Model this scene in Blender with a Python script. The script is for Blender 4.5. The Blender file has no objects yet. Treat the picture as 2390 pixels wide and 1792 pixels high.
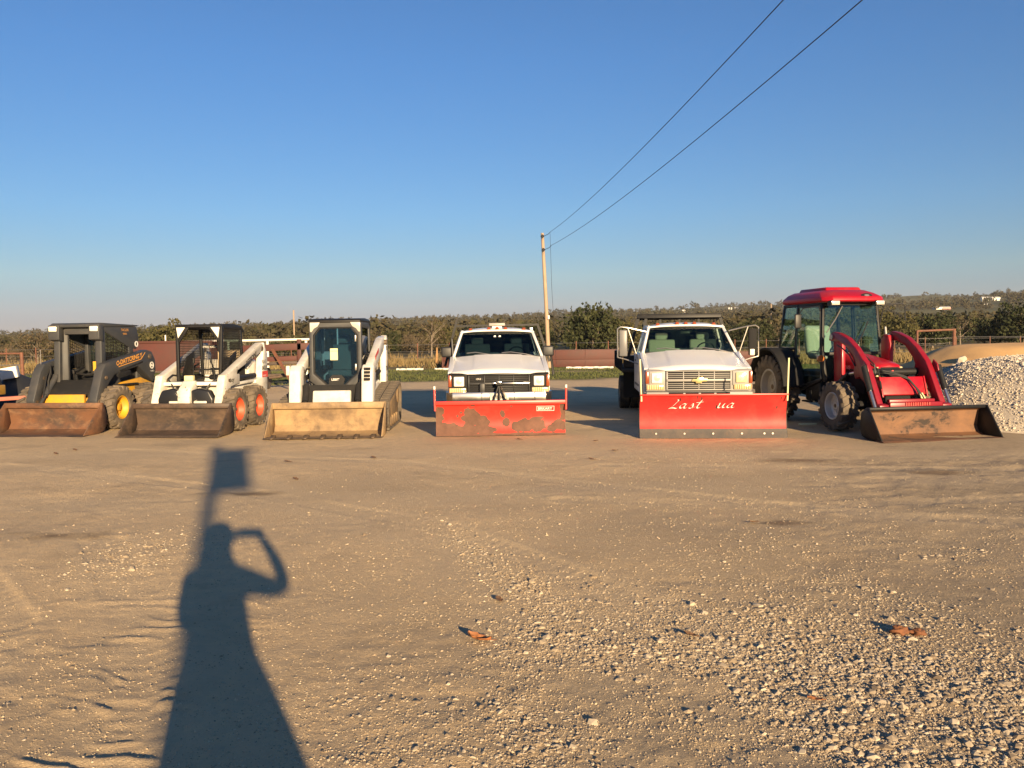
import bpy, bmesh, math, random
import numpy as np
from mathutils import Vector, Matrix, noise as mnoise

R = math.radians
random.seed(11)
RNG = np.random.default_rng(11)
scene = bpy.context.scene
col = scene.collection

# ------------------------------------------------------------ camera, sky, sun, exposure
cam_data = bpy.data.cameras.new("camera")
cam = bpy.data.objects.new("camera", cam_data)
col.objects.link(cam)
cam_data.sensor_fit = 'HORIZONTAL'
cam_data.sensor_width = 36.0
cam_data.lens = 30.17
cam_data.clip_start = 0.02
cam_data.clip_end = 20000
cam.matrix_world = (Matrix.Translation((0, 0, 1.65)) @ Matrix.Rotation(R(90 - 3.14), 4, 'X')
                    @ Matrix.Rotation(R(-0.7), 4, 'Z'))
scene.camera = cam

SUN_AZ = 18.0      # the sun stands behind the camera, this far to its right
SUN_EL = 11.9
world = bpy.data.worlds.new("World")
scene.world = world
world.use_nodes = True
wn = world.node_tree
wn.nodes.clear()
sky = wn.nodes.new("ShaderNodeTexSky")
sky.sky_type = 'NISHITA'
sky.sun_disc = False
sky.sun_elevation = R(SUN_EL)
sky.sun_rotation = R(180 - SUN_AZ)
sky.altitude = 250
sky.air_density = 1.0
sky.dust_density = 0.0
sky.ozone_density = 6.0
bg = wn.nodes.new("ShaderNodeBackground")
bg.inputs[1].default_value = 0.062
wo = wn.nodes.new("ShaderNodeOutputWorld")
# dusty evening air: the same greyish belt low over the whole horizon
tcw = wn.nodes.new("ShaderNodeTexCoord"); sep = wn.nodes.new("ShaderNodeSeparateXYZ"); wr = wn.nodes.new("ShaderNodeValToRGB")
wm = wn.nodes.new("ShaderNodeMix"); wm.data_type = 'RGBA'; wm.blend_type = 'MULTIPLY'; wm.inputs[0].default_value = 1.0
wn.links.new(tcw.outputs["Generated"], sep.inputs[0]); wn.links.new(sep.outputs[2], wr.inputs[0])
for i, (zz, cc) in enumerate(((0.0, (.70, .52, .58)), (.025, (.76, .56, .61)), (.07, (1.12, .83, .69)), (.14, (1.10, .94, .84)), (.30, (1.02, 1, .98)))):
    el = wr.color_ramp.elements[i] if i < 2 else wr.color_ramp.elements.new(zz)
    el.position = zz; el.color = (*cc, 1)
wn.links.new(sky.outputs[0], wm.inputs[6]); wn.links.new(wr.outputs[0], wm.inputs[7])
wn.links.new(wm.outputs[2], bg.inputs[0])
wn.links.new(bg.outputs[0], wo.inputs[0])

sun_data = bpy.data.lights.new("sun", 'SUN')
sun_data.energy = 5.0
sun_data.angle = R(0.53)
sun_data.color = (1.0, 0.74, 0.43)
sun = bpy.data.objects.new("sun", sun_data)
col.objects.link(sun)
sdir = Vector((-math.sin(R(SUN_AZ)) * math.cos(R(SUN_EL)), math.cos(R(SUN_AZ)) * math.cos(R(SUN_EL)), -math.sin(R(SUN_EL))))
sun.rotation_euler = sdir.to_track_quat('-Z', 'Y').to_euler()
sun.location = (8, -25, 8)

vs = scene.view_settings
vs.view_transform = 'Standard'
vs.look = 'None'
vs.exposure = 1.18
vs.gamma = 1.0
vs.use_curve_mapping = False

# ------------------------------------------------------------ mesh builder
class MB:
    def __init__(s):
        s.v = []; s.f = []; s.M = None
    def add(s, vs, fs):
        n = len(s.v)
        if s.M is not None:
            vs = [s.M @ Vector(p) for p in vs]
        s.v += [tuple(p) for p in vs]
        s.f += [tuple(i + n for i in f) for f in fs]
        return s
    def box(s, x0, x1, y0, y1, z0, z1):
        return s.add([(x0,y0,z0),(x1,y0,z0),(x1,y1,z0),(x0,y1,z0),(x0,y0,z1),(x1,y0,z1),(x1,y1,z1),(x0,y1,z1)],
                     [(0,3,2,1),(4,5,6,7),(0,1,5,4),(1,2,6,5),(2,3,7,6),(3,0,4,7)])
    def hexa(s, p):   # 8 corners: bottom loop then top loop
        return s.add(p, [(0,3,2,1),(4,5,6,7),(0,1,5,4),(1,2,6,5),(2,3,7,6),(3,0,4,7)])
    def prism(s, ax, poly, a, b):
        n = len(poly)
        def P(q, t):
            if ax == 'x': return (t, q[0], q[1])
            if ax == 'y': return (q[0], t, q[1])
            return (q[0], q[1], t)
        vs = [P(q, a) for q in poly] + [P(q, b) for q in poly]
        fs = [tuple(range(n))[::-1], tuple(range(n, 2*n))]
        fs += [(i, (i+1) % n, n + (i+1) % n, n + i) for i in range(n)]
        return s.add(vs, fs)
    def cyl(s, p0, p1, r0, r1=None, n=12, caps=True):
        p0 = Vector(p0); p1 = Vector(p1)
        r1 = r0 if r1 is None else r1
        d = (p1 - p0).normalized()
        a = d.orthogonal().normalized(); b = d.cross(a)
        vs = []
        for p, r in ((p0, r0), (p1, r1)):
            for i in range(n):
                t = 2*math.pi*i/n
                vs.append(p + (a*math.cos(t) + b*math.sin(t))*r)
        fs = [(i, (i+1) % n, n + (i+1) % n, n + i) for i in range(n)]
        if caps: fs += [tuple(range(n))[::-1], tuple(range(n, 2*n))]
        return s.add(vs, fs)
    def tube(s, pts, r, n=6, caps=True):
        pts = [Vector(p) for p in pts]
        m = len(pts)
        rs = r if isinstance(r, (list, tuple)) else [r]*m
        d0 = (pts[1]-pts[0]).normalized()
        a = d0.orthogonal().normalized()
        vs = []
        for k in range(m):
            if k == 0: d = pts[1]-pts[0]
            elif k == m-1: d = pts[-1]-pts[-2]
            else: d = (pts[k+1]-pts[k]).normalized() + (pts[k]-pts[k-1]).normalized()
            d = d.normalized()
            a = (a - d*a.dot(d))
            a = a.normalized() if a.length > 1e-6 else d.orthogonal().normalized()
            b = d.cross(a)
            for i in range(n):
                t = 2*math.pi*(i+.5)/n
                vs.append(pts[k] + (a*math.cos(t)+b*math.sin(t))*rs[k])
        fs = []
        for k in range(m-1):
            for i in range(n):
                j = (i+1) % n
                fs.append((k*n+i, k*n+j, (k+1)*n+j, (k+1)*n+i))
        if caps: fs += [tuple(range(n))[::-1], tuple(range((m-1)*n, m*n))]
        return s.add(vs, fs)
    def beam(s, p0, p1, w, h, up=(0,0,1)):
        p0 = Vector(p0); p1 = Vector(p1); d = (p1-p0).normalized(); up = Vector(up)
        a = d.cross(up)
        a = a.normalized() if a.length > 1e-5 else d.orthogonal().normalized()
        b = a.cross(d).normalized()
        q = []
        for p in (p0, p1):
            for u, v in ((-1,-1),(1,-1),(1,1),(-1,1)):
                q.append(p + a*(u*w/2) + b*(v*h/2))
        return s.hexa(q)
    def lathe(s, prof, n=24, c=(0,0,0), ax='x', closed=False):
        vs = []; m = len(prof)
        for i in range(n):
            t = 2*math.pi*i/n; ct, st = math.cos(t), math.sin(t)
            for (h, r) in prof:
                if ax == 'x': p = (h, r*ct, r*st)
                elif ax == 'y': p = (r*ct, h, r*st)
                else: p = (r*ct, r*st, h)
                vs.append((p[0]+c[0], p[1]+c[1], p[2]+c[2]))
        fs = []
        for i in range(n):
            j = (i+1) % n
            for k in range(m - (0 if closed else 1)):
                l = (k+1) % m
                fs.append((i*m+k, j*m+k, j*m+l, i*m+l))
        return s.add(vs, fs)
    def loft(s, rings, closed=True, caps=True):
        n = len(rings[0]); vs = [p for r in rings for p in r]; fs = []
        for k in range(len(rings)-1):
            for i in range(n if closed else n-1):
                j = (i+1) % n
                fs.append((k*n+i, k*n+j, (k+1)*n+j, (k+1)*n+i))
        if caps and closed:
            fs += [tuple(range(n))[::-1], tuple(range((len(rings)-1)*n, len(rings)*n))]
        return s.add(vs, fs)
    def sheet(s, fn, us, vs_, thick=None):   # fn(u,v)->(point); optional thickness vector
        pts = [[Vector(fn(u, v)) for u in us] for v in vs_]
        nu, nv = len(us), len(vs_)
        flat = [p for r in pts for p in r]
        fs = [(j*nu+i, j*nu+i+1, (j+1)*nu+i+1, (j+1)*nu+i) for j in range(nv-1) for i in range(nu-1)]
        if thick is None:
            return s.add(flat, fs)
        t = Vector(thick); N = len(flat)
        back = [p + t for p in flat]
        fs2 = [tuple(i+N for i in f[::-1]) for f in fs]
        edge = []
        loop = [i for i in range(nu)] + [j*nu+nu-1 for j in range(1, nv)] + [(nv-1)*nu+i for i in range(nu-2, -1, -1)] + [j*nu for j in range(nv-2, 0, -1)]
        for a, b in zip(loop, loop[1:]+loop[:1]):
            edge.append((b, a, a+N, b+N))
        return s.add(flat+back, fs+fs2+edge)
    def grid_bars(s, c00, c10, c11, c01, nu, nv, r=.004, n=4):
        c00, c10, c11, c01 = map(Vector, (c00, c10, c11, c01))
        for i in range(nu+1):
            t = i/nu
            s.cyl(c00.lerp(c10, t), c01.lerp(c11, t), r, n=n, caps=False)
        for i in range(nv+1):
            t = i/nv
            s.cyl(c00.lerp(c01, t), c10.lerp(c11, t), r, n=n, caps=False)
        return s
    def mesh(s, name, mat, bevel=0, seg=2, smooth=30):
        me = bpy.data.meshes.new(name)
        me.from_pydata(s.v, [], s.f)
        bm = bmesh.new(); bm.from_mesh(me)
        bmesh.ops.recalc_face_normals(bm, faces=bm.faces)
        if bevel:
            ed = [e for e in bm.edges if len(e.link_faces) == 2 and e.calc_face_angle(0) > R(28)]
            bmesh.ops.bevel(bm, geom=ed, offset=bevel, segments=seg, profile=.5, affect='EDGES', clamp_overlap=True)
        bm.to_mesh(me); bm.free()
        if smooth:
            me.polygons.foreach_set("use_smooth", [True]*len(me.polygons))
            me.set_sharp_from_angle(angle=R(smooth if not bevel else max(smooth, 50)))
        me.materials.append(mat)
        return me
    def build(s, name, mat, parent=None, bevel=0, seg=2, smooth=30, label=None, kind=None, loc=None):
        return link(name, s.mesh(name, mat, bevel, seg, smooth), parent, label, kind, loc)

def link(name, me, parent=None, label=None, kind=None, loc=None, rotz=0):
    o = bpy.data.objects.new(name, me)
    col.objects.link(o)
    if parent is not None: o.parent = parent
    if label: o['label'] = label
    if kind: o['kind'] = kind
    if loc is not None: o.location = loc
    if rotz: o.rotation_euler = (0, 0, rotz)
    return o

def thing(name, label, cat, loc=(0,0,0), rotz=0, group=None):
    o = bpy.data.objects.new(name, None)
    o.empty_display_size = .2
    col.objects.link(o)
    o.location = loc; o.rotation_euler = (0, 0, rotz)
    o['label'] = label; o['category'] = cat; o['kind'] = 'thing'
    if group: o['group'] = group
    return o

def tag(o, label, cat, group=None):
    o['label'] = label; o['category'] = cat; o['kind'] = 'thing'
    if group: o['group'] = group
    return o

def copy_tree(o, parent=None):
    c = o.copy(); col.objects.link(c)
    c.parent = parent
    for ch in list(o.children):
        copy_tree(ch, c)
    return c

def np_mesh(name, verts, faces, mat, smooth=False, attrs=None, nper=3):
    """fast mesh from numpy arrays: faces (n, nper)"""
    me = bpy.data.meshes.new(name)
    nv = len(verts); nf = len(faces)
    me.vertices.add(nv); me.vertices.foreach_set("co", np.ascontiguousarray(verts, np.float32).ravel())
    me.loops.add(nf*nper); me.loops.foreach_set("vertex_index", np.ascontiguousarray(faces, np.int32).ravel())
    me.polygons.add(nf)
    me.polygons.foreach_set("loop_start", np.arange(0, nf*nper, nper, dtype=np.int32))
    me.polygons.foreach_set("loop_total", np.full(nf, nper, np.int32))
    me.update(calc_edges=True)
    me.polygons.foreach_set("use_smooth", np.full(nf, smooth))
    for an, (dom, arr) in (attrs or {}).items():
        a = me.attributes.new(an, 'FLOAT', dom)
        a.data.foreach_set("value", np.ascontiguousarray(arr, np.float32).ravel())
    me.materials.append(mat)
    me.validate()
    return me

# ------------------------------------------------------------ text
def text_geo(s, size=1.0, depth=0.0, shear=0.0, bold=0.0, align='LEFT', spacing=1.0):
    cu = bpy.data.curves.new("text_source", 'FONT')
    cu.body = s; cu.size = size; cu.shear = shear; cu.offset = bold; cu.space_character = spacing
    cu.align_x = align; cu.extrude = 0; cu.resolution_u = 3
    o = bpy.data.objects.new("text_source", cu)
    col.objects.link(o)
    dg = bpy.context.evaluated_depsgraph_get()
    me = bpy.data.meshes.new_from_object(o.evaluated_get(dg))
    vs = [(v.co.x, v.co.y) for v in me.vertices]
    fs = [tuple(p.vertices) for p in me.polygons]
    bpy.data.objects.remove(o); bpy.data.curves.remove(cu); bpy.data.meshes.remove(me)
    return vs, fs

def lettering(parent, s, size, fn, mat, name='lettering', **kw):
    vs, fs = text_geo(s, size, **kw)
    mb = MB(); mb.add([fn(u, v) for u, v in vs], fs)
    return mb.build(name, mat, parent, smooth=0)

# ------------------------------------------------------------ materials
def N(nt, t, **kw):
    n = nt.nodes.new(t)
    for k, v in kw.items(): setattr(n, k, v)
    return n

def ramp(nt, src, a, b, ca=(0,0,0,1), cb=(1,1,1,1)):
    r = N(nt, "ShaderNodeValToRGB")
    r.color_ramp.elements[0].position = a; r.color_ramp.elements[0].color = ca
    r.color_ramp.elements[1].position = b; r.color_ramp.elements[1].color = cb
    nt.links.new(src, r.inputs[0])
    return r

def mixc(nt, fac, a, b, blend='MIX'):
    m = N(nt, "ShaderNodeMix", data_type='RGBA', blend_type=blend)
    for sock, val in ((m.inputs[0], fac), (m.inputs[6], a), (m.inputs[7], b)):
        if isinstance(val, (int, float)): sock.default_value = val
        elif isinstance(val, tuple): sock.default_value = val if len(val) == 4 else (*val, 1)
        else: nt.links.new(val, sock)
    return m.outputs[2]

def noise_node(nt, scale, detail=4, rough=.6, dist=0, vec=None):
    n = N(nt, "ShaderNodeTexNoise")
    n.inputs["Scale"].default_value = scale; n.inputs["Detail"].default_value = detail
    n.inputs["Roughness"].default_value = rough; n.inputs["Distortion"].default_value = dist
    if vec is not None: nt.links.new(vec, n.inputs["Vector"])
    return n.outputs["Fac"]

def mat(name, c, rough=.5, metal=0, c2=None, scale=6, lo=.45, hi=.6, dirt=None, dscale=3, dlo=.5, dhi=.75, damt=.6,
        bump=0, bscale=60, coat=0, stretch=None, spec=.5):
    m = bpy.data.materials.new(name); m.use_nodes = True
    nt = m.node_tree; b = nt.nodes["Principled BSDF"]
    tc = N(nt, "ShaderNodeTexCoord"); vec = tc.outputs["Object"]
    if stretch:
        mp = N(nt, "ShaderNodeMapping"); mp.inputs["Scale"].default_value = stretch
        nt.links.new(vec, mp.inputs[0]); vec2 = mp.outputs[0]
    else: vec2 = vec
    cur = (*c, 1)
    if c2:
        f = ramp(nt, noise_node(nt, scale, 6, .65, .3, vec2), lo, hi).outputs[0]
        cur = mixc(nt, f, cur, (*c2, 1))
    if dirt:
        f = ramp(nt, noise_node(nt, dscale, 7, .7, .2, vec2), dlo, dhi, (0,0,0,1), (damt,)*3+(1,)).outputs[0]
        cur = mixc(nt, f, cur, (*dirt, 1))
        rr = mixc(nt, f, (rough,)*3, (min(1, rough+.35),)*3)
        nt.links.new(rr, b.inputs["Roughness"])
    else:
        b.inputs["Roughness"].default_value = rough
    if isinstance(cur, tuple): b.inputs["Base Color"].default_value = cur
    else: nt.links.new(cur, b.inputs["Base Color"])
    b.inputs["Metallic"].default_value = metal
    b.inputs["Coat Weight"].default_value = coat
    b.inputs["Coat Roughness"].default_value = .15
    b.inputs["Specular IOR Level"].default_value = spec
    if bump:
        bp = N(nt, "ShaderNodeBump"); bp.inputs["Strength"].default_value = bump; bp.inputs["Distance"].default_value = .01
        nt.links.new(noise_node(nt, bscale, 5, .6, 0, vec), bp.inputs["Height"])
        nt.links.new(bp.outputs[0], b.inputs["Normal"])
    return m

def glass_mat(name, tint, gloss=1.0, rough=.02):
    m = bpy.data.materials.new(name); m.use_nodes = True
    nt = m.node_tree; nt.nodes.clear()
    out = N(nt, "ShaderNodeOutputMaterial")
    tr = N(nt, "ShaderNodeBsdfTransparent"); tr.inputs[0].default_value = (*tint, 1)
    gl = N(nt, "ShaderNodeBsdfGlossy"); gl.inputs[0].default_value = (gloss,)*3+(1,); gl.inputs[1].default_value = rough
    lw = N(nt, "ShaderNodeLayerWeight"); lw.inputs[0].default_value = .5
    pw = N(nt, "ShaderNodeMath", operation='POWER'); pw.inputs[1].default_value = 5; nt.links.new(lw.outputs["Facing"], pw.inputs[0])
    fr = N(nt, "ShaderNodeMath", operation='MULTIPLY_ADD'); fr.inputs[1].default_value = .95; fr.inputs[2].default_value = .04
    nt.links.new(pw.outputs[0], fr.inputs[0])
    mx = N(nt, "ShaderNodeMixShader")
    nt.links.new(fr.outputs[0], mx.inputs[0]); nt.links.new(tr.outputs[0], mx.inputs[1]); nt.links.new(gl.outputs[0], mx.inputs[2])
    nt.links.new(mx.outputs[0], out.inputs[0])
    return m

DUST = (.30, .22, .14)
M = {}
M['rubber'] = mat('rubber', (.028, .026, .025), .85, dirt=(.20, .155, .11), dscale=5, dlo=.35, dhi=.7, damt=.75, bump=.3, bscale=90)
M['tyre_dusty'] = mat('tyre_dusty', (.045, .04, .036), .9, dirt=(.22, .17, .12), dscale=3, dlo=.3, dhi=.65, damt=.8, bump=.3, bscale=90)
M['black'] = mat('black_paint', (.012, .012, .013), .5, dirt=(.08, .064, .048), dscale=4, dlo=.52, dhi=.8, damt=.3, spec=.3)
M['black_matte'] = mat('black_matte', (.015, .015, .016), .8, dirt=(.07, .056, .042), dscale=6, dlo=.52, dhi=.8, damt=.35, spec=.25)
M['plastic'] = mat('black_plastic', (.02, .02, .021), .5)
M['grey_paint'] = mat('dark_grey_paint', (.044, .046, .050), .5, dirt=(.14, .118, .095), dscale=2.5, dlo=.45, dhi=.8, damt=.4, spec=.35)
M['yellow'] = mat('yellow_paint', (.64, .33, .02), .5, dirt=(.27, .17, .08), dscale=4, dlo=.46, dhi=.76, damt=.75)
M['white'] = mat('white_paint', (.70, .67, .61), .35, dirt=(.30, .235, .155), dscale=3.5, dlo=.46, dhi=.78, damt=.6)
M['white_worn'] = mat('worn_white_paint', (.70, .66, .58), .5, c2=(.10, .075, .05), scale=9, lo=.62, hi=.66, dirt=(.32, .25, .16), dscale=3, dlo=.42, dhi=.78, damt=.65)
M['chipped_black'] = mat('chipped_black_paint', (.013, .013, .014), .35, c2=(.62, .57, .48), scale=5.5, lo=.60, hi=.64)
M['truck_white'] = mat('truck_white_paint', (.72, .71, .69), .3, dirt=(.58, .53, .46), dscale=1.2, dlo=.5, dhi=.9, damt=.35, coat=.3)
M['rust_bucket'] = mat('rusty_steel', (.15, .068, .034), .7, c2=(.055, .038, .03), scale=2.2, lo=.42, hi=.68, dirt=(.30, .17, .09), dscale=4, dlo=.5, dhi=.78, damt=.7, bump=.15, bscale=40, stretch=(1, 1, 1.6))
M['rust_dark'] = mat('dark_rusty_steel', (.085, .055, .038), .6, c2=(.035, .028, .025), scale=2.0, lo=.42, hi=.66, dirt=(.24, .15, .09), dscale=3.2, dlo=.5, dhi=.78, damt=.6, bump=.12, bscale=40, stretch=(1, 1, 1.6))
M['tan_steel'] = mat('dusty_worn_steel', (.35, .235, .12), .65, c2=(.15, .10, .062), scale=2.4, lo=.42, hi=.7, dirt=(.08, .058, .042), dscale=4, dlo=.50, dhi=.74, damt=.7, bump=.15, bscale=50)
M['edge_steel'] = mat('worn_edge_steel', (.10, .075, .055), .55, metal=.3, c2=(.22, .15, .09), scale=8, lo=.4, hi=.7)
M['red_plow'] = mat('plow_red_paint', (.66, .045, .03), .38, c2=(.50, .035, .026), scale=2.5, lo=.4, hi=.7, dirt=(.10, .05, .035), dscale=9, dlo=.66, dhi=.74, damt=.8)
M['red_tractor'] = mat('tractor_red_paint', (.36, .007, .019), .4, dirt=(.30, .12, .09), dscale=3, dlo=.48, dhi=.85, damt=.4, coat=.1, spec=.3)
M['red_loader_shaded'] = mat('shaded_loader_red', (.22, .007, .017), .38, dirt=(.22, .07, .06), dscale=3.5, dlo=.5, dhi=.8, damt=.45)  # loader red darkened: shade on the arms' left faces is put into the colour
M['orange_rim'] = mat('orange_red_rim', (.62, .085, .035), .5, dirt=(.40, .20, .12), dscale=7, dlo=.5, dhi=.8, damt=.6)
M['maroon'] = mat('maroon_primer', (.085, .022, .016), .65, c2=(.065, .025, .019), scale=2, lo=.4, hi=.7, dirt=(.11, .06, .04), dscale=5, dlo=.55, dhi=.8, damt=.5)
M['rust_pipe'] = mat('rusty_pipe', (.19, .075, .042), .7, c2=(.10, .05, .035), scale=6, lo=.4, hi=.7)
M['white_pipe'] = mat('white_pipe_paint', (.78, .74, .66), .5, dirt=(.45, .36, .26), dscale=6, dlo=.55, dhi=.8, damt=.5)
M['chrome'] = mat('chrome', (.58, .56, .53), .28, metal=1, dirt=(.35, .28, .2), dscale=5, dlo=.5, dhi=.8, damt=.4)
M['bare_metal'] = mat('bare_metal', (.46, .43, .39), .35, metal=.8)
M['silver'] = mat('silver_wheel', (.55, .53, .50), .4, metal=.4, dirt=(.30, .24, .18), dscale=8, dlo=.5, dhi=.8, damt=.6)
M['grey_trim'] = mat('grey_trim', (.30, .285, .265), .45, dirt=(.34, .27, .2), dscale=5, dlo=.5, dhi=.8, damt=.4)
M['lamp'] = mat('lamp_lens', (.80, .76, .66), .12, coat=.8)
M['lamp_clear'] = mat('clear_lamp', (.72, .69, .60), .1, metal=.35, coat=1)
M['lamp_warm'] = mat('yellowed_lamp', (.62, .50, .28), .15, coat=.8)
M['amber'] = mat('amber_lens', (.42, .13, .025), .2, coat=.6)
M['amber_dark'] = mat('dark_amber_lens', (.26, .06, .02), .25, coat=.6)
M['glass'] = glass_mat('vehicle_glass', (.42, .50, .47))
M['glass_dark'] = glass_mat('tinted_glass', (.20, .25, .26))
M['glass_tint'] = glass_mat('lightly_tinted_glass', (.33, .41, .44))
M['glass_blue'] = glass_mat('blue_tinted_glass', (.46, .60, .68))
M['glass_light'] = glass_mat('clear_vehicle_glass', (.60, .70, .66))
M['glass_green'] = glass_mat('green_glass', (.78, .90, .85))
M['mirror'] = mat('mirror_glass', (.75, .77, .80), .03, metal=1)
M['seat'] = mat('grey_seat', (.19, .20, .17), .85)
M['seat_pale'] = mat('pale_seat', (.50, .47, .40), .8)
M['seat_tan'] = mat('tan_panel', (.42, .32, .20), .7, dirt=(.25, .18, .11), dscale=5, dlo=.5, dhi=.8, damt=.5)
M['seat_dull'] = mat('dull_seat', (.34, .335, .31), .85)
M['cream'] = mat('cream_sticker', (.74, .68, .38), .6)
M['white_print'] = mat('white_print', (.78, .75, .68), .5)
M['black_print'] = mat('black_print', (.02, .02, .022), .5)
M['orange_print'] = mat('orange_print', (.80, .36, .06), .5)
M['red_print'] = mat('red_print', (.62, .06, .05), .5)
M['gold'] = mat('gold_emblem', (.80, .66, .30), .25, metal=.6)
M['hose'] = mat('rubber_hose', (.022, .021, .02), .5)
M['wood_pole'] = mat('pale_pole_wood', (.42, .31, .21), .8, c2=(.30, .21, .14), scale=5, lo=.4, hi=.65, bump=.3, bscale=30, stretch=(8, 8, .6))
M['cable'] = mat('cable', (.02, .02, .022), .6)
# ============================================================ numpy noise
def _hash(ix, iy, seed):
    h = (ix.astype(np.int64)*374761393 + iy.astype(np.int64)*668265263 + seed*1442695041) & 0xffffffff
    h = ((h ^ (h >> 13)) * 1274126177) & 0xffffffff
    h = h ^ (h >> 16)
    return (h & 0xffffff) / float(0xffffff)
def vnoise(x, y, seed=0):
    ix = np.floor(x); iy = np.floor(y); fx = x-ix; fy = y-iy
    fx = fx*fx*(3-2*fx); fy = fy*fy*(3-2*fy)
    a = _hash(ix, iy, seed); b = _hash(ix+1, iy, seed); c = _hash(ix, iy+1, seed); d = _hash(ix+1, iy+1, seed)
    return (a*(1-fx)+b*fx)*(1-fy) + (c*(1-fx)+d*fx)*fy
def fbm(x, y, seed=0, oct=4, gain=.5):
    s = 0; a = 1; t = 0
    for i in range(oct):
        s = s + a*(vnoise(x*2**i + 17.3*i, y*2**i - 9.1*i, seed+i)-.5); t += a; a *= gain
    return s/t*2
def sstep(a, b, x):
    t = np.clip((x-a)/(b-a), 0, 1); return t*t*(3-2*t)

# ============================================================ the land
KR = np.log(np.array([1., 55, 75, 110, 160, 250, 400, 700, 1100, 1600, 2600, 6000]))
def land_z(x, y):
    """height of the land, without the small relief of the yard"""
    r = np.sqrt(x*x+y*y)+1e-6
    th = np.arctan2(x, np.maximum(y, 1e-3))
    th = np.where(y < 0, np.sign(x)*1.2, th)
    px = np.clip(1195 + 2003*np.tan(np.clip(th, -.7, .7)), -500, 2900)
    T = .0065 + .0315*px/2390
    keep = sstep(1300, 2200, px)          # the flat ground runs further out on the right
    e = [np.full_like(r, -1.65), np.full_like(r, -1.65/55), -1.65/75 + 0*r, -(2.0-.35*keep)/110, -(2.7-1.0*keep)/160,
         -.0125+.004*keep, .28*T-.003, .58*T, .83*T, T, T*.88, T*.4]
    lr = np.log(r); out = e[0]
    for k in range(len(KR)-1):
        t = np.clip((lr-KR[k])/(KR[k+1]-KR[k]), 0, 1)
        if k >= 1: t = t
        out = np.where(lr >= KR[k], e[k]*(1-t)+e[k+1]*t, out)
    z = 1.65 + out*r
    z = np.where(r < 55, 0, z)
    roll = fbm(x/140, y/140, 5, 3)*sstep(130, 600, r)*r*.006
    return z + roll

def track(x, y, pts, width):
    """distance to a polyline, and length along it"""
    best = np.full_like(x, 1e9); al = np.zeros_like(x); acc = 0
    for (x0, y0), (x1, y1) in zip(pts, pts[1:]):
        dx, dy = x1-x0, y1-y0; L = math.hypot(dx, dy)
        t = np.clip(((x-x0)*dx+(y-y0)*dy)/L**2, 0, 1)
        d = np.hypot(x-x0-t*dx, y-y0-t*dy)
        s = ((x-x0)*dy-(y-y0)*dx)/L
        m = d < np.abs(best)
        best = np.where(m, np.where(s < 0, -d, d), best); al = np.where(m, acc+t*L, al); acc += L
    return best, al

TRACKS = [([(-7, 11.6), (-3, 9.4), (-.6, 7.4), (.8, 5.2), (1.6, 3.0)], .30),
          ([(-6, 13.0), (-1.5, 11.4), (1.0, 9.4), (3.5, 7.6), (7, 6.6)], .28),
          ([(1.2, 10.9), (3.0, 10.55), (5.5, 10.3), (9, 9.8)], .25),
          ([(-3.4, 7.0), (-2.3, 5.2), (-1.6, 3.6), (-1.4, 2.4)], .34),
          ([(-6.2, 7.6), (-4.0, 6.2), (-3.0, 5.0), (-2.4, 3.2)], .30),
          ([(9, 8.6), (5.6, 8.4), (3.0, 8.2), (.5, 8.6)], .26)]

def gravel_mask(x, y):
    """0..1: how much loose pale gravel lies here"""
    a = fbm(x/1.7+3, y/1.5, 40, 4, .6)
    b = fbm((x+y*.45)/.9, (y-x*.3)/2.2, 47, 3, .6)
    reg = .85*sstep(6.4, 3.2, y)*sstep(-1.6, .5, x+.14*(y-4)) + .30*sstep(9.5, 5, y)*sstep(-.8, 2.5, x) + .35*sstep(-1.9, -2.6, x)*sstep(5.4, 3.4, y)
    spot = np.exp(-(((x+2.9)/.55)**2+((y-6.6)/.8)**2))*.9 + np.exp(-(((x+.6-(7.4-y)*.35)/.22)**2))*sstep(8.3, 7.2, y)*sstep(4.6, 5.6, y)*.7
    c = fbm(x/.45, y/.4, 53, 3)
    g = reg*(.48+1.15*a+.75*b+.45*c) + spot*(.45+.7*a+.5*c)
    return np.clip(g, 0, 1)

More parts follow.
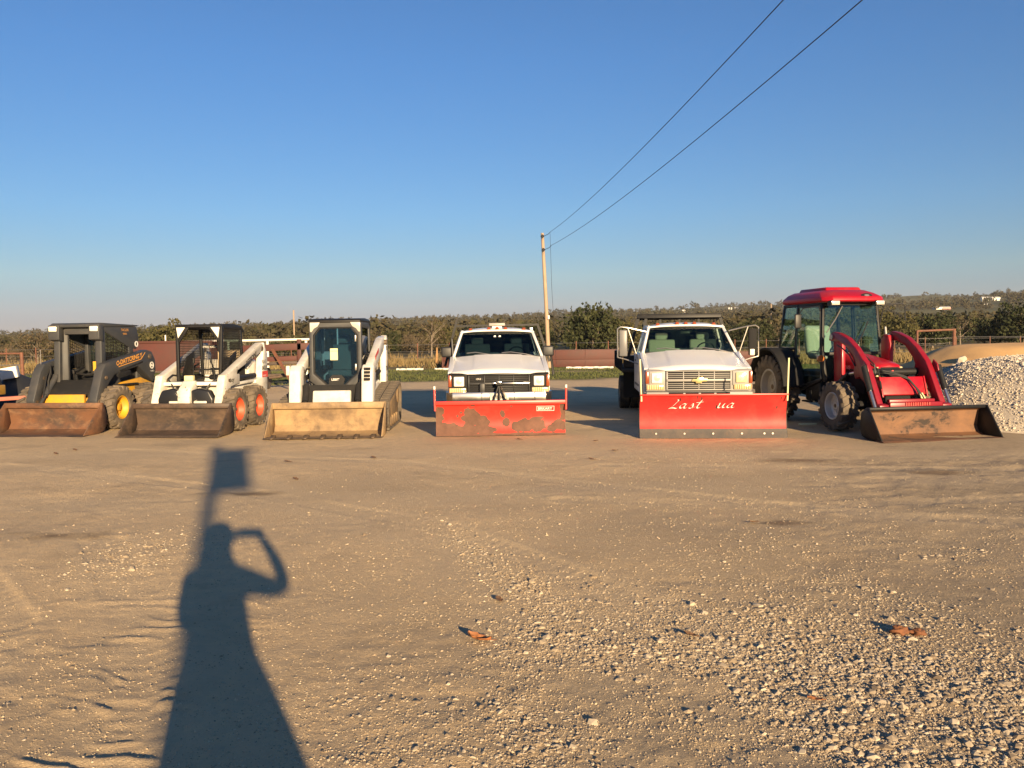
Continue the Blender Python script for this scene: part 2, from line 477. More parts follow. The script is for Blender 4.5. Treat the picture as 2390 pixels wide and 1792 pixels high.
def yard_relief(x, y):
    near = sstep(40, 16, np.hypot(x, y))
    z = .030*fbm(x/2.6, y/2.2, 1, 3)*near
    rough = np.clip(.30+.9*fbm(x/1.3, y/1.1, 9, 3) + .75*sstep(2.2, 5.5, x)*sstep(13, 9, y)*sstep(4.2, 6, y), 0.05, 1.35)
    rid = 1-np.abs(fbm(x/.30, y/.22, 21, 3))*2
    z = z + near*rough*(.014*fbm(x/.20, y/.15, 12, 3, .5) + .010*np.clip(fbm(x/.42, y/.30, 21, 3)-.05, 0, 1)*sstep(1.0, 4, x))
    z = z + sstep(6.5, 3.0, np.hypot(x, y))*.0045*fbm(x/.06, y/.06, 31, 3)*(.5+vnoise(x/.7, y/.6, 34))
    for pts, w in TRACKS:
        d, al = track(x, y, pts, w)
        ad = np.abs(d)
        inside = sstep(w*.62, w*.45, ad)*near
        rim = np.exp(-((ad-w*.62)/.05)**2)*near
        lug = np.sin((al + np.abs(d)*.5)*2*math.pi/.13)
        k = .5+.5*fbm(al/1.1, d, 61, 2)
        z = z - .012*inside*k + .007*rim*k*vnoise(al/.5, d*0, 66) + .004*(.3+vnoise(al/.4, d/.2, 68))*inside*np.clip(lug, -.4, 1)*k
    # churned ridges at the near left
    m = np.exp(-(((x+1.72)/.42)**2+((y-3.45)/.75)**2))*near
    rip = np.clip(np.sin((y*1.0+x*.28+.10*fbm(x/.3, y/.3, 71, 2))*2*math.pi/.115), -.2, 1)
    z = z + .024*m*rip*np.clip(1.5*vnoise(x/.22, y/.13, 72)-.35, 0, 1)*sstep(-.25, .25, fbm(x/.35, y/.3, 73, 2))
    m2 = np.exp(-(((x+2.0)/.7)**2+((y-5.0)/.9)**2))*near
    z = z + .009*m2*np.clip(np.sin((y+x*.2+.2*fbm(x/.4, y/.4, 75, 2))*2*math.pi/.16), -.1, 1)*sstep(-.1, .3, fbm(x/.4, y/.3, 76, 2))
    return z

def ground_z(x, y):
    x = np.asarray(x, float); y = np.asarray(y, float)
    return land_z(x, y) + yard_relief(x, y)

def make_ground():
    th_f = np.linspace(-R(40), R(40), 560)
    th_b = np.linspace(R(40), R(320), 58)[1:-1]
    th = np.concatenate([th_f, th_b])
    r = np.concatenate([np.geomspace(1.3, 26, 560), np.geomspace(26, 3200, 121)[1:]])
    TH, RR = np.meshgrid(th, r)
    X = RR*np.sin(TH); Y = RR*np.cos(TH)
    Z = ground_z(X, Y)
    nt_, nr = len(th), len(r)
    global GRID_Z
    GRID_Z = Z[:560, :560].copy()
    V = np.stack([X, Y, Z], -1).reshape(-1, 3)
    idx = np.arange(nr*nt_).reshape(nr, nt_)
    a = idx[:-1, :]; b = np.roll(idx, -1, 1)[:-1, :]; c = np.roll(idx, -1, 1)[1:, :]; d = idx[1:, :]
    F = np.stack([a, b, c, d], -1).reshape(-1, 4)[:, ::-1]
    # grass, dry grass and farm fields, as areas of the land
    x, y = V[:, 0], V[:, 1]; rr = np.hypot(x, y)
    px = 1195+2003*x/np.maximum(y, 1)
    n1 = fbm(x/6, y/4, 80, 4); n2 = fbm(x/2.2, y/1.6, 83, 3)
    edge = 32.0 + 3.2*n1 + 1.4*n2 + 2.0*sstep(14, 20, x)*1.0 - 5*sstep(-5, -12, x)
    green = sstep(0, 1.6, y-edge)*sstep(47.5, 44.5, y+2*n2)*sstep(-.55, .1, n2+.45)*sstep(30, 26, np.abs(x))
    dry = sstep(43, 47, y+1.2*n1)*sstep(420, 200, rr) + sstep(24, 27, y+2*n1)*sstep(11, 15, x)*.8
    field = sstep(150, 230, rr)
    tone = np.clip(.5+.9*fbm(x/160+px/400, rr/130, 90, 3), 0, 1)
    soil = np.clip(.12+.6*fbm(x/3.1, y/2.3, 95, 4) + .85*sstep(4.5, -2.0, x-.35*(y-7)) + .35*fbm((x+y*.5)/1.2, (y-.3*x)/3.5, 97, 3), 0, 1)
    grav = gravel_mask(x, y)
    near = rr < 26; swath = np.zeros_like(x); damp = np.zeros_like(x)
    xn, yn = x[near], y[near]; s_ = np.zeros_like(xn)
    for pts, w in TRACKS+[([(-9, 9.4), (-4, 8.6), (0, 8.9), (4, 9.6), (9, 9.2)], .5), ([(-8, 12.6), (-2, 12.2), (4, 11.6), (9, 11.4)], .45), ([(-3.5, 10.2), (-.4, 6.6), (.9, 3.0)], .5)]:
        d, al = track(xn, yn, pts, w)
        s_ = np.maximum(s_, sstep(w*1.25, w*.5, np.abs(d)+.10*fbm(al/.6, d/.4, 151, 2))*(.55+.45*fbm(al/1.4, d/.5, 152, 3)))
    swath[near] = np.clip(s_, 0, 1)
    dm = np.zeros_like(xn)
    for cx, cy, rx, ry, k in ((3.72, 11.1, .55, .28, 1), (6.05, 8.7, .8, .35, 2), (2.35, 7.4, .30, .16, 3), (-3.9, 7.2, .5, .22, 4), (-2.9, 9.2, .45, .2, 5), (-4.4, 6.1, .6, .25, 6), (4.9, 9.9, .5, .2, 7)):
        dm = np.maximum(dm, np.clip(1.1-np.hypot((xn-cx)/rx, (yn-cy)/ry)+.7*fbm(xn/.25, yn/.2, 160+k, 3), 0, 1))
    damp[near] = dm
    me = np_mesh('ground', V, F, ground_mat(), True,
                 {'green': ('POINT', green), 'dry': ('POINT', np.clip(dry, 0, 1)), 'field': ('POINT', field), 'tone': ('POINT', tone),
                  'soil': ('POINT', soil), 'swath': ('POINT', swath), 'damp': ('POINT', damp), 'grav': ('POINT', grav)}, nper=4)
    # close the small hole under the photographer's feet
    o = link('ground', me); o['kind'] = 'structure'
    bm = bmesh.new(); bm.from_mesh(me)
    bm.verts.ensure_lookup_table()
    bm.faces.new([bm.verts[i] for i in range(nt_)][::-1])
    bm.to_mesh(me); bm.free()
    return o

def ground_mat():
    m = bpy.data.materials.new('ground_soil'); m.use_nodes = True
    nt = m.node_tree; b = nt.nodes["Principled BSDF"]
    b.inputs["Roughness"].default_value = .95; b.inputs["Specular IOR Level"].default_value = .15
    tc = N(nt, "ShaderNodeTexCoord"); vec = tc.outputs["Object"]
    def at(n):
        a = N(nt, "ShaderNodeAttribute", attribute_name=n); return a.outputs["Fac"]
    soil = mixc(nt, at('soil'), (.38, .29, .185), (.76, .55, .315))
    soil = mixc(nt, ramp(nt, noise_node(nt, 9, 8, .7, .2, vec), .35, .75).outputs[0], soil, (.56, .43, .275))
    soil = mixc(nt, ramp(nt, noise_node(nt, 1.3, 6, .65, .6, vec), .52, .75, (0,0,0,1), (.55,.55,.55,1)).outputs[0], soil, (.40, .29, .18))
    soil = mixc(nt, ramp(nt, at('swath'), .05, 1, (0,0,0,1), (.62,.62,.62,1)).outputs[0], soil, (.66, .51, .325))
    soil = mixc(nt, ramp(nt, at('damp'), .1, .9, (0,0,0,1), (.75,.75,.75,1)).outputs[0], soil, (.20, .135, .08))
    # small embedded stones: pale specks
    vo = N(nt, "ShaderNodeTexVoronoi"); vo.inputs["Scale"].default_value = 42; nt.links.new(vec, vo.inputs["Vector"])
    speck = ramp(nt, vo.outputs["Distance"], .10, .30, (1,1,1,1), (0,0,0,1)).outputs[0]
    pick = N(nt, "ShaderNodeSeparateColor"); nt.links.new(vo.outputs["Color"], pick.inputs[0])
    pk = ramp(nt, pick.outputs[0], .45, .55).outputs[0]
    sp = N(nt, "ShaderNodeMath", operation='MULTIPLY'); nt.links.new(speck, sp.inputs[0]); nt.links.new(pk, sp.inputs[1])
    gm = ramp(nt, at('grav'), .02, .40, (.25,)*3+(1,), (1,1,1,1)).outputs[0]
    sp2 = N(nt, "ShaderNodeMath", operation='MULTIPLY'); nt.links.new(sp.outputs[0], sp2.inputs[0]); nt.links.new(gm, sp2.inputs[1])
    soil = mixc(nt, sp2.outputs[0], soil, (.58, .51, .40))
    grass = mixc(nt, ramp(nt, noise_node(nt, 2.5, 6, .7, 0, vec), .35, .7).outputs[0], (.065, .080, .026), (.15, .135, .055))
    dryg = mixc(nt, ramp(nt, noise_node(nt, .9, 6, .7, 0, vec), .35, .7).outputs[0], (.24, .18, .085), (.135, .115, .05))
    fld = mixc(nt, at('tone'), (.105, .105, .045), (.19, .165, .075))
    cur = mixc(nt, at('green'), soil, grass)
    cur = mixc(nt, at('dry'), cur, dryg)
    cur = mixc(nt, at('field'), cur, fld)
    nt.links.new(cur, b.inputs["Base Color"])
    h1 = noise_node(nt, 38, 8, .72, 0, vec)
    bp = N(nt, "ShaderNodeBump"); bp.inputs["Strength"].default_value = .8; bp.inputs["Distance"].default_value = .022
    nt.links.new(h1, bp.inputs["Height"])
    bp2 = N(nt, "ShaderNodeBump"); bp2.inputs["Strength"].default_value = .55; bp2.inputs["Distance"].default_value = .012
    nt.links.new(sp2.outputs[0], bp2.inputs["Height"]); nt.links.new(bp.outputs[0], bp2.inputs["Normal"])
    bp3 = N(nt, "ShaderNodeBump"); bp3.inputs["Strength"].default_value = .75; bp3.inputs["Distance"].default_value = .009
    nt.links.new(noise_node(nt, 150, 4, .75, 0, vec), bp3.inputs["Height"]); nt.links.new(bp2.outputs[0], bp3.inputs["Normal"])
    nt.links.new(bp3.outputs[0], b.inputs["Normal"])
    return m

make_ground()
def mesh_z(x, y):
    """height of the built ground surface in front of the camera"""
    x = np.asarray(x, float); y = np.asarray(y, float)
    u = np.clip((np.arctan2(x, y)+R(40))/R(80)*559, 0, 558.999); v = np.clip(np.log(np.hypot(x, y)/1.3)/math.log(20)*559, 0, 558.999)
    i = u.astype(int); j = v.astype(int); a = u-i; c = v-j
    G = GRID_Z
    return (G[j, i]*(1-a)+G[j, i+1]*a)*(1-c)+(G[j+1, i]*(1-a)+G[j+1, i+1]*a)*c

# ============================================================ loose stones
_t = (1+5**.5)/2
ICO_V = np.array([(-1,_t,0),(1,_t,0),(-1,-_t,0),(1,-_t,0),(0,-1,_t),(0,1,_t),(0,-1,-_t),(0,1,-_t),(_t,0,-1),(_t,0,1),(-_t,0,-1),(-_t,0,1)], float)
ICO_V /= np.linalg.norm(ICO_V[0])
ICO_F = np.array([(0,11,5),(0,5,1),(0,1,7),(0,7,10),(0,10,11),(1,5,9),(5,11,4),(11,10,2),(10,7,6),(7,1,8),(3,9,4),(3,4,2),(3,2,6),(3,6,8),(3,8,9),(4,9,5),(2,4,11),(6,2,10),(8,6,7),(9,8,1)])
OCT_V = np.array([(1,0,0),(-1,0,0),(0,1,0),(0,-1,0),(0,0,1),(0,0,-1)], float)
OCT_F = np.array([(0,2,4),(2,1,4),(1,3,4),(3,0,4),(2,0,5),(1,2,5),(3,1,5),(0,3,5)])
def stones(pos, rad, flat=.7, sink=.35, small=False):
    n = len(pos)
    BV, BF = (OCT_V, OCT_F) if small else (ICO_V, ICO_F)
    m = len(BV)
    J = BV[None]*(1+RNG.uniform(-.26, .26, (n, m, 1)))
    S = np.stack([RNG.uniform(.8, 1.5, n), RNG.uniform(.7, 1.1, n), RNG.uniform(.55, 1.0, n)*flat/.7*.85], -1)
    J = J*S[:, None, :]
    a = RNG.uniform(0, 2*np.pi, n); t = RNG.uniform(-.5, .5, n)
    ct, st = np.cos(t), np.sin(t)
    y = J[..., 1]*ct[:, None]-J[..., 2]*st[:, None]; z = J[..., 1]*st[:, None]+J[..., 2]*ct[:, None]
    x = J[..., 0]
    ca, sa = np.cos(a)[:, None], np.sin(a)[:, None]
    P = np.stack([x*ca-y*sa, x*sa+y*ca, z], -1)*rad[:, None, None]
    P += pos[:, None, :]; P[..., 2] += (rad*(1-2*sink)*.6)[:, None]
    F = (BF[None]+m*np.arange(n)[:, None, None]).reshape(-1, 3)
    tint = np.repeat(RNG.uniform(0, 1, n), len(BF))
    return P.reshape(-1, 3), F, tint

def tint_mat(name, cols, rough=.85, rnd=0.0, trans=0.0):
    """colour from the per-face attribute 'tint', shifted a little per object"""
    m = bpy.data.materials.new(name); m.use_nodes = True
    nt = m.node_tree; b = nt.nodes["Principled BSDF"]
    b.inputs["Roughness"].default_value = rough; b.inputs["Specular IOR Level"].default_value = .25
    a = N(nt, "ShaderNodeAttribute", attribute_name='tint')
    fac = a.outputs["Fac"]
    if rnd:
        oi = N(nt, "ShaderNodeObjectInfo")
        ad = N(nt, "ShaderNodeMath", operation='MULTIPLY_ADD'); ad.inputs[1].default_value = rnd; ad.inputs[2].default_value = -rnd/2
        nt.links.new(oi.outputs["Random"], ad.inputs[0])
        a2 = N(nt, "ShaderNodeMath", operation='ADD'); nt.links.new(fac, a2.inputs[0]); nt.links.new(ad.outputs[0], a2.inputs[1])
        fac = a2.outputs[0]
    rp = N(nt, "ShaderNodeValToRGB")
    el = rp.color_ramp.elements
    while len(el) < len(cols): el.new(.5)
    for i, c in enumerate(cols):
        el[i].position = i/(len(cols)-1); el[i].color = (*c, 1)
    nt.links.new(fac, rp.inputs[0]); nt.links.new(rp.outputs[0], b.inputs["Base Color"])
    return m
M['stone'] = tint_mat('pale_limestone', [(.22, .165, .11), (.36, .285, .195), (.52, .435, .32), (.29, .23, .16)], .9)
M['grit'] = tint_mat('soil_grit', [(.28, .21, .135), (.42, .325, .21), (.58, .46, .31), (.36, .275, .18)], .95)
M['stone_pile'] = tint_mat('white_gravel', [(.36, .30, .225), (.50, .43, .335), (.58, .51, .41), (.64, .57, .48)], .9)

def scatter_ground_stones():
    n0 = 900000
    # more candidates close to the camera, thinning with distance
    rr = np.exp(RNG.uniform(math.log(2.6), math.log(13.5), n0)); th = RNG.uniform(-R(36), R(36), n0)
    x = rr*np.sin(th); y = rr*np.cos(th)
    g = gravel_mask(x, y)
    p = (g**1.5*.9*np.minimum(1, (6.5/rr)) + .0022*np.minimum(1, (8/rr)))*np.minimum(1, (rr/3.0))*.42
    k = RNG.uniform(0, 1, n0) < p
    x, y, g, rr = x[k], y[k], g[k], rr[k]
    if len(x) > 32000:
        s = RNG.permutation(len(x))[:32000]; x, y, g, rr = x[s], y[s], g[s], rr[s]
    rad = np.exp(RNG.normal(math.log(.0050), .50, len(x)))*(.8+.35*g)
    big = RNG.uniform(0, 1, len(x)) < .02
    rad = np.where(big, rad*1.9, rad)
    rad = np.clip(rad, .0032, .024)*np.clip(.85+.05*rr, 1, 1.35)
    pos = np.stack([x, y, mesh_z(x, y)], -1)
    V, F, t = stones(pos, rad, .7, .55)
    link('gravel', np_mesh('gravel', V, F, M['stone'], False, {'tint': ('FACE', t)}), kind='stuff')
    # grit: small grains nearly everywhere, pressed into the dirt
    n1 = 420000
    rr = np.exp(RNG.uniform(math.log(2.6), math.log(12.5), n1)); th = RNG.uniform(-R(36), R(36), n1)
    x = rr*np.sin(th); y = rr*np.cos(th)
    g = gravel_mask(x, y); w = vnoise(x/.5, y/.45, 201)*vnoise(x/.16, y/.15, 202)
    p = np.clip((.16*sstep(-3.5, 1.0, x+.2*(6-y))+.05)*(.3+2.6*w) + .55*g*(.4+.8*w), 0, .8)*np.minimum(1, (5.5/rr)**1.3)
    k = RNG.uniform(0, 1, n1) < p
    x, y, rr = x[k], y[k], rr[k]
    if len(x) > 62000:
        s = RNG.permutation(len(x))[:62000]; x, y, rr = x[s], y[s], rr[s]
    rad = np.clip(np.exp(RNG.normal(math.log(.0029), .40, len(x))), .0016, .008)*np.clip(.75+.08*rr, 1, 1.35)
    V, F, t = stones(np.stack([x, y, mesh_z(x, y)], -1), rad, .8, .45, True)
    link('grit', np_mesh('grit', V, F, M['grit'], False, {'tint': ('FACE', t)}), kind='stuff')
scatter_ground_stones()

# ============================================================ gravel heap and sand heap
def heap(name, label, cx, cy, rx, ry, h, matx, seed, power=1.25, res=70, ridge=False):
    def hz(x, y):
        d = (np.abs((x-cx)/rx)**4+np.abs((y-cy)/ry)**3)**(1/3.5)
        d = d*(1+.10*fbm(x/1.6, y/1.6, seed, 3))
        s0 = h*np.clip(1-d**power, -.2, 1)
        if ridge:
            ax, ay = np.abs((x-cx)/rx), np.abs((y-cy)/ry)
            s0 = h*np.clip(1-(ax*(1+.08*fbm(x/1.2, y/1.2, seed, 3)))**5, -.2, 1)*np.clip(1-(ay*(1+.10*fbm(x/1.6, y/1.6, seed+2, 3)))**1.5, -.2, 1)
        z = s0 + .05*fbm(x/.5, y/.5, seed+7, 3)*np.clip(1.2-d, 0, 1)
        rnd = .14
        return np.where(z > h-rnd, h-rnd+(z-h+rnd)*.5, z)-.02
    u = np.linspace(-1.25, 1.25, res)
    X, Y = np.meshgrid(cx+u*rx, cy+u*ry)
    Z = hz(X, Y)
    V = np.stack([X-cx, Y-cy, Z], -1).reshape(-1, 3)
    idx = np.arange(res*res).reshape(res, res)
    F = np.stack([idx[:-1, :-1], idx[:-1, 1:], idx[1:, 1:], idx[1:, :-1]], -1).reshape(-1, 4)
    keep = Z.reshape(-1)[F].max(1) > -.10
    o = link(name, np_mesh(name, V, F[keep], matx, True, nper=4), loc=(cx, cy, 0))
    tag(o, label, 'heap')
    return o, hz
M['sand'] = mat('orange_sand', (.62, .375, .155), .95, c2=(.54, .325, .135), scale=2, lo=.4, hi=.7, dirt=(.34, .21, .10), dscale=5, dlo=.55, dhi=.8, damt=.5, bump=.4, bscale=25)
M['gravel_fines'] = mat('gravel_fines', (.50, .43, .335), .95, c2=(.40, .34, .265), scale=14, lo=.4, hi=.7, bump=.6, bscale=35)
GH = (11.05, 16.2, 4.0, 3.2, 1.28)
SAND_DX = 1.0
gh, ghz = heap('gravel_heap', 'heap of pale crushed gravel beside the red tractor bucket', *GH, M['gravel_fines'], 301, 2.4)
sh, shz = heap('sand_heap', 'mound of orange tan sand rising behind the pale gravel heap', 10.9+SAND_DX, 19.0, 3.7, 3.9, 1.47, M['sand'], 330, ridge=True)
def heap_stones():
    n = 80000
    a = RNG.uniform(0, 2*np.pi, n); d = np.sqrt(RNG.uniform(0, 1.6, n))
    x = GH[0]+GH[2]*RNG.uniform(-1.2, 1.2, n); y = GH[1]+GH[3]*RNG.uniform(-1.2, 1.2, n); d = np.hypot((x-GH[0])/GH[2], (y-GH[1])/GH[3])
    z = ghz(x, y)
    k = (z > -.03) & (RNG.uniform(0, 1, n) < 1.25-.45*np.clip(d, 0, 1.2)) & (y < GH[1]+1.4)
    k &= ~((z > -.03) & (shz(x, y) > z))
    k &= (x < 10.6) & (y < 17.4)
    x, y, z = x[k], y[k], np.maximum(z[k], 0)
    rad = np.clip(np.exp(RNG.normal(math.log(.0128), .42, len(x))), .006, .040)
    V, F, t = stones(np.stack([x-GH[0], y-GH[1], z], -1), rad, .85, .4, True)
    link('gravel', np_mesh('gravel', V, F, M['stone_pile'], False, {'tint': ('FACE', t)}), gh, kind='stuff')
heap_stones()

# ============================================================ trees
M['bark'] = mat('bark', (.17, .135, .10), .9, c2=(.27, .22, .17), scale=6, lo=.4, hi=.7)
M['leaf_bare'] = tint_mat('brown_twigs', [(.056, .042, .027), (.083, .062, .037), (.107, .080, .047), (.087, .072, .036), (.122, .094, .054)], .9, .35)
M['leaf_olive'] = tint_mat('olive_leaves', [(.037, .039, .015), (.056, .054, .020), (.075, .068, .025), (.090, .076, .030), (.064, .062, .022)], .85, .35)
M['leaf_dark'] = tint_mat('dark_evergreen_leaves', [(.018, .024, .010), (.03, .037, .014), (.044, .050, .019), (.058, .060, .022)], .85, .3)
M['leaf_far'] = tint_mat('far_wood_leaves', [(.023, .026, .012), (.041, .039, .018), (.064, .052, .030), (.053, .050, .022), (.080, .064, .035)], .9)

def crown_np(rng, w, h, z0, nclump, nleaf, ls, shape='round', upright=0.0):
    """leaf-clump crown; quads as (n,4,3) with tint per quad"""
    c = []
    while len(c) < nclump:
        p = rng.uniform(-1, 1, 3)
        q = np.linalg.norm(p)
        if q > 1: continue
        if q < .45 and rng.random() < .75: continue
        if shape == 'cone' and abs(p[0])+abs(p[1]) > .95*(1.15-p[2]): continue
        if shape == 'bush' and p[2] < -.75: continue
        c.append(p)
    c = np.array(c)
    lump = 1+.28*np.sin(c[:, 0]*5+rng.uniform(0, 6))*np.cos(c[:, 1]*4+rng.uniform(0, 6))+rng.uniform(-.12, .12, len(c))
    c = c*lump[:, None]
    cen = np.stack([c[:, 0]*w/2, c[:, 1]*w/2, z0+(c[:, 2]+1)*h/2], -1)
    cr = rng.uniform(.6, 1.3, nclump)*w*.10
    ct = rng.uniform(.1, .8, nclump)
    n = nclump*nleaf
    k = np.repeat(np.arange(nclump), nleaf)
    off = rng.normal(0, 1, (n, 3)); off *= (rng.uniform(.2, 1, n)**.5/np.linalg.norm(off, axis=1))[:, None]
    pos = cen[k]+off*cr[k][:, None]*np.array([1.1, 1.1, .8])
    nrm = rng.normal(0, 1, (n, 3)); nrm /= np.linalg.norm(nrm, axis=1)[:, None]
    ref = rng.normal(0, 1, (n, 3)); ref[:, 2] += upright*3
    t1 = np.cross(nrm, ref); t1 /= np.linalg.norm(t1, axis=1)[:, None]
    t2 = np.cross(nrm, t1)
    s = ls*rng.uniform(.6, 1.3, n)[:, None]
    asp = rng.uniform(.35, .8, n)[:, None]
    Q = np.stack([pos-t1*s, pos-t2*s*asp, pos+t1*s, pos+t2*s*asp], 1)
    tint = np.clip(ct[k]+rng.uniform(-.2, .2, n), 0, 1)
    return Q, tint

def limbs(rng, w, h, z0, trunk_r, nl=7, twigs=0):
    mb = MB()
    lean = rng.uniform(-.05, .05, 2)*h
    H = z0+h*.72
    mb.tube([(0, 0, -.3), (lean[0]*.3, lean[1]*.3, z0*.6), (lean[0], lean[1], H)], [trunk_r*1.25, trunk_r, trunk_r*.25], n=6)
    for i in range(nl):
        a = rng.uniform(0, 6.28); f = rng.uniform(.25, .8); zz = z0*.6+(H-z0*.6)*f*.8
        L = w*.5*rng.uniform(.6, .95)
        p0 = Vector((lean[0]*f, lean[1]*f, zz))
        p1 = p0+Vector((math.cos(a)*L*.5, math.sin(a)*L*.5, L*.45)); p2 = p0+Vector((math.cos(a)*L, math.sin(a)*L, L*.85))
        mb.tube([p0, p1, p2], [trunk_r*.5, trunk_r*.3, trunk_r*.1], n=4, caps=False)
        for j in range(twigs):
            q = p1.lerp(p2, rng.random()); b = a+rng.uniform(-1.2, 1.2)
            mb.tube([q, q+Vector((math.cos(b)*L*.35, math.sin(b)*L*.35, L*rng.uniform(.25, .6)))], [trunk_r*.18, trunk_r*.06], n=3, caps=False)
    return mb

TREE_KINDS = {}
def tree_kind(key, seed, w, h, z0, nclump, nleaf, ls, matk, shape='round', tr=.12, twigs=0, nl=7):
    rng = np.random.default_rng(seed)
    Q, t = crown_np(rng, w, h-z0, z0, nclump, nleaf, ls, shape)
    crown = np_mesh('crown', Q.reshape(-1, 3), np.arange(len(Q)*4).reshape(-1, 4), M[matk], False, {'tint': ('FACE', t)}, nper=4)
    tk = limbs(rng, w, h-z0, z0, tr, nl, twigs)
    trunk = tk.mesh('trunk', M['bark'])
    # a single mesh of the same tree for the far ones
    tv = np.array(tk.v); tf = [f for f in tk.f]
    one = bpy.data.meshes.new('tree')
    one.from_pydata(list(map(tuple, tv))+list(map(tuple, Q.reshape(-1, 3))), [], tf+[tuple(r) for r in (np.arange(len(Q)*4).reshape(-1, 4)+len(tv))])
    one.materials.append(M['bark']); one.materials.append(M[matk])
    mi = np.concatenate([np.zeros(len(tf), np.int32), np.ones(len(Q), np.int32)])
    one.polygons.foreach_set('material_index', mi)
    at = one.attributes.new('tint', 'FLOAT', 'FACE'); at.data.foreach_set('value', np.concatenate([np.zeros(len(tf)), t]).astype(np.float32))
    TREE_KINDS[key] = (crown, trunk, one, h)
tree_kind('bare0', 501, 5.0, 5.6, 1.2, 95, 8, .16, 'leaf_bare', tr=.11, twigs=4, nl=9)
tree_kind('bare1', 502, 4.2, 6.2, 1.5, 62, 7, .15, 'leaf_bare', tr=.12, twigs=5, nl=10)
tree_kind('bare2', 503, 6.0, 5.0, .8, 120, 9, .16, 'leaf_bare', 'bush', tr=.09, twigs=4, nl=9)
tree_kind('olive0', 511, 5.2, 5.4, .9, 170, 10, .20, 'leaf_olive', tr=.13)
tree_kind('olive1', 512, 4.6, 6.4, 1.2, 160, 10, .19, 'leaf_olive', tr=.14)
tree_kind('olive2', 513, 6.4, 5.0, .6, 190, 10, .20, 'leaf_olive', 'bush', tr=.12)
tree_kind('dark0', 521, 5.6, 4.6, .25, 230, 11, .20, 'leaf_dark', 'bush', tr=.15)
tree_kind('dark1', 522, 4.2, 5.6, .3, 200, 11, .18, 'leaf_dark', 'cone', tr=.14)
tree_kind('dark2', 523, 6.6, 6.0, .5, 260, 11, .21, 'leaf_dark', tr=.18)

def plant_tree(kind, x, y, s, label, group=None, parts=True, name='tree', sx=1.0):
    crown, trunk, one, h = TREE_KINDS[kind]
    z = float(land_z(np.array([x], float), np.array([y], float))[0])-.1
    rot = random.uniform(0, 6.28)
    if parts:
        o = thing(name, label, 'tree', (x, y, z), rot, group)
        link('trunk', trunk, o); link('crown', crown, o)
    else:
        o = link(name, one, loc=(x, y, z), rotz=rot)
        tag(o, label, 'tree', group)
    o.scale = (s*sx, s*sx, s)
    return o

def at_px(px, Y):     # world x of a bearing measured on the photograph, at depth Y
    return (px-1195)/2003*Y

# trees one can pick out
plant_tree('dark0', at_px(1382, 84), 84, 1.02, 'round dark green cedar standing alone between the two white trucks', name='cedar_tree', sx=.92)
plant_tree('dark2', at_px(2388, 92), 92, .80, 'large dark leafy tree at the right edge above the sand heap', name='evergreen_tree')
plant_tree('dark0', at_px(2178, 88), 88, .74, 'dark bushy cedar seen through the red pipe frame', name='cedar_tree')
plant_tree('dark1', at_px(2215, 112), 112, .78, 'pointed dark cedar just right of the red pipe frame', name='cedar_tree')
plant_tree('olive2', at_px(2098, 82), 82, .66, 'olive green bush behind the right loader arm of the tractor', name='bushy_tree')
plant_tree('olive0', at_px(2055, 100), 100, .85, 'olive green tree right behind the tractor cab', name='bushy_tree')
plant_tree('dark0', at_px(2285, 130), 130, .8, 'low dark cedar under the pale farm field', name='cedar_tree')
plant_tree('olive2', at_px(395, 62), 62, .60, 'yellowish olive bush behind the cab of the black caged loader', name='bushy_tree')
plant_tree('olive0', at_px(352, 66), 66, .46, 'small yellow brown tree behind the grey loader', name='bushy_tree')
plant_tree('bare2', at_px(90, 60), 60, .50, 'dark brown brush beside the rusty gate post at the left', name='brush_tree')
plant_tree('bare1', at_px(1008, 74), 74, .62, 'bare pale branched tree left of the black plow truck mirror', name='bare_tree')
plant_tree('dark1', at_px(1345, 110), 110, .9, 'dark cedar just right of the utility pole', name='cedar_tree')

BUILT = [(9, 800, 60)]
def tree_ok(x, y):
    r = math.hypot(x, y); px = 1195+2003*x/y
    if 2060 < px and r > 118 and r < 250 and random.random() < .75: return False
    if 2110 < px < 2480 and 400 < r < 760: return random.random() < .04
    if 1285 < px < 1335 and 130 < r < 420: return False
    if 1455 < px < 1535 and 150 < r < 520: return random.random() < .2
    if px > 1560 and 140 < r < 330 and fbm(np.array([x/40.]), np.array([y/40.]), 401, 2)[0] > .12: return False
    return True
rings = []
tries = 0
while len(rings) < 288 and tries < 20000:
    tries += 1
    r = math.exp(random.uniform(math.log(60), math.log(330))); th = R(random.uniform(-31, 31))
    x, y = r*math.sin(th), r*math.cos(th); px = 1195+2003*math.tan(th)
    lo = 74 if px < 1250 else 96
    if px < 700: lo = 62
    if r < lo + 10*random.random() or not tree_ok(x, y): continue
    if 1290 < px < 1420 and r < 130: continue
    if any((x-a)**2+(y-b)**2 < (2.2+.012*r)**2 for a, b, _ in rings): continue
    rings.append((x, y, r))
rings.sort(key=lambda q: q[2])
TL = {'bare': ('brown brush tree', 'bare brush trees in the valley'), 'olive': ('olive green tree', 'olive trees in the valley'), 'dark': ('dark evergreen', 'dark evergreens in the valley')}
SECT = [(110, 'left of the grey loader cab'), (215, 'behind the grey loader cab'), (375, 'right of the grey loader cab'), (480, 'behind the black cage cab'), (580, 'right of the black cage cab'), (655, 'above left part of white fence'), (730, 'above right part of white fence'), (870, 'behind the track loader cab'),
        (960, 'above the track loader arm'), (1060, 'above the dry grass'), (1160, 'behind left half of first truck'), (1265, 'behind right half of first truck'), (1420, 'between the two trucks'), (1570, 'behind left half of second truck'), (1720, 'behind right half of second truck'), (1850, 'left of the tractor cab'), (2060, 'behind the tractor cab'), (2250, 'around the red pipe frame'), (9999, 'above the sand heap')]
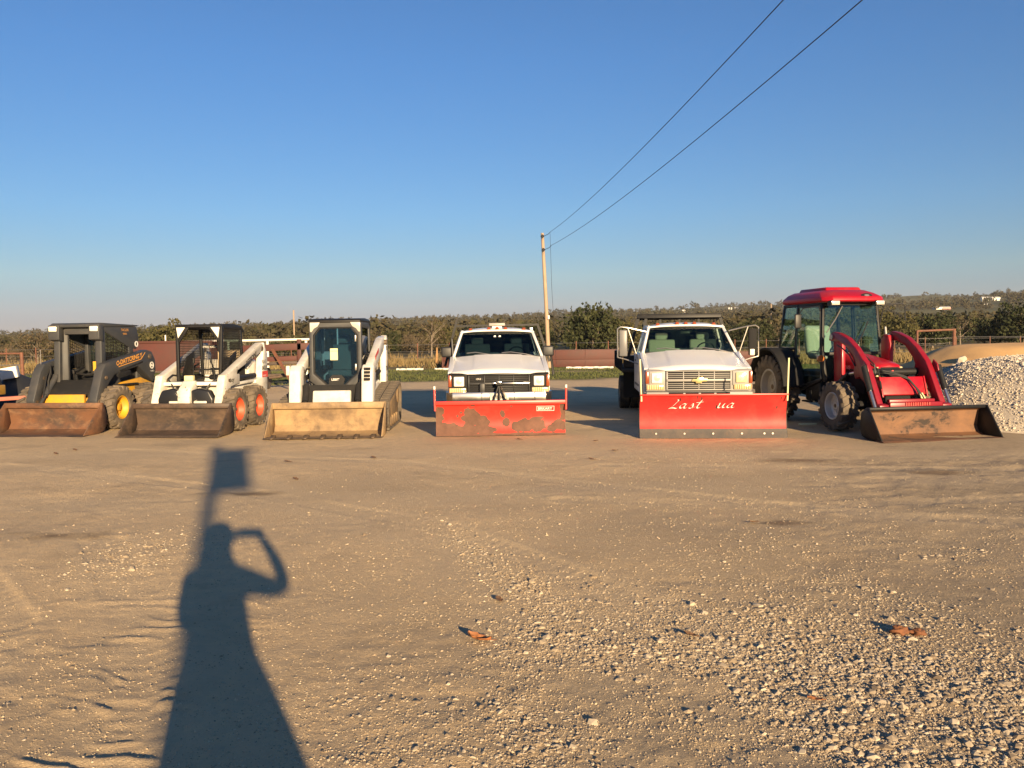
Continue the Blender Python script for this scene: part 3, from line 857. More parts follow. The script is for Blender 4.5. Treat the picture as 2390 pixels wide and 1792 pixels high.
ORD = ['leftmost', 'second from left', 'third from left', 'fourth from left', 'fifth from left', 'sixth from left', 'seventh from left', 'eighth from left', 'ninth from left', 'tenth from left', 'eleventh from left']
plan, bucket_of = [], {}
for (x, y, r) in rings:
    px = 1195+2003*x/y; u = random.random()
    pb = .72 if px < 700 else (.5 if px < 1300 else .28)
    k = 'bare' if u < pb else ('olive' if u < pb+(1-pb)*.62 else 'dark')
    sec = next(s for e, s in SECT if px < e); row = 'near' if r < 100 else ('middle' if r < 165 else 'far')
    bucket_of.setdefault((k, sec, row), []).append((px, len(plan)))
    plan.append((x, y, r, px, k))
lab_of = {}
for (k, sec, row), lst in bucket_of.items():
    lst.sort()
    for q, (px, i) in enumerate(lst):
        lab_of[i] = TL[k][0]+' in the '+row+' row '+sec+('' if len(lst) == 1 else (', '+(('left one', 'right one')[q] if len(lst) == 2 else 'rightmost' if q == len(lst)-1 else ORD[min(q, 10)])))
for i, (x, y, r, px, k) in enumerate(plan):
    s = random.uniform(.42, .72)*(.80 if r < 95 else 1.0 if r < 170 else 1.25)*(1.0 if px > 900 else .85 if px > 650 else .62)
    kk_ = k+str(random.randrange(3))
    if 2080 < px < 2345:   # low scrub under the open field and the barns
        gz_ = float(land_z(np.array([x]), np.array([y]))[0])
        s = min(s, max(.22, ((774-728)/2003*y+1.65-gz_)/TREE_KINDS[kk_][3]))
    plant_tree(kk_, x, y, s, lab_of[i], TL[k][1], parts=(r < 105), name={'bare': 'brush_tree', 'olive': 'leafy_tree', 'dark': 'evergreen_tree'}[k], sx=random.uniform(.85, 1.2))

def far_wood():
    rng = np.random.default_rng(77)
    Qs, Ts = [], []
    n = 0
    while n < 7400:
        r = math.exp(rng.uniform(math.log(150), math.log(2700))); th = rng.uniform(-R(36), R(36))
        x, y = r*math.sin(th), r*math.cos(th)
        if not tree_ok(x, y): continue
        px0 = 1195+2003*x/y
        dens = fbm(np.array([x/120.]), np.array([y/120.]), 420, 3)[0]
        if r < 1500 and dens < -.42: continue
        w = rng.uniform(3.6, 7.0)*(1 if r < 800 else 1.25)*(1 if r < 1700 else 1.35); h = w*rng.uniform(.75, 1.05)
        if px0 < 700 and r < 900: w *= .62+.38*max(0, px0)/700; h *= .62+.38*max(0, px0)/700
        base = np.clip(.25+.5*vnoise(np.array([x/70.]), np.array([y/70.]), 430)[0]+rng.uniform(-.25, .25)-.2*sstep(700, 1800, r), 0, 1)
        px_ = 1195+2003*x/y
        if 2080 < px_ < 2400 and r < 400:
            zz_ = float(land_z(np.array([x]), np.array([y]))[0])
            if zz_+h > 1.65+(774-724)/2003*y: continue
        nl = 92 if r < 420 else (46 if r < 900 else 22)
        p = rng.normal(0, 1, (nl, 3)); p /= np.linalg.norm(p, axis=1)[:, None]
        p *= rng.uniform(.45, 1.05, nl)[:, None]
        z = float(land_z(np.array([x]), np.array([y]))[0])
        pos = np.stack([x+p[:, 0]*w/2, y+p[:, 1]*w/2, z+h*.52+p[:, 2]*h/2], -1)
        nrm = p+rng.normal(0, .6, (nl, 3)); nrm /= np.linalg.norm(nrm, axis=1)[:, None]
        t1 = np.cross(nrm, rng.normal(0, 1, (nl, 3))); t1 /= np.linalg.norm(t1, axis=1)[:, None]; t2 = np.cross(nrm, t1)
        s = w*(.070 if nl == 92 else .108 if nl == 46 else .17)*rng.uniform(.7, 1.3, nl)[:, None]
        Qs.append(np.stack([pos-t1*s, pos-t2*s*.8, pos+t1*s, pos+t2*s*.8], 1))
        Ts.append(np.clip(base+rng.uniform(-.18, .18, nl), 0, 1)); n += 1
    Q = np.concatenate(Qs); T = np.concatenate(Ts)
    link('distant_wood', np_mesh('distant_wood', Q.reshape(-1, 3), np.arange(len(Q)*4).reshape(-1, 4), M['leaf_far'], False, {'tint': ('FACE', T)}, nper=4), kind='stuff')
far_wood()

# ============================================================ grasses
M['blade_green'] = tint_mat('green_grass_blades', [(.055, .070, .022), (.085, .098, .032), (.13, .125, .05)], .8)
M['blade_dry'] = tint_mat('dry_grass_blades', [(.15, .11, .05), (.24, .18, .085), (.20, .135, .06), (.105, .10, .04)], .85)
def blades(name, x, y, hmin, hmax, w, nb, matx, spread):
    n = len(x)
    z = ground_z(x, y)
    k = np.repeat(np.arange(n), nb); m = len(k)
    hh = RNG.uniform(hmin, hmax, n)[k]*RNG.uniform(.6, 1.1, m)
    a = RNG.uniform(0, 2*np.pi, m)
    bx = x[k]+RNG.normal(0, spread, m); by = y[k]+RNG.normal(0, spread, m)
    lx = RNG.normal(0, .30, m)*hh; ly = RNG.normal(0, .30, m)*hh
    dx, dy = np.cos(a)*w, np.sin(a)*w
    P = np.stack([np.stack([bx-dx, by-dy, z[k]-.03], -1), np.stack([bx+dx, by+dy, z[k]-.03], -1), np.stack([bx+lx, by+ly, z[k]+hh], -1)], 1)
    t = np.clip(RNG.uniform(0, 1, n)[k]*.7+RNG.uniform(0, .3, m), 0, 1)
    return link(name, np_mesh(name, P.reshape(-1, 3), np.arange(m*3).reshape(-1, 3), matx, False, {'tint': ('FACE', t)}), kind='stuff')
n = 16000
gx = RNG.uniform(-24, 16, n); gy = RNG.uniform(27, 47, n)
kk = (gy > 33.0+3.2*fbm(gx/6, gy/4, 80, 4)+1.4*fbm(gx/2.2, gy/1.6, 83, 3)-5*sstep(-5, -12, gx)) & (fbm(gx/2.2, gy/1.6, 83, 3) > -.4) & (gy < 44.8)
blades('green_grass', gx[kk], gy[kk], .05, .12, .02, 5, M['blade_green'], .08)
n = 9000
gy = 46.5+RNG.exponential(7, n); gx = RNG.uniform(-.62, .62, n)*gy
kk = (fbm(gx/5, gy/4, 440, 3) > -.25) & (gy < 95)
hs = np.where(gx/gy < .12, 1.0, .55)
blades('dry_grass', gx[kk & (gx/gy < .12)], gy[kk & (gx/gy < .12)], .15, .55, .035, 6, M['blade_dry'], .22)
blades('low_dry_grass', gx[kk & (gx/gy >= .12)], gy[kk & (gx/gy >= .12)], .12, .45, .045, 6, M['blade_dry'], .22)
# ============================================================ shared machine parts
def wheel_meshes(key, Rr, w, rr, rim_mat, tyre_mat, nlug=0, lugh=.03, dish=.3, rim_kind='skid', bolts=8):
    """tyre and rim around the x axis, outer face towards +x"""
    t = MB(); R0 = Rr-(lugh if nlug else 0)
    pr = [(-w*.36, rr), (-w*.47, rr+.18*(R0-rr)), (-w*.5, rr+.5*(R0-rr)), (-w*.48, rr+.8*(R0-rr)), (-w*.40, R0-.008), (-w*.2, R0), (w*.2, R0),
          (w*.40, R0-.008), (w*.48, rr+.8*(R0-rr)), (w*.5, rr+.5*(R0-rr)), (w*.47, rr+.18*(R0-rr)), (w*.36, rr)]
    if not nlug:
        pr = pr[:4]+[(-w*.42, R0-.004), (-w*.25, R0), (-w*.24, R0-.012), (-w*.21, R0-.012), (-w*.20, R0), (-w*.03, R0), (-w*.02, R0-.012), (w*.02, R0-.012), (w*.03, R0), (w*.20, R0), (w*.21, R0-.012), (w*.24, R0-.012), (w*.25, R0), (w*.42, R0-.004)]+pr[8:]
    t.lathe(pr, 40)
    if nlug:
        pitch = 2*math.pi/nlug
        for i in range(nlug):
            for side in (-1, 1):
                a0 = i*pitch+(pitch/2 if side > 0 else 0)
                def P(x, r, a): return (x, r*math.cos(a), r*math.sin(a))
                da = pitch*.27; sk = pitch*.55
                xo, xi = side*w*.505, -side*w*.02
                ri, ro = R0-.02, Rr
                b = [P(xo, ri-.02, a0-da), P(xo, ri-.02, a0+da), P(xi, ri, a0+sk+da*.8), P(xi, ri, a0+sk-da*.8)]
                u = [P(xo*.97, ro-.016, a0-da*.8), P(xo*.97, ro-.016, a0+da*.8), P(xi, ro, a0+sk+da*.62), P(xi, ro, a0+sk-da*.62)]
                t.hexa(b+u)
                # shoulder block running down the side wall
                rl = rr+.66*(R0-rr)
                b = [P(side*w*.40, rl, a0-da), P(side*w*.40, rl, a0+da), P(side*w*.515, rl, a0+da*.9), P(side*w*.515, rl, a0-da*.9)]
                u = [P(side*w*.40, ro-.03, a0-da), P(side*w*.40, ro-.03, a0+da), P(side*w*.505, ro-.02, a0+da*.9), P(side*w*.505, ro-.02, a0-da*.9)]
                t.hexa(b+u)
    tm = t.mesh('tyre', tyre_mat, smooth=38)
    r = MB()
    d = w*dish
    if rim_kind == 'skid':
        r.lathe([(w*.40, rr*1.04), (w*.42, rr*.99), (w*.40, rr*.94), (w*.30, rr*.90), (d*.45, rr*.80), (d*.3, rr*.72), (d*.3, rr*.36), (d*.75, rr*.30), (d*.85, rr*.12), (d*.85, .001)], 32)
        r.lathe([(-w*.40, rr*1.04), (-w*.42, rr*.9), (-w*.2, rr*.85), (-w*.2, .001)], 24)
        for i in range(bolts):
            a = 2*math.pi*i/bolts; q = rr*.52
            r.cyl((d*.25, q*math.cos(a), q*math.sin(a)), (d*.45, q*math.cos(a), q*math.sin(a)), .014, n=6)
    else:
        r.lathe([(w*.40, rr*1.05), (w*.43, rr*.99), (w*.40, rr*.93), (w*.10, rr*.86), (w*.02, rr*.62), (w*.12, rr*.50), (w*.14, rr*.34), (w*.2, rr*.28), (w*.2, .001)], 32)
        r.lathe([(-w*.40, rr*1.04), (-w*.42, rr*.9), (-w*.2, rr*.85), (-w*.2, .001)], 24)
        for i in range(bolts):
            a = 2*math.pi*i/bolts; q = rr*.42
            r.cyl((w*.10, q*math.cos(a), q*math.sin(a)), (w*.17, q*math.cos(a), q*math.sin(a)), .013, n=6)
    rm = r.mesh('rim', rim_mat, smooth=35)
    hb = MB().cyl((0, 0, 0), (w*.22, 0, 0), rr*.16, rr*.14, n=14).mesh('hub', M['edge_steel'])
    return rm, tm, hb

def put_wheel(ms, parent, loc, flip=False, spin=0.0, steer=0.0):
    rm, tm, hb = ms
    o = link('wheel', rm, parent, loc=loc)
    rot = Matrix.Rotation(steer + (math.pi if flip else 0), 4, 'Z') @ Matrix.Rotation(spin, 4, 'X')
    o.rotation_euler = rot.to_euler()
    link('tyre', tm, o); link('hub', hb, o)
    return o

def bucket(parent, W, prof, mats, side_front, teeth=0, bar_h=.09, thick=.012, tooth_dirs=1, edge=True):
    """prof: (y,z) of the inner sheet, from lip to top edge; side_front: outline of the end plates"""
    sh_m, side_m, edge_m = mats
    mb = MB()
    n = len(prof)
    # offset outline for the sheet's thickness (outer side)
    out = []
    for i, p in enumerate(prof):
        a = Vector(prof[max(0, i-1)]); b = Vector(prof[min(n-1, i+1)])
        d = (b-a).normalized(); nn = Vector((d.y, -d.x))
        out.append((p[0]+nn.x*thick, p[1]+nn.y*thick))
    mb.prism('x', list(prof)+out[::-1], -W/2+.012, W/2-.012)
    o = mb.build('bucket', sh_m, parent, smooth=25)
    for s in (-1, 1):
        p = MB(); x = s*W/2
        p.prism('x', side_front, x-.011, x+.011)
        p.build('side_plate', side_m, o, bevel=.004, seg=1)
    ty, tz = prof[-1]
    MB().box(-W/2-.012, W/2+.012, ty-.035, ty+.012, tz-bar_h, tz+.012).build('top_bar', side_m, o, bevel=.006, seg=1)
    if edge:
        MB().prism('x', [(-.03, .004), (.16, .006), (.16, .020), (.0, .020)], -W/2-.014, W/2+.014).build('cutting_edge', edge_m, o)
    if teeth:
        tm = None
        for i in range(teeth):
            x = -W/2+W*(i+.5)/teeth
            if tm is None:
                t = MB(); t.hexa([(-.03, -.10, .005), (.03, -.10, .005), (.045, .10, .021), (-.045, .10, .021), (-.02, -.10, .02), (.02, -.10, .02), (.045, .10, .06), (-.045, .10, .06)])
                tm = t.mesh('tooth', edge_m, bevel=.006, seg=1)
            link('tooth', tm, o, loc=(x, 0, 0))
    return o

def bolt_ring(mb, c, r, n, br, ax):
    for i in range(n):
        a = 2*math.pi*i/n
        if ax == 'x': p = Vector(c)+Vector((0, r*math.cos(a), r*math.sin(a))); d = Vector((.012, 0, 0))
        else: p = Vector(c)+Vector((r*math.cos(a), 0, r*math.sin(a))); d = Vector((0, -.012, 0))
        mb.cyl(p, p+d, br, n=6)

def ring_yz(x, cy, cz, r0, r1, n=20, mirror=False):
    mb = MB()
    mb.lathe([(-.002, r0), (.004, r0), (.004, r1), (-.002, r1)], n, (x, cy, cz), closed=True)
    return mb

# ============================================================ grey and yellow skid steer loader at the left
def grey_loader():
    t = thing('skid_steer_loader', 'dark grey and yellow skid steer loader with a rusty brown bucket', 'skid steer loader', (-8.43, 14.98, 0), R(-6.5))
    G, Y, B = M['grey_paint'], M['yellow'], M['black_matte']
    bk = bucket(t, 1.88, [(0, .016), (.52, .016), (.66, .07), (.73, .18), (.70, .34), (.63, .54)], (M['rust_bucket'], M['rust_bucket'], M['rust_dark']),
           [(.02, .012), (.50, .004), (.66, .045), (.755, .17), (.735, .36), (.655, .55), (.60, .55)], bar_h=.085)
    ms = wheel_meshes('jd', .42, .31, .215, M['yellow'], M['tyre_dusty'], 18, .032)
    for y in (1.30, 2.42):
        put_wheel(ms, t, (.80, y, .415), spin=y)
        put_wheel(ms, t, (-.80, y, .415), True, spin=y*2)
    # chassis
    MB().prism('x', [(.98, .26), (2.95, .26), (3.0, .70), (2.55, .72), (1.75, .66), (1.10, .60)], -.60, .60).build('chassis', Y, t, bevel=.02)
    MB().hexa([(-.42, .90, .34), (.40, .90, .34), (.40, .99, .34), (-.42, .99, .34), (-.36, 1.02, .675), (.34, 1.02, .675), (.34, 1.08, .675), (-.36, 1.08, .675)]).build('front_plate', Y, t, bevel=.008)
    for s in (-1, 1):
        MB().prism('x', [(1.45, .74), (1.75, .86), (2.45, .93), (2.9, .80), (2.95, .62), (1.62, .60)], s*.60, s*.655).build('side_panel', Y, t, bevel=.012)
        MB().box(min(s*.60, s*.72), max(s*.60, s*.72), 1.55, 2.25, .80, .835).build('step', B, t, bevel=.006)
    # engine hood at the rear
    MB().prism('x', [(2.55, .85), (3.05, .75), (3.06, 1.12), (2.95, 1.42), (2.55, 1.44)], -.52, .52).build('engine_hood', G, t, bevel=.03)
    # cab
    cab = MB()
    for s in (-1, 1):
        cab.hexa([(s*.49, 1.36, .66), (s*.37, 1.36, .66), (s*.37, 1.48, .66), (s*.49, 1.52, .66), (s*.48, 1.42, 1.92), (s*.36, 1.42, 1.92), (s*.36, 1.52, 1.92), (s*.48, 1.56, 1.92)])
        cab.hexa([(s*.37, 1.44, .68), (s*.27, 1.50, .68), (s*.27, 1.56, .68), (s*.37, 1.54, .68), (s*.36, 1.48, 1.90), (s*.27, 1.53, 1.90), (s*.27, 1.58, 1.90), (s*.36, 1.57, 1.90)])
        cab.prism('x', [(2.36, 1.05), (2.52, 1.05), (2.50, 1.95), (2.34, 1.95)], min(s*.40, s*.48), max(s*.40, s*.48))
        # sloping upper side panel
        cab.prism('x', [(1.50, 1.86), (2.40, 1.52), (2.62, 1.50), (2.72, 1.72), (2.64, 1.95), (1.45, 1.95)], min(s*.455, s*.485), max(s*.455, s*.485))
        cab.prism('x', [(1.40, .66), (2.55, .80), (2.55, 1.12), (1.45, 1.12)], min(s*.455, s*.485), max(s*.455, s*.485))
    cab.box(-.30, .30, 1.46, 1.56, 1.80, 1.93)
    cab.build('cab', G, t, bevel=.012)
    rf = MB(); rf.prism('x', [(1.34, 1.93), (2.66, 1.955), (2.70, 1.985), (1.40, 2.015), (1.33, 1.985)], -.50, .50)
    rf.build('roof', G, t, bevel=.014)
    for s in (-1, 1):
        lb = MB(); lb.hexa([(s*.515, 1.29, 1.70), (s*.30, 1.29, 1.70), (s*.30, 1.44, 1.66), (s*.515, 1.44, 1.66), (s*.515, 1.30, 1.975), (s*.30, 1.30, 1.975), (s*.30, 1.44, 1.975), (s*.515, 1.44, 1.975)])
        o = lb.build('lamp_housing', G, t, bevel=.012)
        MB().box(min(s*.335, s*.495), max(s*.335, s*.495), 1.272, 1.296, 1.855, 1.952).build('work_lamp', M['lamp'], o, bevel=.012)
    MB().prism('x', [(1.10, .69), (1.42, .93), (1.50, .93), (1.50, .66), (1.14, .64)], -.44, .44).build('kick_panel', B, t, bevel=.01)
    MB().box(-.38, .38, 1.53, 2.40, .66, .70).build('cab_floor', B, t)
    for s in (-1, 1):
        MB().grid_bars((s*.47, 1.54, 1.12), (s*.47, 2.38, 1.12), (s*.47, 2.38, 1.55), (s*.47, 1.54, 1.88), 14, 10, .005).build('side_screen', B, t)
    MB().grid_bars((-.40, 2.44, .98), (.40, 2.44, .98), (.40, 2.44, 1.9), (-.40, 2.44, 1.9), 13, 14, .005).build('rear_screen', B, t)
    MB().box(-.40, .40, 2.455, 2.462, .95, 1.92).build('rear_window', M['glass_green'], t)
    seat = MB(); seat.box(-.24, .24, 1.85, 2.25, .84, .98); seat.prism('x', [(2.18, .95), (2.32, .95), (2.40, 1.36), (2.30, 1.36)], -.24, .24)
    seat.build('seat', M['black'], t, bevel=.04)
    lb = MB(); lb.tube([(-.28, 2.0, 1.15), (-.26, 1.68, 1.05), (0, 1.62, 1.02), (.26, 1.68, 1.05), (.28, 2.0, 1.15)], .022, n=8)
    lb.build('lap_bar', M['black'], t)
    lv = MB()
    for s in (-1, 1):
        lv.tube([(s*.22, 1.62, .70), (s*.22, 1.60, .95), (s*.20, 1.56, 1.06)], .016, n=6)
        lv.cyl((s*.20, 1.56, 1.05), (s*.20, 1.55, 1.12), .026, n=8)
    lv.build('control_lever', M['black'], t)
    MB().box(.282, .355, 1.432, 1.440, 1.10, 1.28).build('warning_sticker', M['yellow'], t)
    # lift arms
    for s in (-1, 1):
        a, b = min(s*.535, s*.70), max(s*.535, s*.70)
        am = MB()
        am.prism('x', [(.86, .46), (1.02, .46), (1.10, .70), (1.30, .90), (1.46, 1.02), (2.30, 1.16), (2.58, 1.00), (2.84, .82), (2.96, 1.05), (2.94, 1.28), (2.82, 1.44), (2.64, 1.48), (1.34, 1.28), (1.18, 1.24), (1.06, 1.10), (.84, .58)], a, b)
        arm = am.build('lift_arm', G, t, bevel=.018)
        MB().prism('x', [(1.62, 1.105), (2.45, 1.255), (2.46, 1.225), (1.66, 1.075)], s*.700, s*.708).build('arm_slot', M['black_matte'], arm)
        MB().prism('x', [(1.50, 1.02), (1.58, .94), (1.95, .99), (2.02, 1.06), (1.95, 1.10), (1.58, 1.06)], min(s*.69, s*.725), max(s*.69, s*.725)).build('arm_cover', M['black_matte'], arm, bevel=.015)
        cy = MB(); cy.cyl((s*.46, 1.40, 1.00), (s*.46, 1.06, .66), .055, n=14); cy.cyl((s*.46, 1.10, .70), (s*.46, .86, .45), .03, n=12)
        cy.cyl((s*.40, 1.40, 1.0), (s*.52, 1.40, 1.0), .05, n=12)
        cy.build('tilt_cylinder', M['grey_paint'], t)
        hs = MB(); hs.tube([(s*.50, 1.30, 1.22), (s*.44, 1.22, 1.10), (s*.47, 1.18, .92), (s*.42, 1.10, .72)], .016, n=6)
        hs.build('hydraulic_hose', M['hose'], t)
    for s in (-1, 1):
        for (py, pz, pr) in ((2.72, 1.34, .05), (1.16, .98, .035), (.92, .54, .04)):
            MB().cyl((s*.53, py, pz), (s*.725, py, pz), pr, n=12).build('pivot_pin', M['edge_steel'], t)
        MB().tube([(s*.50, 2.2, 1.02), (s*.52, 1.7, 1.16), (s*.515, 1.36, 1.20), (s*.49, 1.16, 1.02), (s*.45, .98, .62)], .014, n=6).build('hydraulic_hose', M['hose'], t)
    MB().box(.03, .10, 1.07, 1.082, .60, .65).build('warning_sticker', M['black_print'], t)
    MB().hexa([(-.55, .80, .30), (.55, .80, .30), (.55, .88, .30), (-.55, .88, .30), (-.55, .74, .50), (.55, .74, .50), (.55, .82, .50), (-.55, .82, .50)]).build('bucket_coupler', B, t, bevel=.008)
    MB().cyl((-.62, 1.20, 1.22), (-.62, 1.20, 1.52), .006, n=6).build('antenna', M['bare_metal'], t)
    g = lettering(t, 'O-DATTCRING Y', .125, lambda u, v: (.704, 1.52+u*.985, 1.19+v+u*.158), M['orange_print'], bold=.003, spacing=.95)
    MB().prism('x', [(1.60, 1.165), (2.40, 1.29), (2.56, 1.42), (2.555, 1.43), (2.39, 1.302), (1.60, 1.177)], .7005, .7035).build('stripe', M['orange_print'], t)
    ring_yz(.702, 2.80, 1.16, .052, .073).build('badge', M['white_print'], t)
    MB().prism('x', [(2.775, 1.14), (2.83, 1.14), (2.83, 1.165), (2.80, 1.19), (2.775, 1.17)], .7005, .705).build('badge', M['white_print'], t)
    lettering(t, 'TURBO', .045, lambda u, v: (.703, 2.73+u, 1.03+v), M['white_print'])
    lettering(t, 'TACLOS', .07, lambda u, v: (.489, 2.08+u, 1.86+v), M['orange_print'])
    lettering(t, 'SERIES', .05, lambda u, v: (.489, 2.14+u, 1.79+v), M['orange_print'])
    ring_yz(.487, 2.62, 1.60, .035, .06, 16).build('badge', M['white_print'], t)
    return t
grey_loader()

# ============================================================ white and black caged skid steer
def caged_loader():
    t = thing('skid_steer_loader', 'white skid steer loader with an open black cage cab and orange rims', 'skid steer loader', (-5.93, 14.62, 0), R(-5))
    Wm, Bk = M['white_worn'], M['black']
    bucket(t, 1.80, [(0, .016), (.50, .016), (.64, .06), (.71, .17), (.68, .34), (.62, .53)], (M['rust_dark'], M['rust_dark'], M['edge_steel']),
           [(.02, .012), (.48, .004), (.64, .04), (.735, .16), (.715, .36), (.64, .54), (.585, .54)], bar_h=.08)
    ms = wheel_meshes('bob', .395, .30, .205, M['orange_rim'], M['tyre_dusty'], 17, .03, dish=.22)
    for y in (1.13, 2.08):
        put_wheel(ms, t, (.725, y, .39), spin=y*3)
        put_wheel(ms, t, (-.725, y, .39), True, spin=y)
    MB().prism('x', [(.90, .28), (2.75, .28), (2.80, .60), (2.6, .84), (1.25, .84), (1.0, .70)], -.55, .55).build('chassis', M['white'], t, bevel=.02)
    MB().box(-.52, .52, .98, 1.30, .835, .90).build('front_deck', M['white'], t, bevel=.01)
    # worn black coupler with the white centre bracket
    cp = MB()
    for s in (-1, 1):
        cp.prism('y', [(s*.12, .40), (s*.50, .40), (s*.52, .60), (s*.44, .76), (s*.24, .80), (s*.10, .76)], .74, .92)
    cp.build('bucket_coupler', M['chipped_black'], t, bevel=.035, seg=3)
    MB().prism('x', [(.68, .42), (.86, .42), (1.02, .80), (1.02, .93), (.90, .93), (.72, .80), (.66, .62)], -.115, .115).build('centre_bracket', Wm, t, bevel=.03)
    for x0, x1 in ((-.30, -.13), (.16, .40)): MB().box(x0, x1, .72, .80, .52, .572).build('coupler_foot', Wm, t, bevel=.015)
    for s in (-1, 1):
        MB().cyl((s*.24, 1.05, .84), (s*.24, .80, .62), .045, n=12).build('tilt_cylinder', Bk, t)
    # lift arms: front blade, straight arm, rear upright
    for s in (-1, 1):
        a, b = min(s*.52, s*.66), max(s*.52, s*.66)
        arm = MB().prism('x', [(.78, .40), (.90, .40), (1.02, .62), (1.22, .80), (1.62, .84), (1.62, 1.02), (1.50, 1.02), (1.52, 1.08), (2.70, 1.40), (2.86, 1.55), (2.74, 1.60), (1.08, 1.04), (.96, 1.02), (.76, .52)], a, b).build('lift_arm', Wm, t, bevel=.014)
        MB().beam((s*.60, 1.40, .83), (s*.60, 2.60, .86), .06, .055).build('lower_link', M['white'], t, bevel=.008)
        MB().prism('x', [(2.74, .30), (2.98, .30), (3.06, 1.38), (2.98, 1.44), (2.90, 1.60), (2.86, 1.60), (2.80, 1.30), (2.72, .90), (2.40, .86), (2.40, .80), (2.70, .72)], a, b).build('rear_upright', M['white'], t, bevel=.014)
        MB().cyl((s*.57, 1.66, .94), (s*.57, 2.55, .95), .05, n=12).build('lift_cylinder', Bk, t)
    for s in (-1, 1):
        for (py, pz, pr) in ((2.76, 1.48, .045), (1.12, .92, .03), (.82, .47, .038)):
            MB().cyl((s*.51, py, pz), (s*.675, py, pz), pr, n=12).build('pivot_pin', M['edge_steel'], t)
        MB().tube([(s*.49, 1.7, .98), (s*.50, 1.3, 1.02), (s*.48, 1.08, .96), (s*.36, .98, .86), (s*.28, .92, .74)], .014, n=6).build('hydraulic_hose', M['hose'], t)
    MB().prism('x', [(2.45, .82), (2.85, .80), (2.88, 1.25), (2.45, 1.28)], -.50, .50).build('engine_cover', M['white'], t, bevel=.04)
    gr = MB()
    for i in range(9):
        gr.box(.505, .52, 1.72+.06*i, 1.745+.06*i, .98, 1.26)
    gr.box(.49, .505, 1.70, 2.25, .96, 1.28)
    gr.build('side_grille', M['black_matte'], t)
    # cage cab
    z0, z1 = .88, 1.93
    cab = MB()
    for s in (-1, 1):
        cab.beam((s*.40, 1.34, z0-.04), (s*.425, 1.40, z1), .055, .075, (0, 1, 0))
        cab.beam((s*.41, 2.38, z0), (s*.40, 2.30, z1), .05, .07, (0, 1, 0))
        cab.beam((s*.415, 1.36, z0), (s*.415, 2.40, z0), .05, .06)
        cab.beam((s*.425, 1.40, z1-.03), (s*.405, 2.32, z1-.05), .05, .06)
        cab.hexa([(s*.40, 1.345, 1.62), (s*.37, 1.345, 1.62), (s*.37, 1.385, 1.62), (s*.40, 1.385, 1.62), (s*.43, 1.35, 1.93), (s*.16, 1.35, 1.93), (s*.16, 1.39, 1.93), (s*.43, 1.39, 1.93)])
        cab.hexa([(s*.435, 1.5, .98), (s*.415, 1.5, .98), (s*.415, 1.95, .98), (s*.435, 1.95, .98), (s*.435, 1.75, 1.35), (s*.415, 1.75, 1.35), (s*.415, 2.05, 1.45), (s*.435, 2.05, 1.45)])
    cab.beam((-.41, 2.30, z1-.05), (.41, 2.30, z1-.05), .05, .06)
    cab.build('cab', Bk, t, bevel=.01)
    rf = MB(); rf.prism('x', [(1.32, 1.90), (2.30, 1.86), (2.40, 1.80), (2.42, 1.84), (2.30, 1.93), (1.90, 1.965), (1.34, 1.955)], -.44, .44)
    rf.build('roof', Bk, t, bevel=.012)
    for s in (-1, 1):
        MB().prism('y', [(s*.415, 1.90), (s*.245, 1.90), (s*.385, 1.70)], 1.325, 1.345).build('corner_lamp', M['lamp'], t, bevel=.005)
        MB().grid_bars((s*.43, 1.42, .94), (s*.43, 2.36, .94), (s*.42, 2.30, 1.86), (s*.435, 1.44, 1.88), 18, 20, .0055).build('side_screen', M['black_matte'], t)
    MB().grid_bars((-.38, 2.36, 1.0), (.02, 2.36, 1.0), (.02, 2.31, 1.86), (-.38, 2.31, 1.86), 12, 20, .0055).build('rear_screen', M['black_matte'], t)
    MB().box(-.06, .40, 2.30, 2.33, .9, 1.46).build('rear_panel', M['seat_tan'], t, bevel=.005)
    MB().box(-.06, .06, 2.29, 2.32, 1.46, 1.85).build('rear_frame', M['seat_tan'], t)
    MB().box(.06, .38, 2.33, 2.34, 1.44, 1.82).build('rear_window', M['glass'], t)
    st = MB(); st.box(-.02, .36, 1.75, 2.15, .90, 1.0); st.prism('x', [(2.02, .96), (2.14, .96), (2.24, 1.30), (2.14, 1.34), (2.06, 1.24)], .06, .38)
    st.build('seat', M['black'], t, bevel=.04)
    rd = MB()
    rd.box(-.33, -.16, 1.40, 1.50, .90, 1.00)
    rd.build('control_box', M['cream'], t, bevel=.01)
    lv = MB()
    for s in (-1, 1):
        lv.tube([(s*.20, 1.55, .90), (s*.20, 1.52, 1.12), (s*.17, 1.48, 1.25)], .015, n=6)
        lv.cyl((s*.17, 1.48, 1.24), (s*.165, 1.47, 1.33), .025, n=8)
    lv.build('control_lever', M['black'], t)
    MB().tube([(-.34, 2.05, 1.20), (-.32, 1.72, 1.12), (0, 1.66, 1.10), (.32, 1.72, 1.12), (.34, 2.05, 1.20)], .02, n=8).build('lap_bar', M['black'], t)
    MB().box(-.31, .0, 2.335, 2.345, 1.50, 1.555).build('cab_sign', M['black_print'], t)
    lettering(t, 'ETERE AUCTIONMAR', .05, lambda u, v: (-.36+u*.92, 2.30, 1.51+v), M['white_print'])
    lettering(t, 'REEBDINI', .17, lambda u, v: (.6635, 1.93+u*.80, 1.14+v*.85+u*.30), M['black_print'], bold=.004, spacing=.9)
    lettering(t, 'boy', .14, lambda u, v: (.6635, 1.16+u*.9, .88+v*.8+u*.06), M['black_print'], bold=.003, shear=.2)
    lettering(t, 'RILA E', .10, lambda u, v: (.6635, 2.74+u*.72, 1.18+v), M['black_print'], bold=.002)
    lettering(t, 'BAGLD', .115, lambda u, v: (.6635, 2.735+u*.72, 1.05+v), M['black_print'], bold=.004)
    MB().box(.660, .665, 2.735, 3.03, .90, 1.02).build('red_sticker', M['red_print'], t)
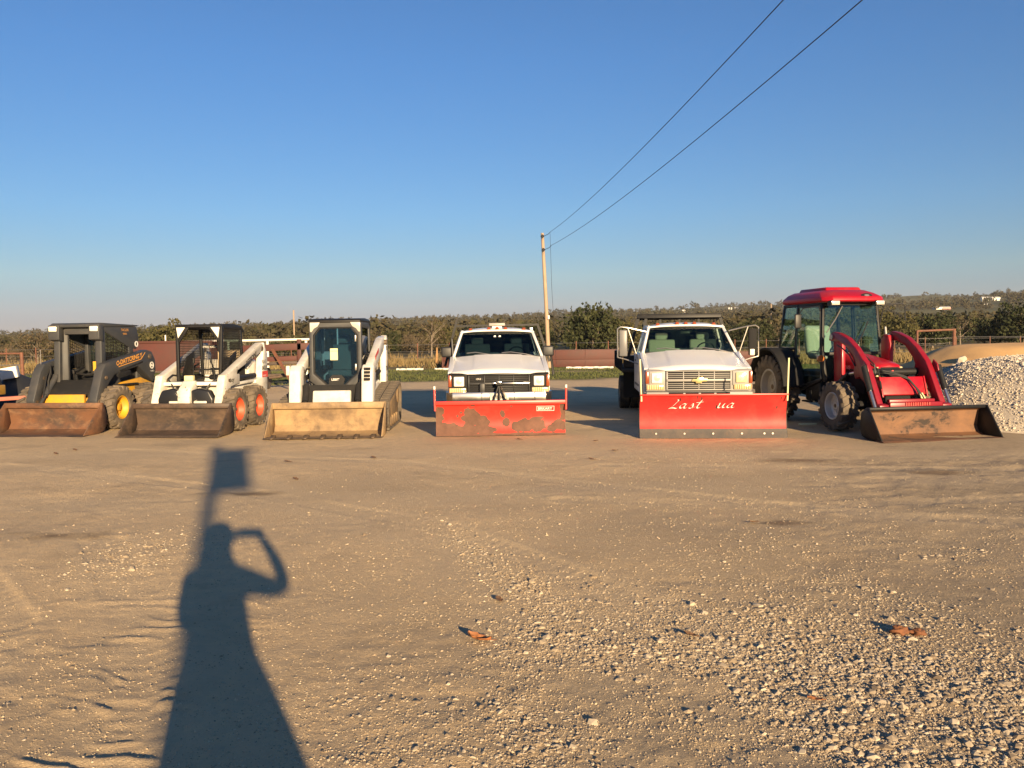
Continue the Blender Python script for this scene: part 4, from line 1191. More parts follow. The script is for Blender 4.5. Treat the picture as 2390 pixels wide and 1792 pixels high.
    lettering(t, 'MARKET', .05, lambda u, v: (.667, 2.76+u, .915+v), M['white_print'])
    return t
caged_loader()

# ============================================================ white compact track loader
def track_loader():
    t = thing('track_loader', 'white rubber tracked loader with a closed dark glass cab and tan bucket', 'track loader', (-3.16, 14.2, 0), R(1))
    Wm, Bk, D = M['white'], M['black_matte'], M['grey_paint']
    bucket(t, 1.95, [(0, .018), (.50, .018), (.64, .06), (.72, .17), (.69, .36), (.62, .55)], (M['tan_steel'], M['tan_steel'], M['edge_steel']),
           [(.02, .012), (.48, .004), (.64, .04), (.745, .16), (.725, .38), (.64, .56), (.585, .56)], teeth=7, bar_h=.10)
    # tracks
    def track_loop(n):
        cs = [((1.20, .285), .275), ((2.72, .24), .23), ((2.80, .555), .225)]
        def arc(c, r, a0, a1, k):
            return [(c[0]+r*math.cos(a0+(a1-a0)*i/k), c[1]+r*math.sin(a0+(a1-a0)*i/k)) for i in range(k+1)]
        pts = arc(cs[0][0], cs[0][1], R(100), R(270), 14)+arc(cs[1][0], cs[1][1], R(270), R(360), 8)+arc(cs[2][0], cs[2][1], R(0), R(100), 8)
        P = [Vector((p[0], p[1])) for p in pts]; P.append(P[0])
        seg = [(b-a).length for a, b in zip(P, P[1:])]; L = sum(seg); res = []
        for i in range(n):
            d = L*i/n; k = 0
            while d > seg[k]: d -= seg[k]; k += 1
            dr = (P[k+1]-P[k]).normalized()
            res.append((P[k]+dr*d, dr))
        return res
    tl = track_loop(64)
    lugm = MB().hexa([(-.085, -.034, -.006), (.085, -.034, -.006), (.085, .034, -.006), (-.085, .034, -.006), (-.08, -.024, .03), (.08, -.024, .03), (.08, .024, .03), (-.08, .024, .03)]).mesh('track_lug', M['tyre_dusty'], smooth=0)
    for s in (-1, 1):
        xc = s*.80
        mb = MB(); n = len(tl); vsx = []
        for (p, d) in tl:
            nn = Vector((d.y, -d.x))
            for x, off in ((xc-.19, 0), (xc+.19, 0), (xc+.19, -.03), (xc-.19, -.03)):
                q = p+nn*off; vsx.append((x, q.x, q.y))
        fs = [(i*4+k, i*4+(k+1) % 4, ((i+1) % n)*4+(k+1) % 4, ((i+1) % n)*4+k) for i in range(n) for k in range(4)]
        mb.add(vsx, fs)
        belt = mb.build('rubber_track', M['tyre_dusty'], t, smooth=40)
        for i, (p, d) in enumerate(tl):
            nn = Vector((d.y, -d.x))
            for half in (-1, 1):
                if (i+(half > 0)) % 2: continue
                o = link('track_lug', lugm, belt)
                ang = math.atan2(d.y, d.x)
                # lug's local y follows the belt, local z points outwards
                mx = Matrix(((1, 0, 0), (0, d.x, nn.x), (0, d.y, nn.y))).to_4x4()
                o.matrix_local = Matrix.Translation((xc+half*.096, p.x, p.y)) @ mx
        MB().prism('x', [(1.16, .12), (2.70, .08), (2.86, .20), (2.92, .55), (2.80, .68), (2.70, .66), (1.30, .44), (1.10, .38)], xc-s*.02, xc+s*.13).build('track_frame', M['tan_steel'], t, bevel=.02)
        rm = MB().cyl((-.055, 0, 0), (.055, 0, 0), .095, n=16).mesh('roller', M['tan_steel'])
        for y in (1.55, 1.85, 2.15, 2.45): link('roller', rm, t, loc=(xc+s*.11, y, .13))
        MB().cyl((xc+s*.02, 1.20, .285), (xc+s*.165, 1.20, .285), .20, n=20).build('idler', M['tan_steel'], t)
        sp = MB()
        sp.cyl((xc, 2.78, .52), (xc+s*.15, 2.78, .52), .14, n=18)
        sp.build('sprocket', M['tan_steel'], t)
    MB().prism('x', [(1.04, .26), (2.95, .26), (3.0, .8), (2.6, .85), (1.6, .74), (1.06, .50)], -.60, .60).build('chassis', Wm, t, bevel=.02)
    MB().prism('x', [(2.35, .86), (3.05, .82), (3.05, 1.20), (2.9, 1.40), (2.35, 1.42)], -.52, .52).build('engine_cover', Wm, t, bevel=.05)
    # front: white cross plate between black recesses
    fp = MB(); fp.prism('x', [(.80, .46), (.92, .44), (1.06, .735), (.90, .745)], -.335, .33)
    fp.build('front_plate', M['white_worn'], t, bevel=.02)
    MB().box(-.56, .56, .96, 1.02, .40, .84).build('front_recess', Bk, t)
    for s in (-1, 1):
        MB().cyl((s*.46, 1.02, .86), (s*.46, .80, .48), .04, n=12).cyl((s*.46, 1.0, .84), (s*.46, .84, .56), .055, n=12).build('tilt_cylinder', Bk, t)
    # lift arms
    for s in (-1, 1):
        a, b = min(s*.53, s*.735), max(s*.53, s*.735)
        MB().prism('x', [(.74, .44), (.98, .44), (1.10, .70), (1.22, .82), (1.26, 1.06), (1.20, 1.16), (.98, 1.20), (.84, 1.10), (.80, .80)], a, b).build('arm_boom', Wm, t, bevel=.03)
        arm = MB().prism('x', [(1.04, 1.02), (1.30, .98), (1.60, 1.12), (2.70, 1.40), (2.96, 1.60), (2.90, 1.70), (2.55, 1.66), (1.20, 1.20)], min(s*.55, s*.69), max(s*.55, s*.69)).build('lift_arm', Wm, t, bevel=.02)
        MB().prism('x', [(2.70, .70), (3.02, .70), (3.08, 1.66), (2.96, 1.72), (2.86, 1.66), (2.78, 1.20)], min(s*.60, s*.72), max(s*.60, s*.72)).build('rear_upright', Wm, t, bevel=.02)
        MB().prism('x', [(1.60, .80), (2.80, .80), (2.82, 1.40), (2.60, 1.36), (1.70, 1.12)], min(s*.52, s*.56), max(s*.52, s*.56)).build('side_body', M['white_worn'], t, bevel=.01)
        hole = MB()
        for y in (2.02, 2.42):
            hole.prism('x', [(y-.13, .98), (y+.13, 1.0), (y+.10, 1.14), (y+.02, 1.22), (y-.08, 1.14)], s*.555, s*.566)
        hole.box(min(s*.555, s*.60), max(s*.555, s*.60), 1.85, 2.6, .86, .97)
        hole.build('side_opening', Bk, t)
        MB().cyl((s*.62, 1.50, .92), (s*.62, 2.45, 1.02), .045, n=12).build('lift_cylinder', Bk, t)
    for s in (-1, 1):
        for (py, pz, pr) in ((2.82, 1.58, .05), (1.14, 1.08, .035), (.86, .52, .04)):
            MB().cyl((s*.52, py, pz), (s*.745, py, pz), pr, n=12).build('pivot_pin', M['edge_steel'], t)
        MB().tube([(s*.50, 1.5, 1.10), (s*.51, 1.24, 1.12), (s*.50, 1.02, .98), (s*.44, .92, .72)], .014, n=6).build('hydraulic_hose', M['hose'], t)
    MB().box(.04, .11, .985, .997, .64, .68).build('warning_sticker', M['black_print'], t)
    vent = MB()
    for k in range(4):
        for j in range(2):
            vent.prism('y', [(.585+j*.055, .92+k*.06), (.635+j*.055, .92+k*.06), (.635+j*.055, .965+k*.06), (.585+j*.055, .965+k*.06)], .775+.014*k, .835+.014*k)
    vent.build('arm_vent', Bk, t)
    st = MB().box(-.80, -.735, .90, 1.04, 1.02, 1.19).build('arm_bracket', M['white_worn'], t, bevel=.012)
    # cab: chamfered front frame with one glass door
    outer = [(-.23, .71), (.23, .71), (.47, .90), (.47, 1.95), (.44, 1.985), (-.44, 1.985), (-.47, 1.95), (-.47, .90)]
    inner = [(-.165, .815), (.165, .815), (.40, 1.03), (.40, 1.72), (.29, 1.86), (-.29, 1.86), (-.40, 1.72), (-.40, 1.03)]
    cab = MB(); n = 8
    vv = [(x, 1.28+(z-.7)*.05, z) for x, z in outer]+[(x, 1.28+(z-.7)*.05, z) for x, z in inner]+[(x, 1.40+(z-.7)*.05, z) for x, z in outer]+[(x, 1.36+(z-.7)*.05, z) for x, z in inner]
    ff = []
    for i in range(n):
        j = (i+1) % n
        ff += [(i, j, 8+j, 8+i), (16+i, 24+i, 24+j, 16+j), (i, 16+i, 16+j, j), (8+i, 8+j, 24+j, 24+i)]
    cab.add(vv, ff)
    for s in (-1, 1):
        cab.beam((s*.45, 2.42, .9), (s*.44, 2.36, 1.90), .06, .08, (0, 1, 0))
        cab.prism('x', [(1.36, .74), (2.45, .88), (2.45, 1.08), (1.36, 1.02)], min(s*.43, s*.465), max(s*.43, s*.465))
        cab.prism('x', [(1.38, 1.86), (2.40, 1.84), (2.42, 1.96), (1.38, 1.96)], min(s*.43, s*.465), max(s*.43, s*.465))
    cab.build('cab', D, t, bevel=.012)
    MB().prism('x', [(1.28, 1.955), (2.30, 1.95), (2.48, 1.88), (2.48, 1.93), (2.32, 2.02), (1.9, 2.035), (1.30, 2.01)], -.475, .475).build('roof', M['black'], t, bevel=.03)
    dr = MB()
    gi = [(x*.985, z) for x, z in inner]
    dr.add([(x, 1.335+(z-.7)*.05, z) for x, z in gi]+[(x, 1.341+(z-.7)*.05, z) for x, z in gi], [tuple(range(8)), tuple(range(8, 16))[::-1]]+[(i, (i+1) % 8, 8+(i+1) % 8, 8+i) for i in range(8)])
    door = dr.build('door', M['glass_blue'], t, smooth=0)
    seal = MB()
    sp = [(x*.965, 1.328+(z-.7)*.05, z*.985+.02) for x, z in inner]
    seal.tube(sp+[sp[0]], .011, n=6, caps=False)
    seal.build('door_seal', M['plastic'], door)
    hg = MB()
    for z in (1.14, 1.66):
        hg.box(.345, .375, 1.285+(z-.7)*.05, 1.33+(z-.7)*.05, z-.06, z+.06)
    hg.build('door_hinge', M['bare_metal'], door, bevel=.006)
    MB().box(-.40, -.37, 1.30, 1.34, 1.30, 1.44).build('door_handle', M['plastic'], door, bevel=.01)
    MB().prism('y', [(-.13, .83), (.13, .83), (.16, .93), (.10, 1.0), (-.07, 1.0), (-.13, .93)], 1.322, 1.334).build('door_badge', M['black'], door)
    lettering(t, "LEBIT'", .055, lambda u, v: (-.085+u, 1.320, .90+v), M['white_print'], bold=.001)
    MB().box(-.10, .035, 1.345, 1.352, 1.27, 1.48).build('yellow_notice', M['cream'], door)
    lettering(t, 'NOTICE', .034, lambda u, v: (-.09+u, 1.343, 1.42+v), M['black_print'])
    MB().box(.015, .04, 1.40, 1.405, 1.55, 1.86).build('inside_strip', M['white_print'], door)
    for s in (-1, 1):
        MB().prism('y', [(s*.452, 1.955), (s*.27, 1.955), (s*.31, 1.88), (s*.38, 1.84), (s*.42, 1.78), (s*.452, 1.78)], 1.315, 1.335).build('corner_lamp', M['lamp_clear'], t, bevel=.006)
        MB().box(min(s*.445, s*.451), max(s*.445, s*.451), 1.42, 2.38, 1.06, 1.86).build('side_window', M['glass_dark'], t)
    MB().box(-.40, .40, 2.40, 2.41, 1.10, 1.86).build('rear_window', M['glass'], t)
    MB().box(-.42, .42, 2.38, 2.44, .88, 1.10).build('rear_wall', Bk, t)
    MB().box(-.42, .42, 1.42, 2.40, .80, .84).build('cab_floor', Bk, t)
    se = MB(); se.box(-.24, .24, 1.80, 2.2, .95, 1.08); se.prism('x', [(2.12, 1.05), (2.26, 1.05), (2.34, 1.55), (2.22, 1.55)], -.24, .24); se.box(-.14, .14, 2.22, 2.30, 1.57, 1.72)
    se.build('seat', M['seat'], t, bevel=.04)
    lv = MB()
    for s in (-1, 1):
        lv.box(s*.32-.06, s*.32+.06, 1.75, 2.1, 1.08, 1.16); lv.tube([(s*.32, 1.72, 1.10), (s*.31, 1.68, 1.25)], .018, n=6)
    lv.build('control_lever', M['black'], t, bevel=.01)
    MB().prism('x', [(1.50, 1.26), (1.95, 1.395), (1.97, 1.475), (1.50, 1.33)], .690, .694).build('red_decal', M['red_print'], t)
    lettering(t, 'bobco', .09, lambda u, v: (.696, 1.54+u*.98, 1.275+v*.7+u*.29), M['white_print'])
    lettering(t, 'TKS', .11, lambda u, v: (.723, 2.80+u*.9, 1.42+v), M['black_print'], bold=.002)
    lettering(t, 'T250', .12, lambda u, v: (.723, 2.76+u*.8, 1.02+v), M['black_print'], bold=.004)
    lettering(t, 'TURBO', .06, lambda u, v: (.723, 2.78+u, .90+v), M['black_print'])
    return t
track_loader()
# ============================================================ the two white plow trucks
def arc_pts(cy, cz, r, a0, a1, n):
    return [(cy+r*math.cos(R(a0+(a1-a0)*i/n)), cz+r*math.sin(R(a0+(a1-a0)*i/n))) for i in range(n+1)]

def plow_profile(h, lean=.10, curl=.13):
    """y of the mould board's face at height z (curved like a scoop, top and foot leaning forward)"""
    def yz(z):
        u = z/h
        return curl*4*u*(1-u)*.85 + lean*u*u*-.4 + .02
    return yz

def truck_wheels(t, y, front, key, x=.83, dual=False):
    pass

def build_truck(name, label, loc, rotz, style):
    t = thing(name, label, 'pickup truck', loc, rotz)
    W = M['truck_white']; B = 1.66; dz = style['dz']
    def Y(v): return B+v
    black_face = style['black_face']
    trim = M['black_matte'] if black_face else M['grey_trim']
    # ---- hood: one curved panel with two creases
    hood = MB()
    def hz(u, v):     # u across -1..1, v back 0..1
        x = u*(.875-.02*v)
        y = Y(.10+1.22*v - .06*(1-abs(u)**2.5)*(1-v) + .10*abs(u)**3*v - .16*(1-abs(u)**2)*v)
        z = .985+dz+.265*v+.055*(1-abs(u)**2.2)-.055*max(0, (.08-v)/.08)**2
        z += .014*math.exp(-((abs(u)-.52)/.035)**2)*min(1, v*3) + (.010 if abs(u) < .50 else 0)*min(1, v*4)
        return (x, y, z)
    us = [-1+2*i/60 for i in range(61)]; vs_ = [0, .012, .03, .055, .09]+[.12+.88*i/14 for i in range(15)]
    hood.sheet(hz, us, vs_, (0, 0, -.025))
    hd = hood.build('hood', W, t, smooth=45)
    for s in (-1, 1):
        MB().tube([Vector(hz(s*1.0, v))+Vector((s*.004, 0, -.004)) for v in (.02, .1, .3, .5, .7, .9, 1.0)], .006, n=5).build('panel_gap', M['black_matte'], hd)
    MB().tube([Vector(hz(u, 0))+Vector((0, -.006, -.012)) for u in np.linspace(-1, 1, 21)], .007, n=5).build('panel_gap', M['black_matte'], hd)
    # ---- fenders with the wheel arches
    for s in (-1, 1):
        arch = arc_pts(Y(.93), .37+dz*.5, .46, 8, 172, 14)
        poly = [(Y(.20), .56+dz), (Y(.17), .96+dz), (Y(.22), 1.01+dz), (Y(1.36), 1.27+dz), (Y(1.40), 1.20+dz), (Y(1.40), .46+dz*.6)]+[p for p in arch]
        rings = []
        for x, k in ((.80, -.02), (.86, .004), (.905, -.012), (.94, -.05), (.955, -.10), (.955, -.20)):
            pass
        f = MB(); f.prism('x', poly, min(s*.86, s*.952), max(s*.86, s*.952))
        f.build('fender', W, t, bevel=.035, seg=3)
        lin = MB(); lin.prism('x', arc_pts(Y(.93), .37+dz*.5, .45, 0, 180, 14), min(s*.50, s*.90), max(s*.50, s*.90))
        lin.build('wheel_well', M['black_matte'], t)
    # ---- lower cab with doors
    MB().prism('x', [(Y(1.30), .46+dz*.6), (Y(1.30), 1.24+dz), (Y(2.86), 1.24+dz), (Y(2.92), 1.1+dz), (Y(2.92), .46+dz*.6)], -.89, .89).build('cab', W, t, bevel=.02)
    for s in (-1, 1):
        a, b = min(s*.885, s*.957), max(s*.885, s*.957)
        d = MB().prism('x', [(Y(1.43), .50+dz*.6), (Y(1.42), 1.24+dz), (Y(2.60), 1.255+dz), (Y(2.62), .50+dz*.6)], a, b).build('door', W, t, bevel=.028, seg=3)
        MB().box(min(s*.955, s*.968), max(s*.955, s*.968), Y(2.40), Y(2.54), 1.07+dz, 1.11+dz).build('door_handle', M['plastic'], d, bevel=.004)
        MB().prism('x', [(Y(2.64), .50+dz*.6), (Y(2.63), 1.255+dz), (Y(2.90), 1.25+dz), (Y(2.92), .50+dz*.6)], a, b).build('cab_corner', W, t, bevel=.028)
        MB().prism('x', [(Y(1.55), .62+dz*.6), (Y(2.55), .62+dz*.6), (Y(2.55), .66+dz*.6), (Y(1.55), .66+dz*.6)], s*.957, s*.968).build('door_strip', M['plastic'], t)
    # ---- greenhouse
    zb = 1.25+dz; zt = 1.775+dz
    base_f = [(-.885, Y(1.36), zb), (.885, Y(1.36), zb)]
    def A(s, f):  # A pillar line
        return Vector((s*(.885-.165*f), Y(1.38+.60*f), zb+(zt-zb)*f))
    pil = MB()
    for s in (-1, 1):
        pil.beam(A(s, -.03), A(s, 1.0), .062, .055, (0, 1, 0.5))
        pil.beam((s*.88, Y(2.58), zb), (s*.735, Y(2.50), zt), .05, .09, (0, 1, 0))
        pil.beam((s*.875, Y(2.88), zb), (s*.735, Y(2.74), zt), .06, .07, (0, 1, 0))
        pil.beam(A(s, .98), (s*.73, Y(2.76), zt), .06, .05)
    pil.beam((-.86, Y(2.88), zb+.03), (.86, Y(2.88), zb+.03), .05, .08)
    pil.build('pillars', W, t, bevel=.012)
    rf = MB()
    def rz(u, v):
        k = abs(u)**3.2
        return (u*.762, Y(1.93+.90*v - .06*(1-u*u)*(1-v)), zt-.012+.088*(1-k)*(1-.55*(abs(2*v-1))**3) )
    rf.sheet(rz, [-1+2*i/28 for i in range(29)], [i/12 for i in range(13)], (0, 0, -.03))
    rf.build('roof', W, t, bevel=.0, smooth=50)
    ws = MB()
    def wz(u, v):
        a = A(-1, .03+.93*v).lerp(A(1, .03+.93*v), (u+1)/2)
        a.y -= (.13-.05*v)*(1-u*u)
        return a
    ws.sheet(wz, [-.97+1.94*i/16 for i in range(17)], [i/8 for i in range(9)], (0, .006, 0))
    ws.build('windshield', M['glass_tint'] if style['dark_glass'] else M['glass_light'], t, smooth=60)
    edge = MB()
    ep = [wz(-.965+1.93*i/16, 0) for i in range(17)]+[wz(.965, i/6) for i in range(1, 7)]+[wz(.965-1.93*i/16, 1) for i in range(1, 17)]+[wz(-.965, 1-i/6) for i in range(1, 7)]
    edge.tube([p+Vector((0, -.002, 0)) for p in ep], .012, n=5, caps=False)
    edge.build('windshield_seal', M['plastic'], t)
    for s in (-1, 1):
        MB().add([(s*.872, Y(1.52), zb+.02), (s*.872, Y(2.54), zb+.02), (s*.742, Y(2.48), zt-.04), (s*.742, Y(2.02), zt-.04), (s*.866, Y(1.52), zb+.02), (s*.866, Y(2.54), zb+.02), (s*.736, Y(2.48), zt-.04), (s*.736, Y(2.02), zt-.04)],
                 [(0,1,2,3), (7,6,5,4), (0,4,5,1), (1,5,6,2), (2,6,7,3), (3,7,4,0)]).build('side_window', M['glass_dark'], t, smooth=0)
    MB().add([(-.84, Y(2.87), zb+.06), (.84, Y(2.87), zb+.06), (.70, Y(2.76), zt-.05), (-.70, Y(2.76), zt-.05), (-.84, Y(2.876), zb+.06), (.84, Y(2.876), zb+.06), (.70, Y(2.766), zt-.05), (-.70, Y(2.766), zt-.05)],
             [(0,1,2,3), (7,6,5,4), (0,4,5,1), (1,5,6,2), (2,6,7,3), (3,7,4,0)]).build('rear_window', M['glass'], t, smooth=0)
    for i, x in enumerate((-.55, -.17, 0, .17, .55)):
        q = rz(x/.762, .05)
        l = MB(); l.hexa([(x-.042, q[1]-.05, q[2]-.012), (x+.042, q[1]-.05, q[2]-.012), (x+.042, q[1]+.05, q[2]-.012), (x-.042, q[1]+.05, q[2]-.012),
                          (x-.030, q[1]-.022, q[2]+.045), (x+.030, q[1]-.022, q[2]+.045), (x+.028, q[1]+.03, q[2]+.042), (x-.028, q[1]+.03, q[2]+.042)])
        l.build('clearance_light', M['amber_dark'], t, bevel=.012)
    # ---- inside
    MB().prism('x', [(Y(1.42), zb-.06), (Y(1.30), zb-.01), (Y(1.75), zb-.02), (Y(1.86), zb-.10), (Y(1.80), zb-.3), (Y(1.42), zb-.3)], -.84, .84).build('dashboard', M['seat'] if not style['dark_glass'] else M['black_matte'], t, bevel=.02)
    for s in (-1, 1):
        st = MB(); x = s*.42
        st.prism('x', [(Y(2.34), zb-.25), (Y(2.52), zb-.25), (Y(2.60), zb+.26), (Y(2.46), zb+.26)], x-.27, x+.27)
        st.prism('x', [(Y(2.50), zb+.25), (Y(2.59), zb+.25), (Y(2.61), zb+.40), (Y(2.53), zb+.40)], x-.13, x+.13)
        st.build('seat', M['seat_pale'], t, bevel=.05)
    sw = MB()
    rx = Matrix.Translation((.40, Y(1.98), zb+.04)) @ Matrix.Rotation(R(-62), 4, 'X')
    sw.M = rx
    sw.lathe([(-.014, .175), (0, .19), (.014, .175), (0, .16)], 24, ax='z', closed=True)
    sw.box(-.17, .17, -.02, .02, -.01, .01); sw.cyl((0, 0, -.02), (0, 0, .03), .06)
    sw.build('steering_wheel', M['plastic'], t)
    MB().box(-.10, .10, Y(1.98), Y(2.01), zt-.16, zt-.10).build('rear_view_mirror', M['plastic'], t, bevel=.01)
    # ---- wipers
    for x0, x1, z1 in ((-.62, -.06, .06), (.08, .66, .07)):
        wv = MB()
        yb = Y(1.26)
        wv.tube([(x1+.06, yb+.01, zb+.015), (x1-.10, yb+.005, zb+.055), (x0+.18, yb+.06, zb+.10), (x0, yb+.10, zb+.085)], .010, n=5)
        wv.build('wiper', M['bare_metal'] if not style['dark_glass'] else M['bare_metal'], t)
    # ---- front face
    face = MB()
    face.prism('x', [(Y(.04), .60+dz), (Y(.045), .955+dz), (Y(.10), .985+dz), (Y(.30), .985+dz), (Y(.30), .60+dz)], -.93, .93)
    face.build('front_face', trim, t, bevel=.012)
    yf = Y(.036)
    gx = .545
    MB().box(-gx, gx, yf-.004, yf+.002, .635+dz, .945+dz).build('grille_back', M['black_matte'], t)
    gm = M['grey_trim'] if not black_face else M['plastic']
    gr = MB()
    gr.box(-gx-.03, gx+.03, yf-.03, yf, .945+dz, .968+dz); gr.box(-gx-.03, gx+.03, yf-.03, yf, .612+dz, .635+dz)
    for s in (-1, 1): gr.box(min(s*gx, s*(gx+.03)), max(s*gx, s*(gx+.03)), yf-.03, yf, .635+dz, .945+dz)
    grille = gr.build('grille', gm, t, bevel=.005, seg=1)
    bar = MB().box(-gx, gx, -.012, .0, -.007, .007).mesh('grille_bar', gm, bevel=.003, seg=1)
    for k in range(3):
        link('grille_bar', bar, grille, loc=(0, yf-.006, .842+.034*k+dz))
        link('grille_bar', bar, grille, loc=(0, yf-.006, .665+.034*k+dz))
    post = MB().box(-.009, .009, -.018, 0, -.155, .155).mesh('grille_post', gm, bevel=.003, seg=1)
    for x in (-.27, 0, .27):
        link('grille_post', post, grille, loc=(x, yf-.004, .79+dz))
    if black_face:
        lb = MB(); lb.box(0.06, gx+.02, yf-.045, yf-.012, .772+dz, .812+dz)
        lb.build('centre_bar', M['chrome'], grille, bevel=.008)
        MB().box(-gx, -.02, yf-.045, yf-.012, .77+dz, .812+dz).build('centre_bar', M['plastic'], grille, bevel=.008)
        em = MB(); em.prism('y', [(-.05, .765+dz), (.05, .765+dz), (.05, .835+dz), (-.05, .835+dz)], yf-.065, yf-.03)
        em.prism('y', [(-.13, .775+dz), (-.05, .775+dz), (-.05, .815+dz), (-.13, .815+dz)], yf-.06, yf-.03)
        em.build('emblem', M['chrome'], grille, bevel=.008)
        MB().prism('y', [(-.44, .855+dz), (-.30, .855+dz), (-.30, .90+dz), (-.44, .90+dz)], yf-.024, yf-.016).build('badge', M['black'], grille)
        lettering(t, '4X4', .05, lambda u, v: (-.42+u, yf-.026, .862+dz+v), M['bare_metal'])
    else:
        MB().box(-gx-.02, gx+.02, yf-.045, yf-.012, .770+dz, .815+dz).build('centre_bar', M['grey_trim'], grille, bevel=.008)
        em = MB(); e = .048
        # bow tie: wide slanted bar with a taller middle
        em.prism('y', [(-.135, .768+dz), (-.058, .768+dz), (-.062, .738+dz), (.045, .738+dz), (.050, .768+dz), (.130, .768+dz), (.150, .818+dz), (.068, .818+dz), (.072, .848+dz), (-.036, .848+dz), (-.040, .818+dz), (-.118, .818+dz)], yf-.07, yf-.040)
        em.build('emblem', M['gold'], grille, bevel=.005)
    for s in (-1, 1):
        hb = MB().box(min(s*.59, s*.873), max(s*.59, s*.873), yf-.012, yf, .70+dz, .955+dz).build('headlight_bezel', M['black_matte'] if black_face else M['grey_trim'], t, bevel=.01)
        hl = MB(); x0, x1 = min(s*.645, s*.835), max(s*.645, s*.835)
        hl.box(x0, x1, yf-.040, yf-.010, .745+dz, .925+dz)
        h = hl.build('headlight', M['lamp'] if black_face else (M['lamp'] if s < 0 else M['lamp_warm']), hb, bevel=.026, seg=3)
        lens = MB(); cx = (x0+x1)/2
        lens.lathe([(-.050, .001), (-.049, .03), (-.043, .055), (-.041, .062)], 20, (cx, yf+.003, .835+dz), ax='y')
        lens.build('bulb', M['lamp_clear'], hb)
        MB().prism('y', [(s*.875, .735+dz), (s*.938, .73+dz), (s*.938, .955+dz), (s*.88, .95+dz)], yf-.02, yf+.13).build('corner_light', M['amber_dark'], t, bevel=.01)
        MB().box(min(s*.61, s*.925), max(s*.61, s*.925), yf-.03, yf, .625+dz, .715+dz).build('turn_signal', M['lamp_warm'], t, bevel=.012)
        tr = MB()
        for k in range(8):
            xx = s*(.63+.04*k); tr.box(xx-.004, xx+.004, yf-.036, yf-.028, .632+dz, .708+dz)
        tr.build('lens_rib', M['amber'], t)
    # ---- bumper
    bp = MB()
    if black_face:
        prof = [(.02, .43), (-.03, .44), (-.055, .50), (-.055, .60), (-.04, .635), (.03, .645)]
        rings = []
        for x in (-.985, -.97, -.86, -.5, 0, .5, .86, .97, .985):
            back = .26 if abs(x) > .98 else (.16 if abs(x) > .9 else (.03 if abs(x) > .6 else 0))
            rings.append([(x, Y(y-.03+back), z) for y, z in prof]+[(x, Y(.06+back), z) for y, z in ((0, .62), (0, .45))])
        bp.loft(rings, True, True)
        bm_ = bp.build('bumper', M['chrome'], t, smooth=40)
        gp = MB()
        for x in (-.32, .28, .66): gp.box(x-.004, x+.004, Y(-.091), Y(-.05), .44, .63)
        gp.build('bumper_seam', M['black_matte'], bm_)
        MB().box(-.17, .17, Y(-.115), Y(-.084), .49, .62).build('number_plate', M['white_worn'], t, bevel=.004)
        lettering(t, '67B-BM', .085, lambda u, v: (-.13+u*.8, Y(-.118), .52+v), M['black_print'], bold=.002)
    else:
        bp.prism('x', [(Y(.06), .40), (Y(-.06), .41), (Y(-.075), .50), (Y(-.06), .585+dz), (Y(.06), .60+dz)], -.93, .93)
        bm_ = bp.build('bumper', M['grey_trim'], t, bevel=.015)
        MB().box(-.53, .53, Y(-.079), Y(-.06), .42, .585+dz).build('bumper_opening', M['black_matte'], bm_)
        bb = MB().box(-.53, .53, -.012, .006, -.009, .009).mesh('bumper_bar', M['grey_trim'], bevel=.003, seg=1)
        for k in range(4): link('bumper_bar', bb, bm_, loc=(0, Y(-.082), .455+.043*k))
        pb = MB().box(-.022, .022, -.016, .006, -.09, .09).mesh('bumper_post', M['grey_trim'], bevel=.003, seg=1)
        for x in (-.27, 0, .27): link('bumper_post', pb, bm_, loc=(x, Y(-.083), .51+dz*.5))
    # ---- chassis and wheels
    ch = MB(); ch.box(-.45, .45, Y(.30), Y(5.2), .38, .62); ch.box(-.75, .75, Y(1.4), Y(2.9), .36, .48)
    ch.build('chassis', M['black_matte'], t)
    ms = wheel_meshes(name, .375, .235, .21, M['silver'] if black_face else M['bare_metal'], M['rubber'], 0, rim_kind='truck')
    for s in (-1, 1):
        put_wheel(ms, t, (s*.82, Y(.93), .372), s < 0)
        put_wheel(ms, t, (s*.86, Y(4.30), .372), s < 0)
        if style['dual']: put_wheel(ms, t, (s*1.10, Y(4.30), .372), s < 0)
    for ya in (.93, 4.3): MB().cyl((-.8, Y(ya), .37), (.8, Y(ya), .37), .07).build('axle', M['black_matte'], t)
    return t

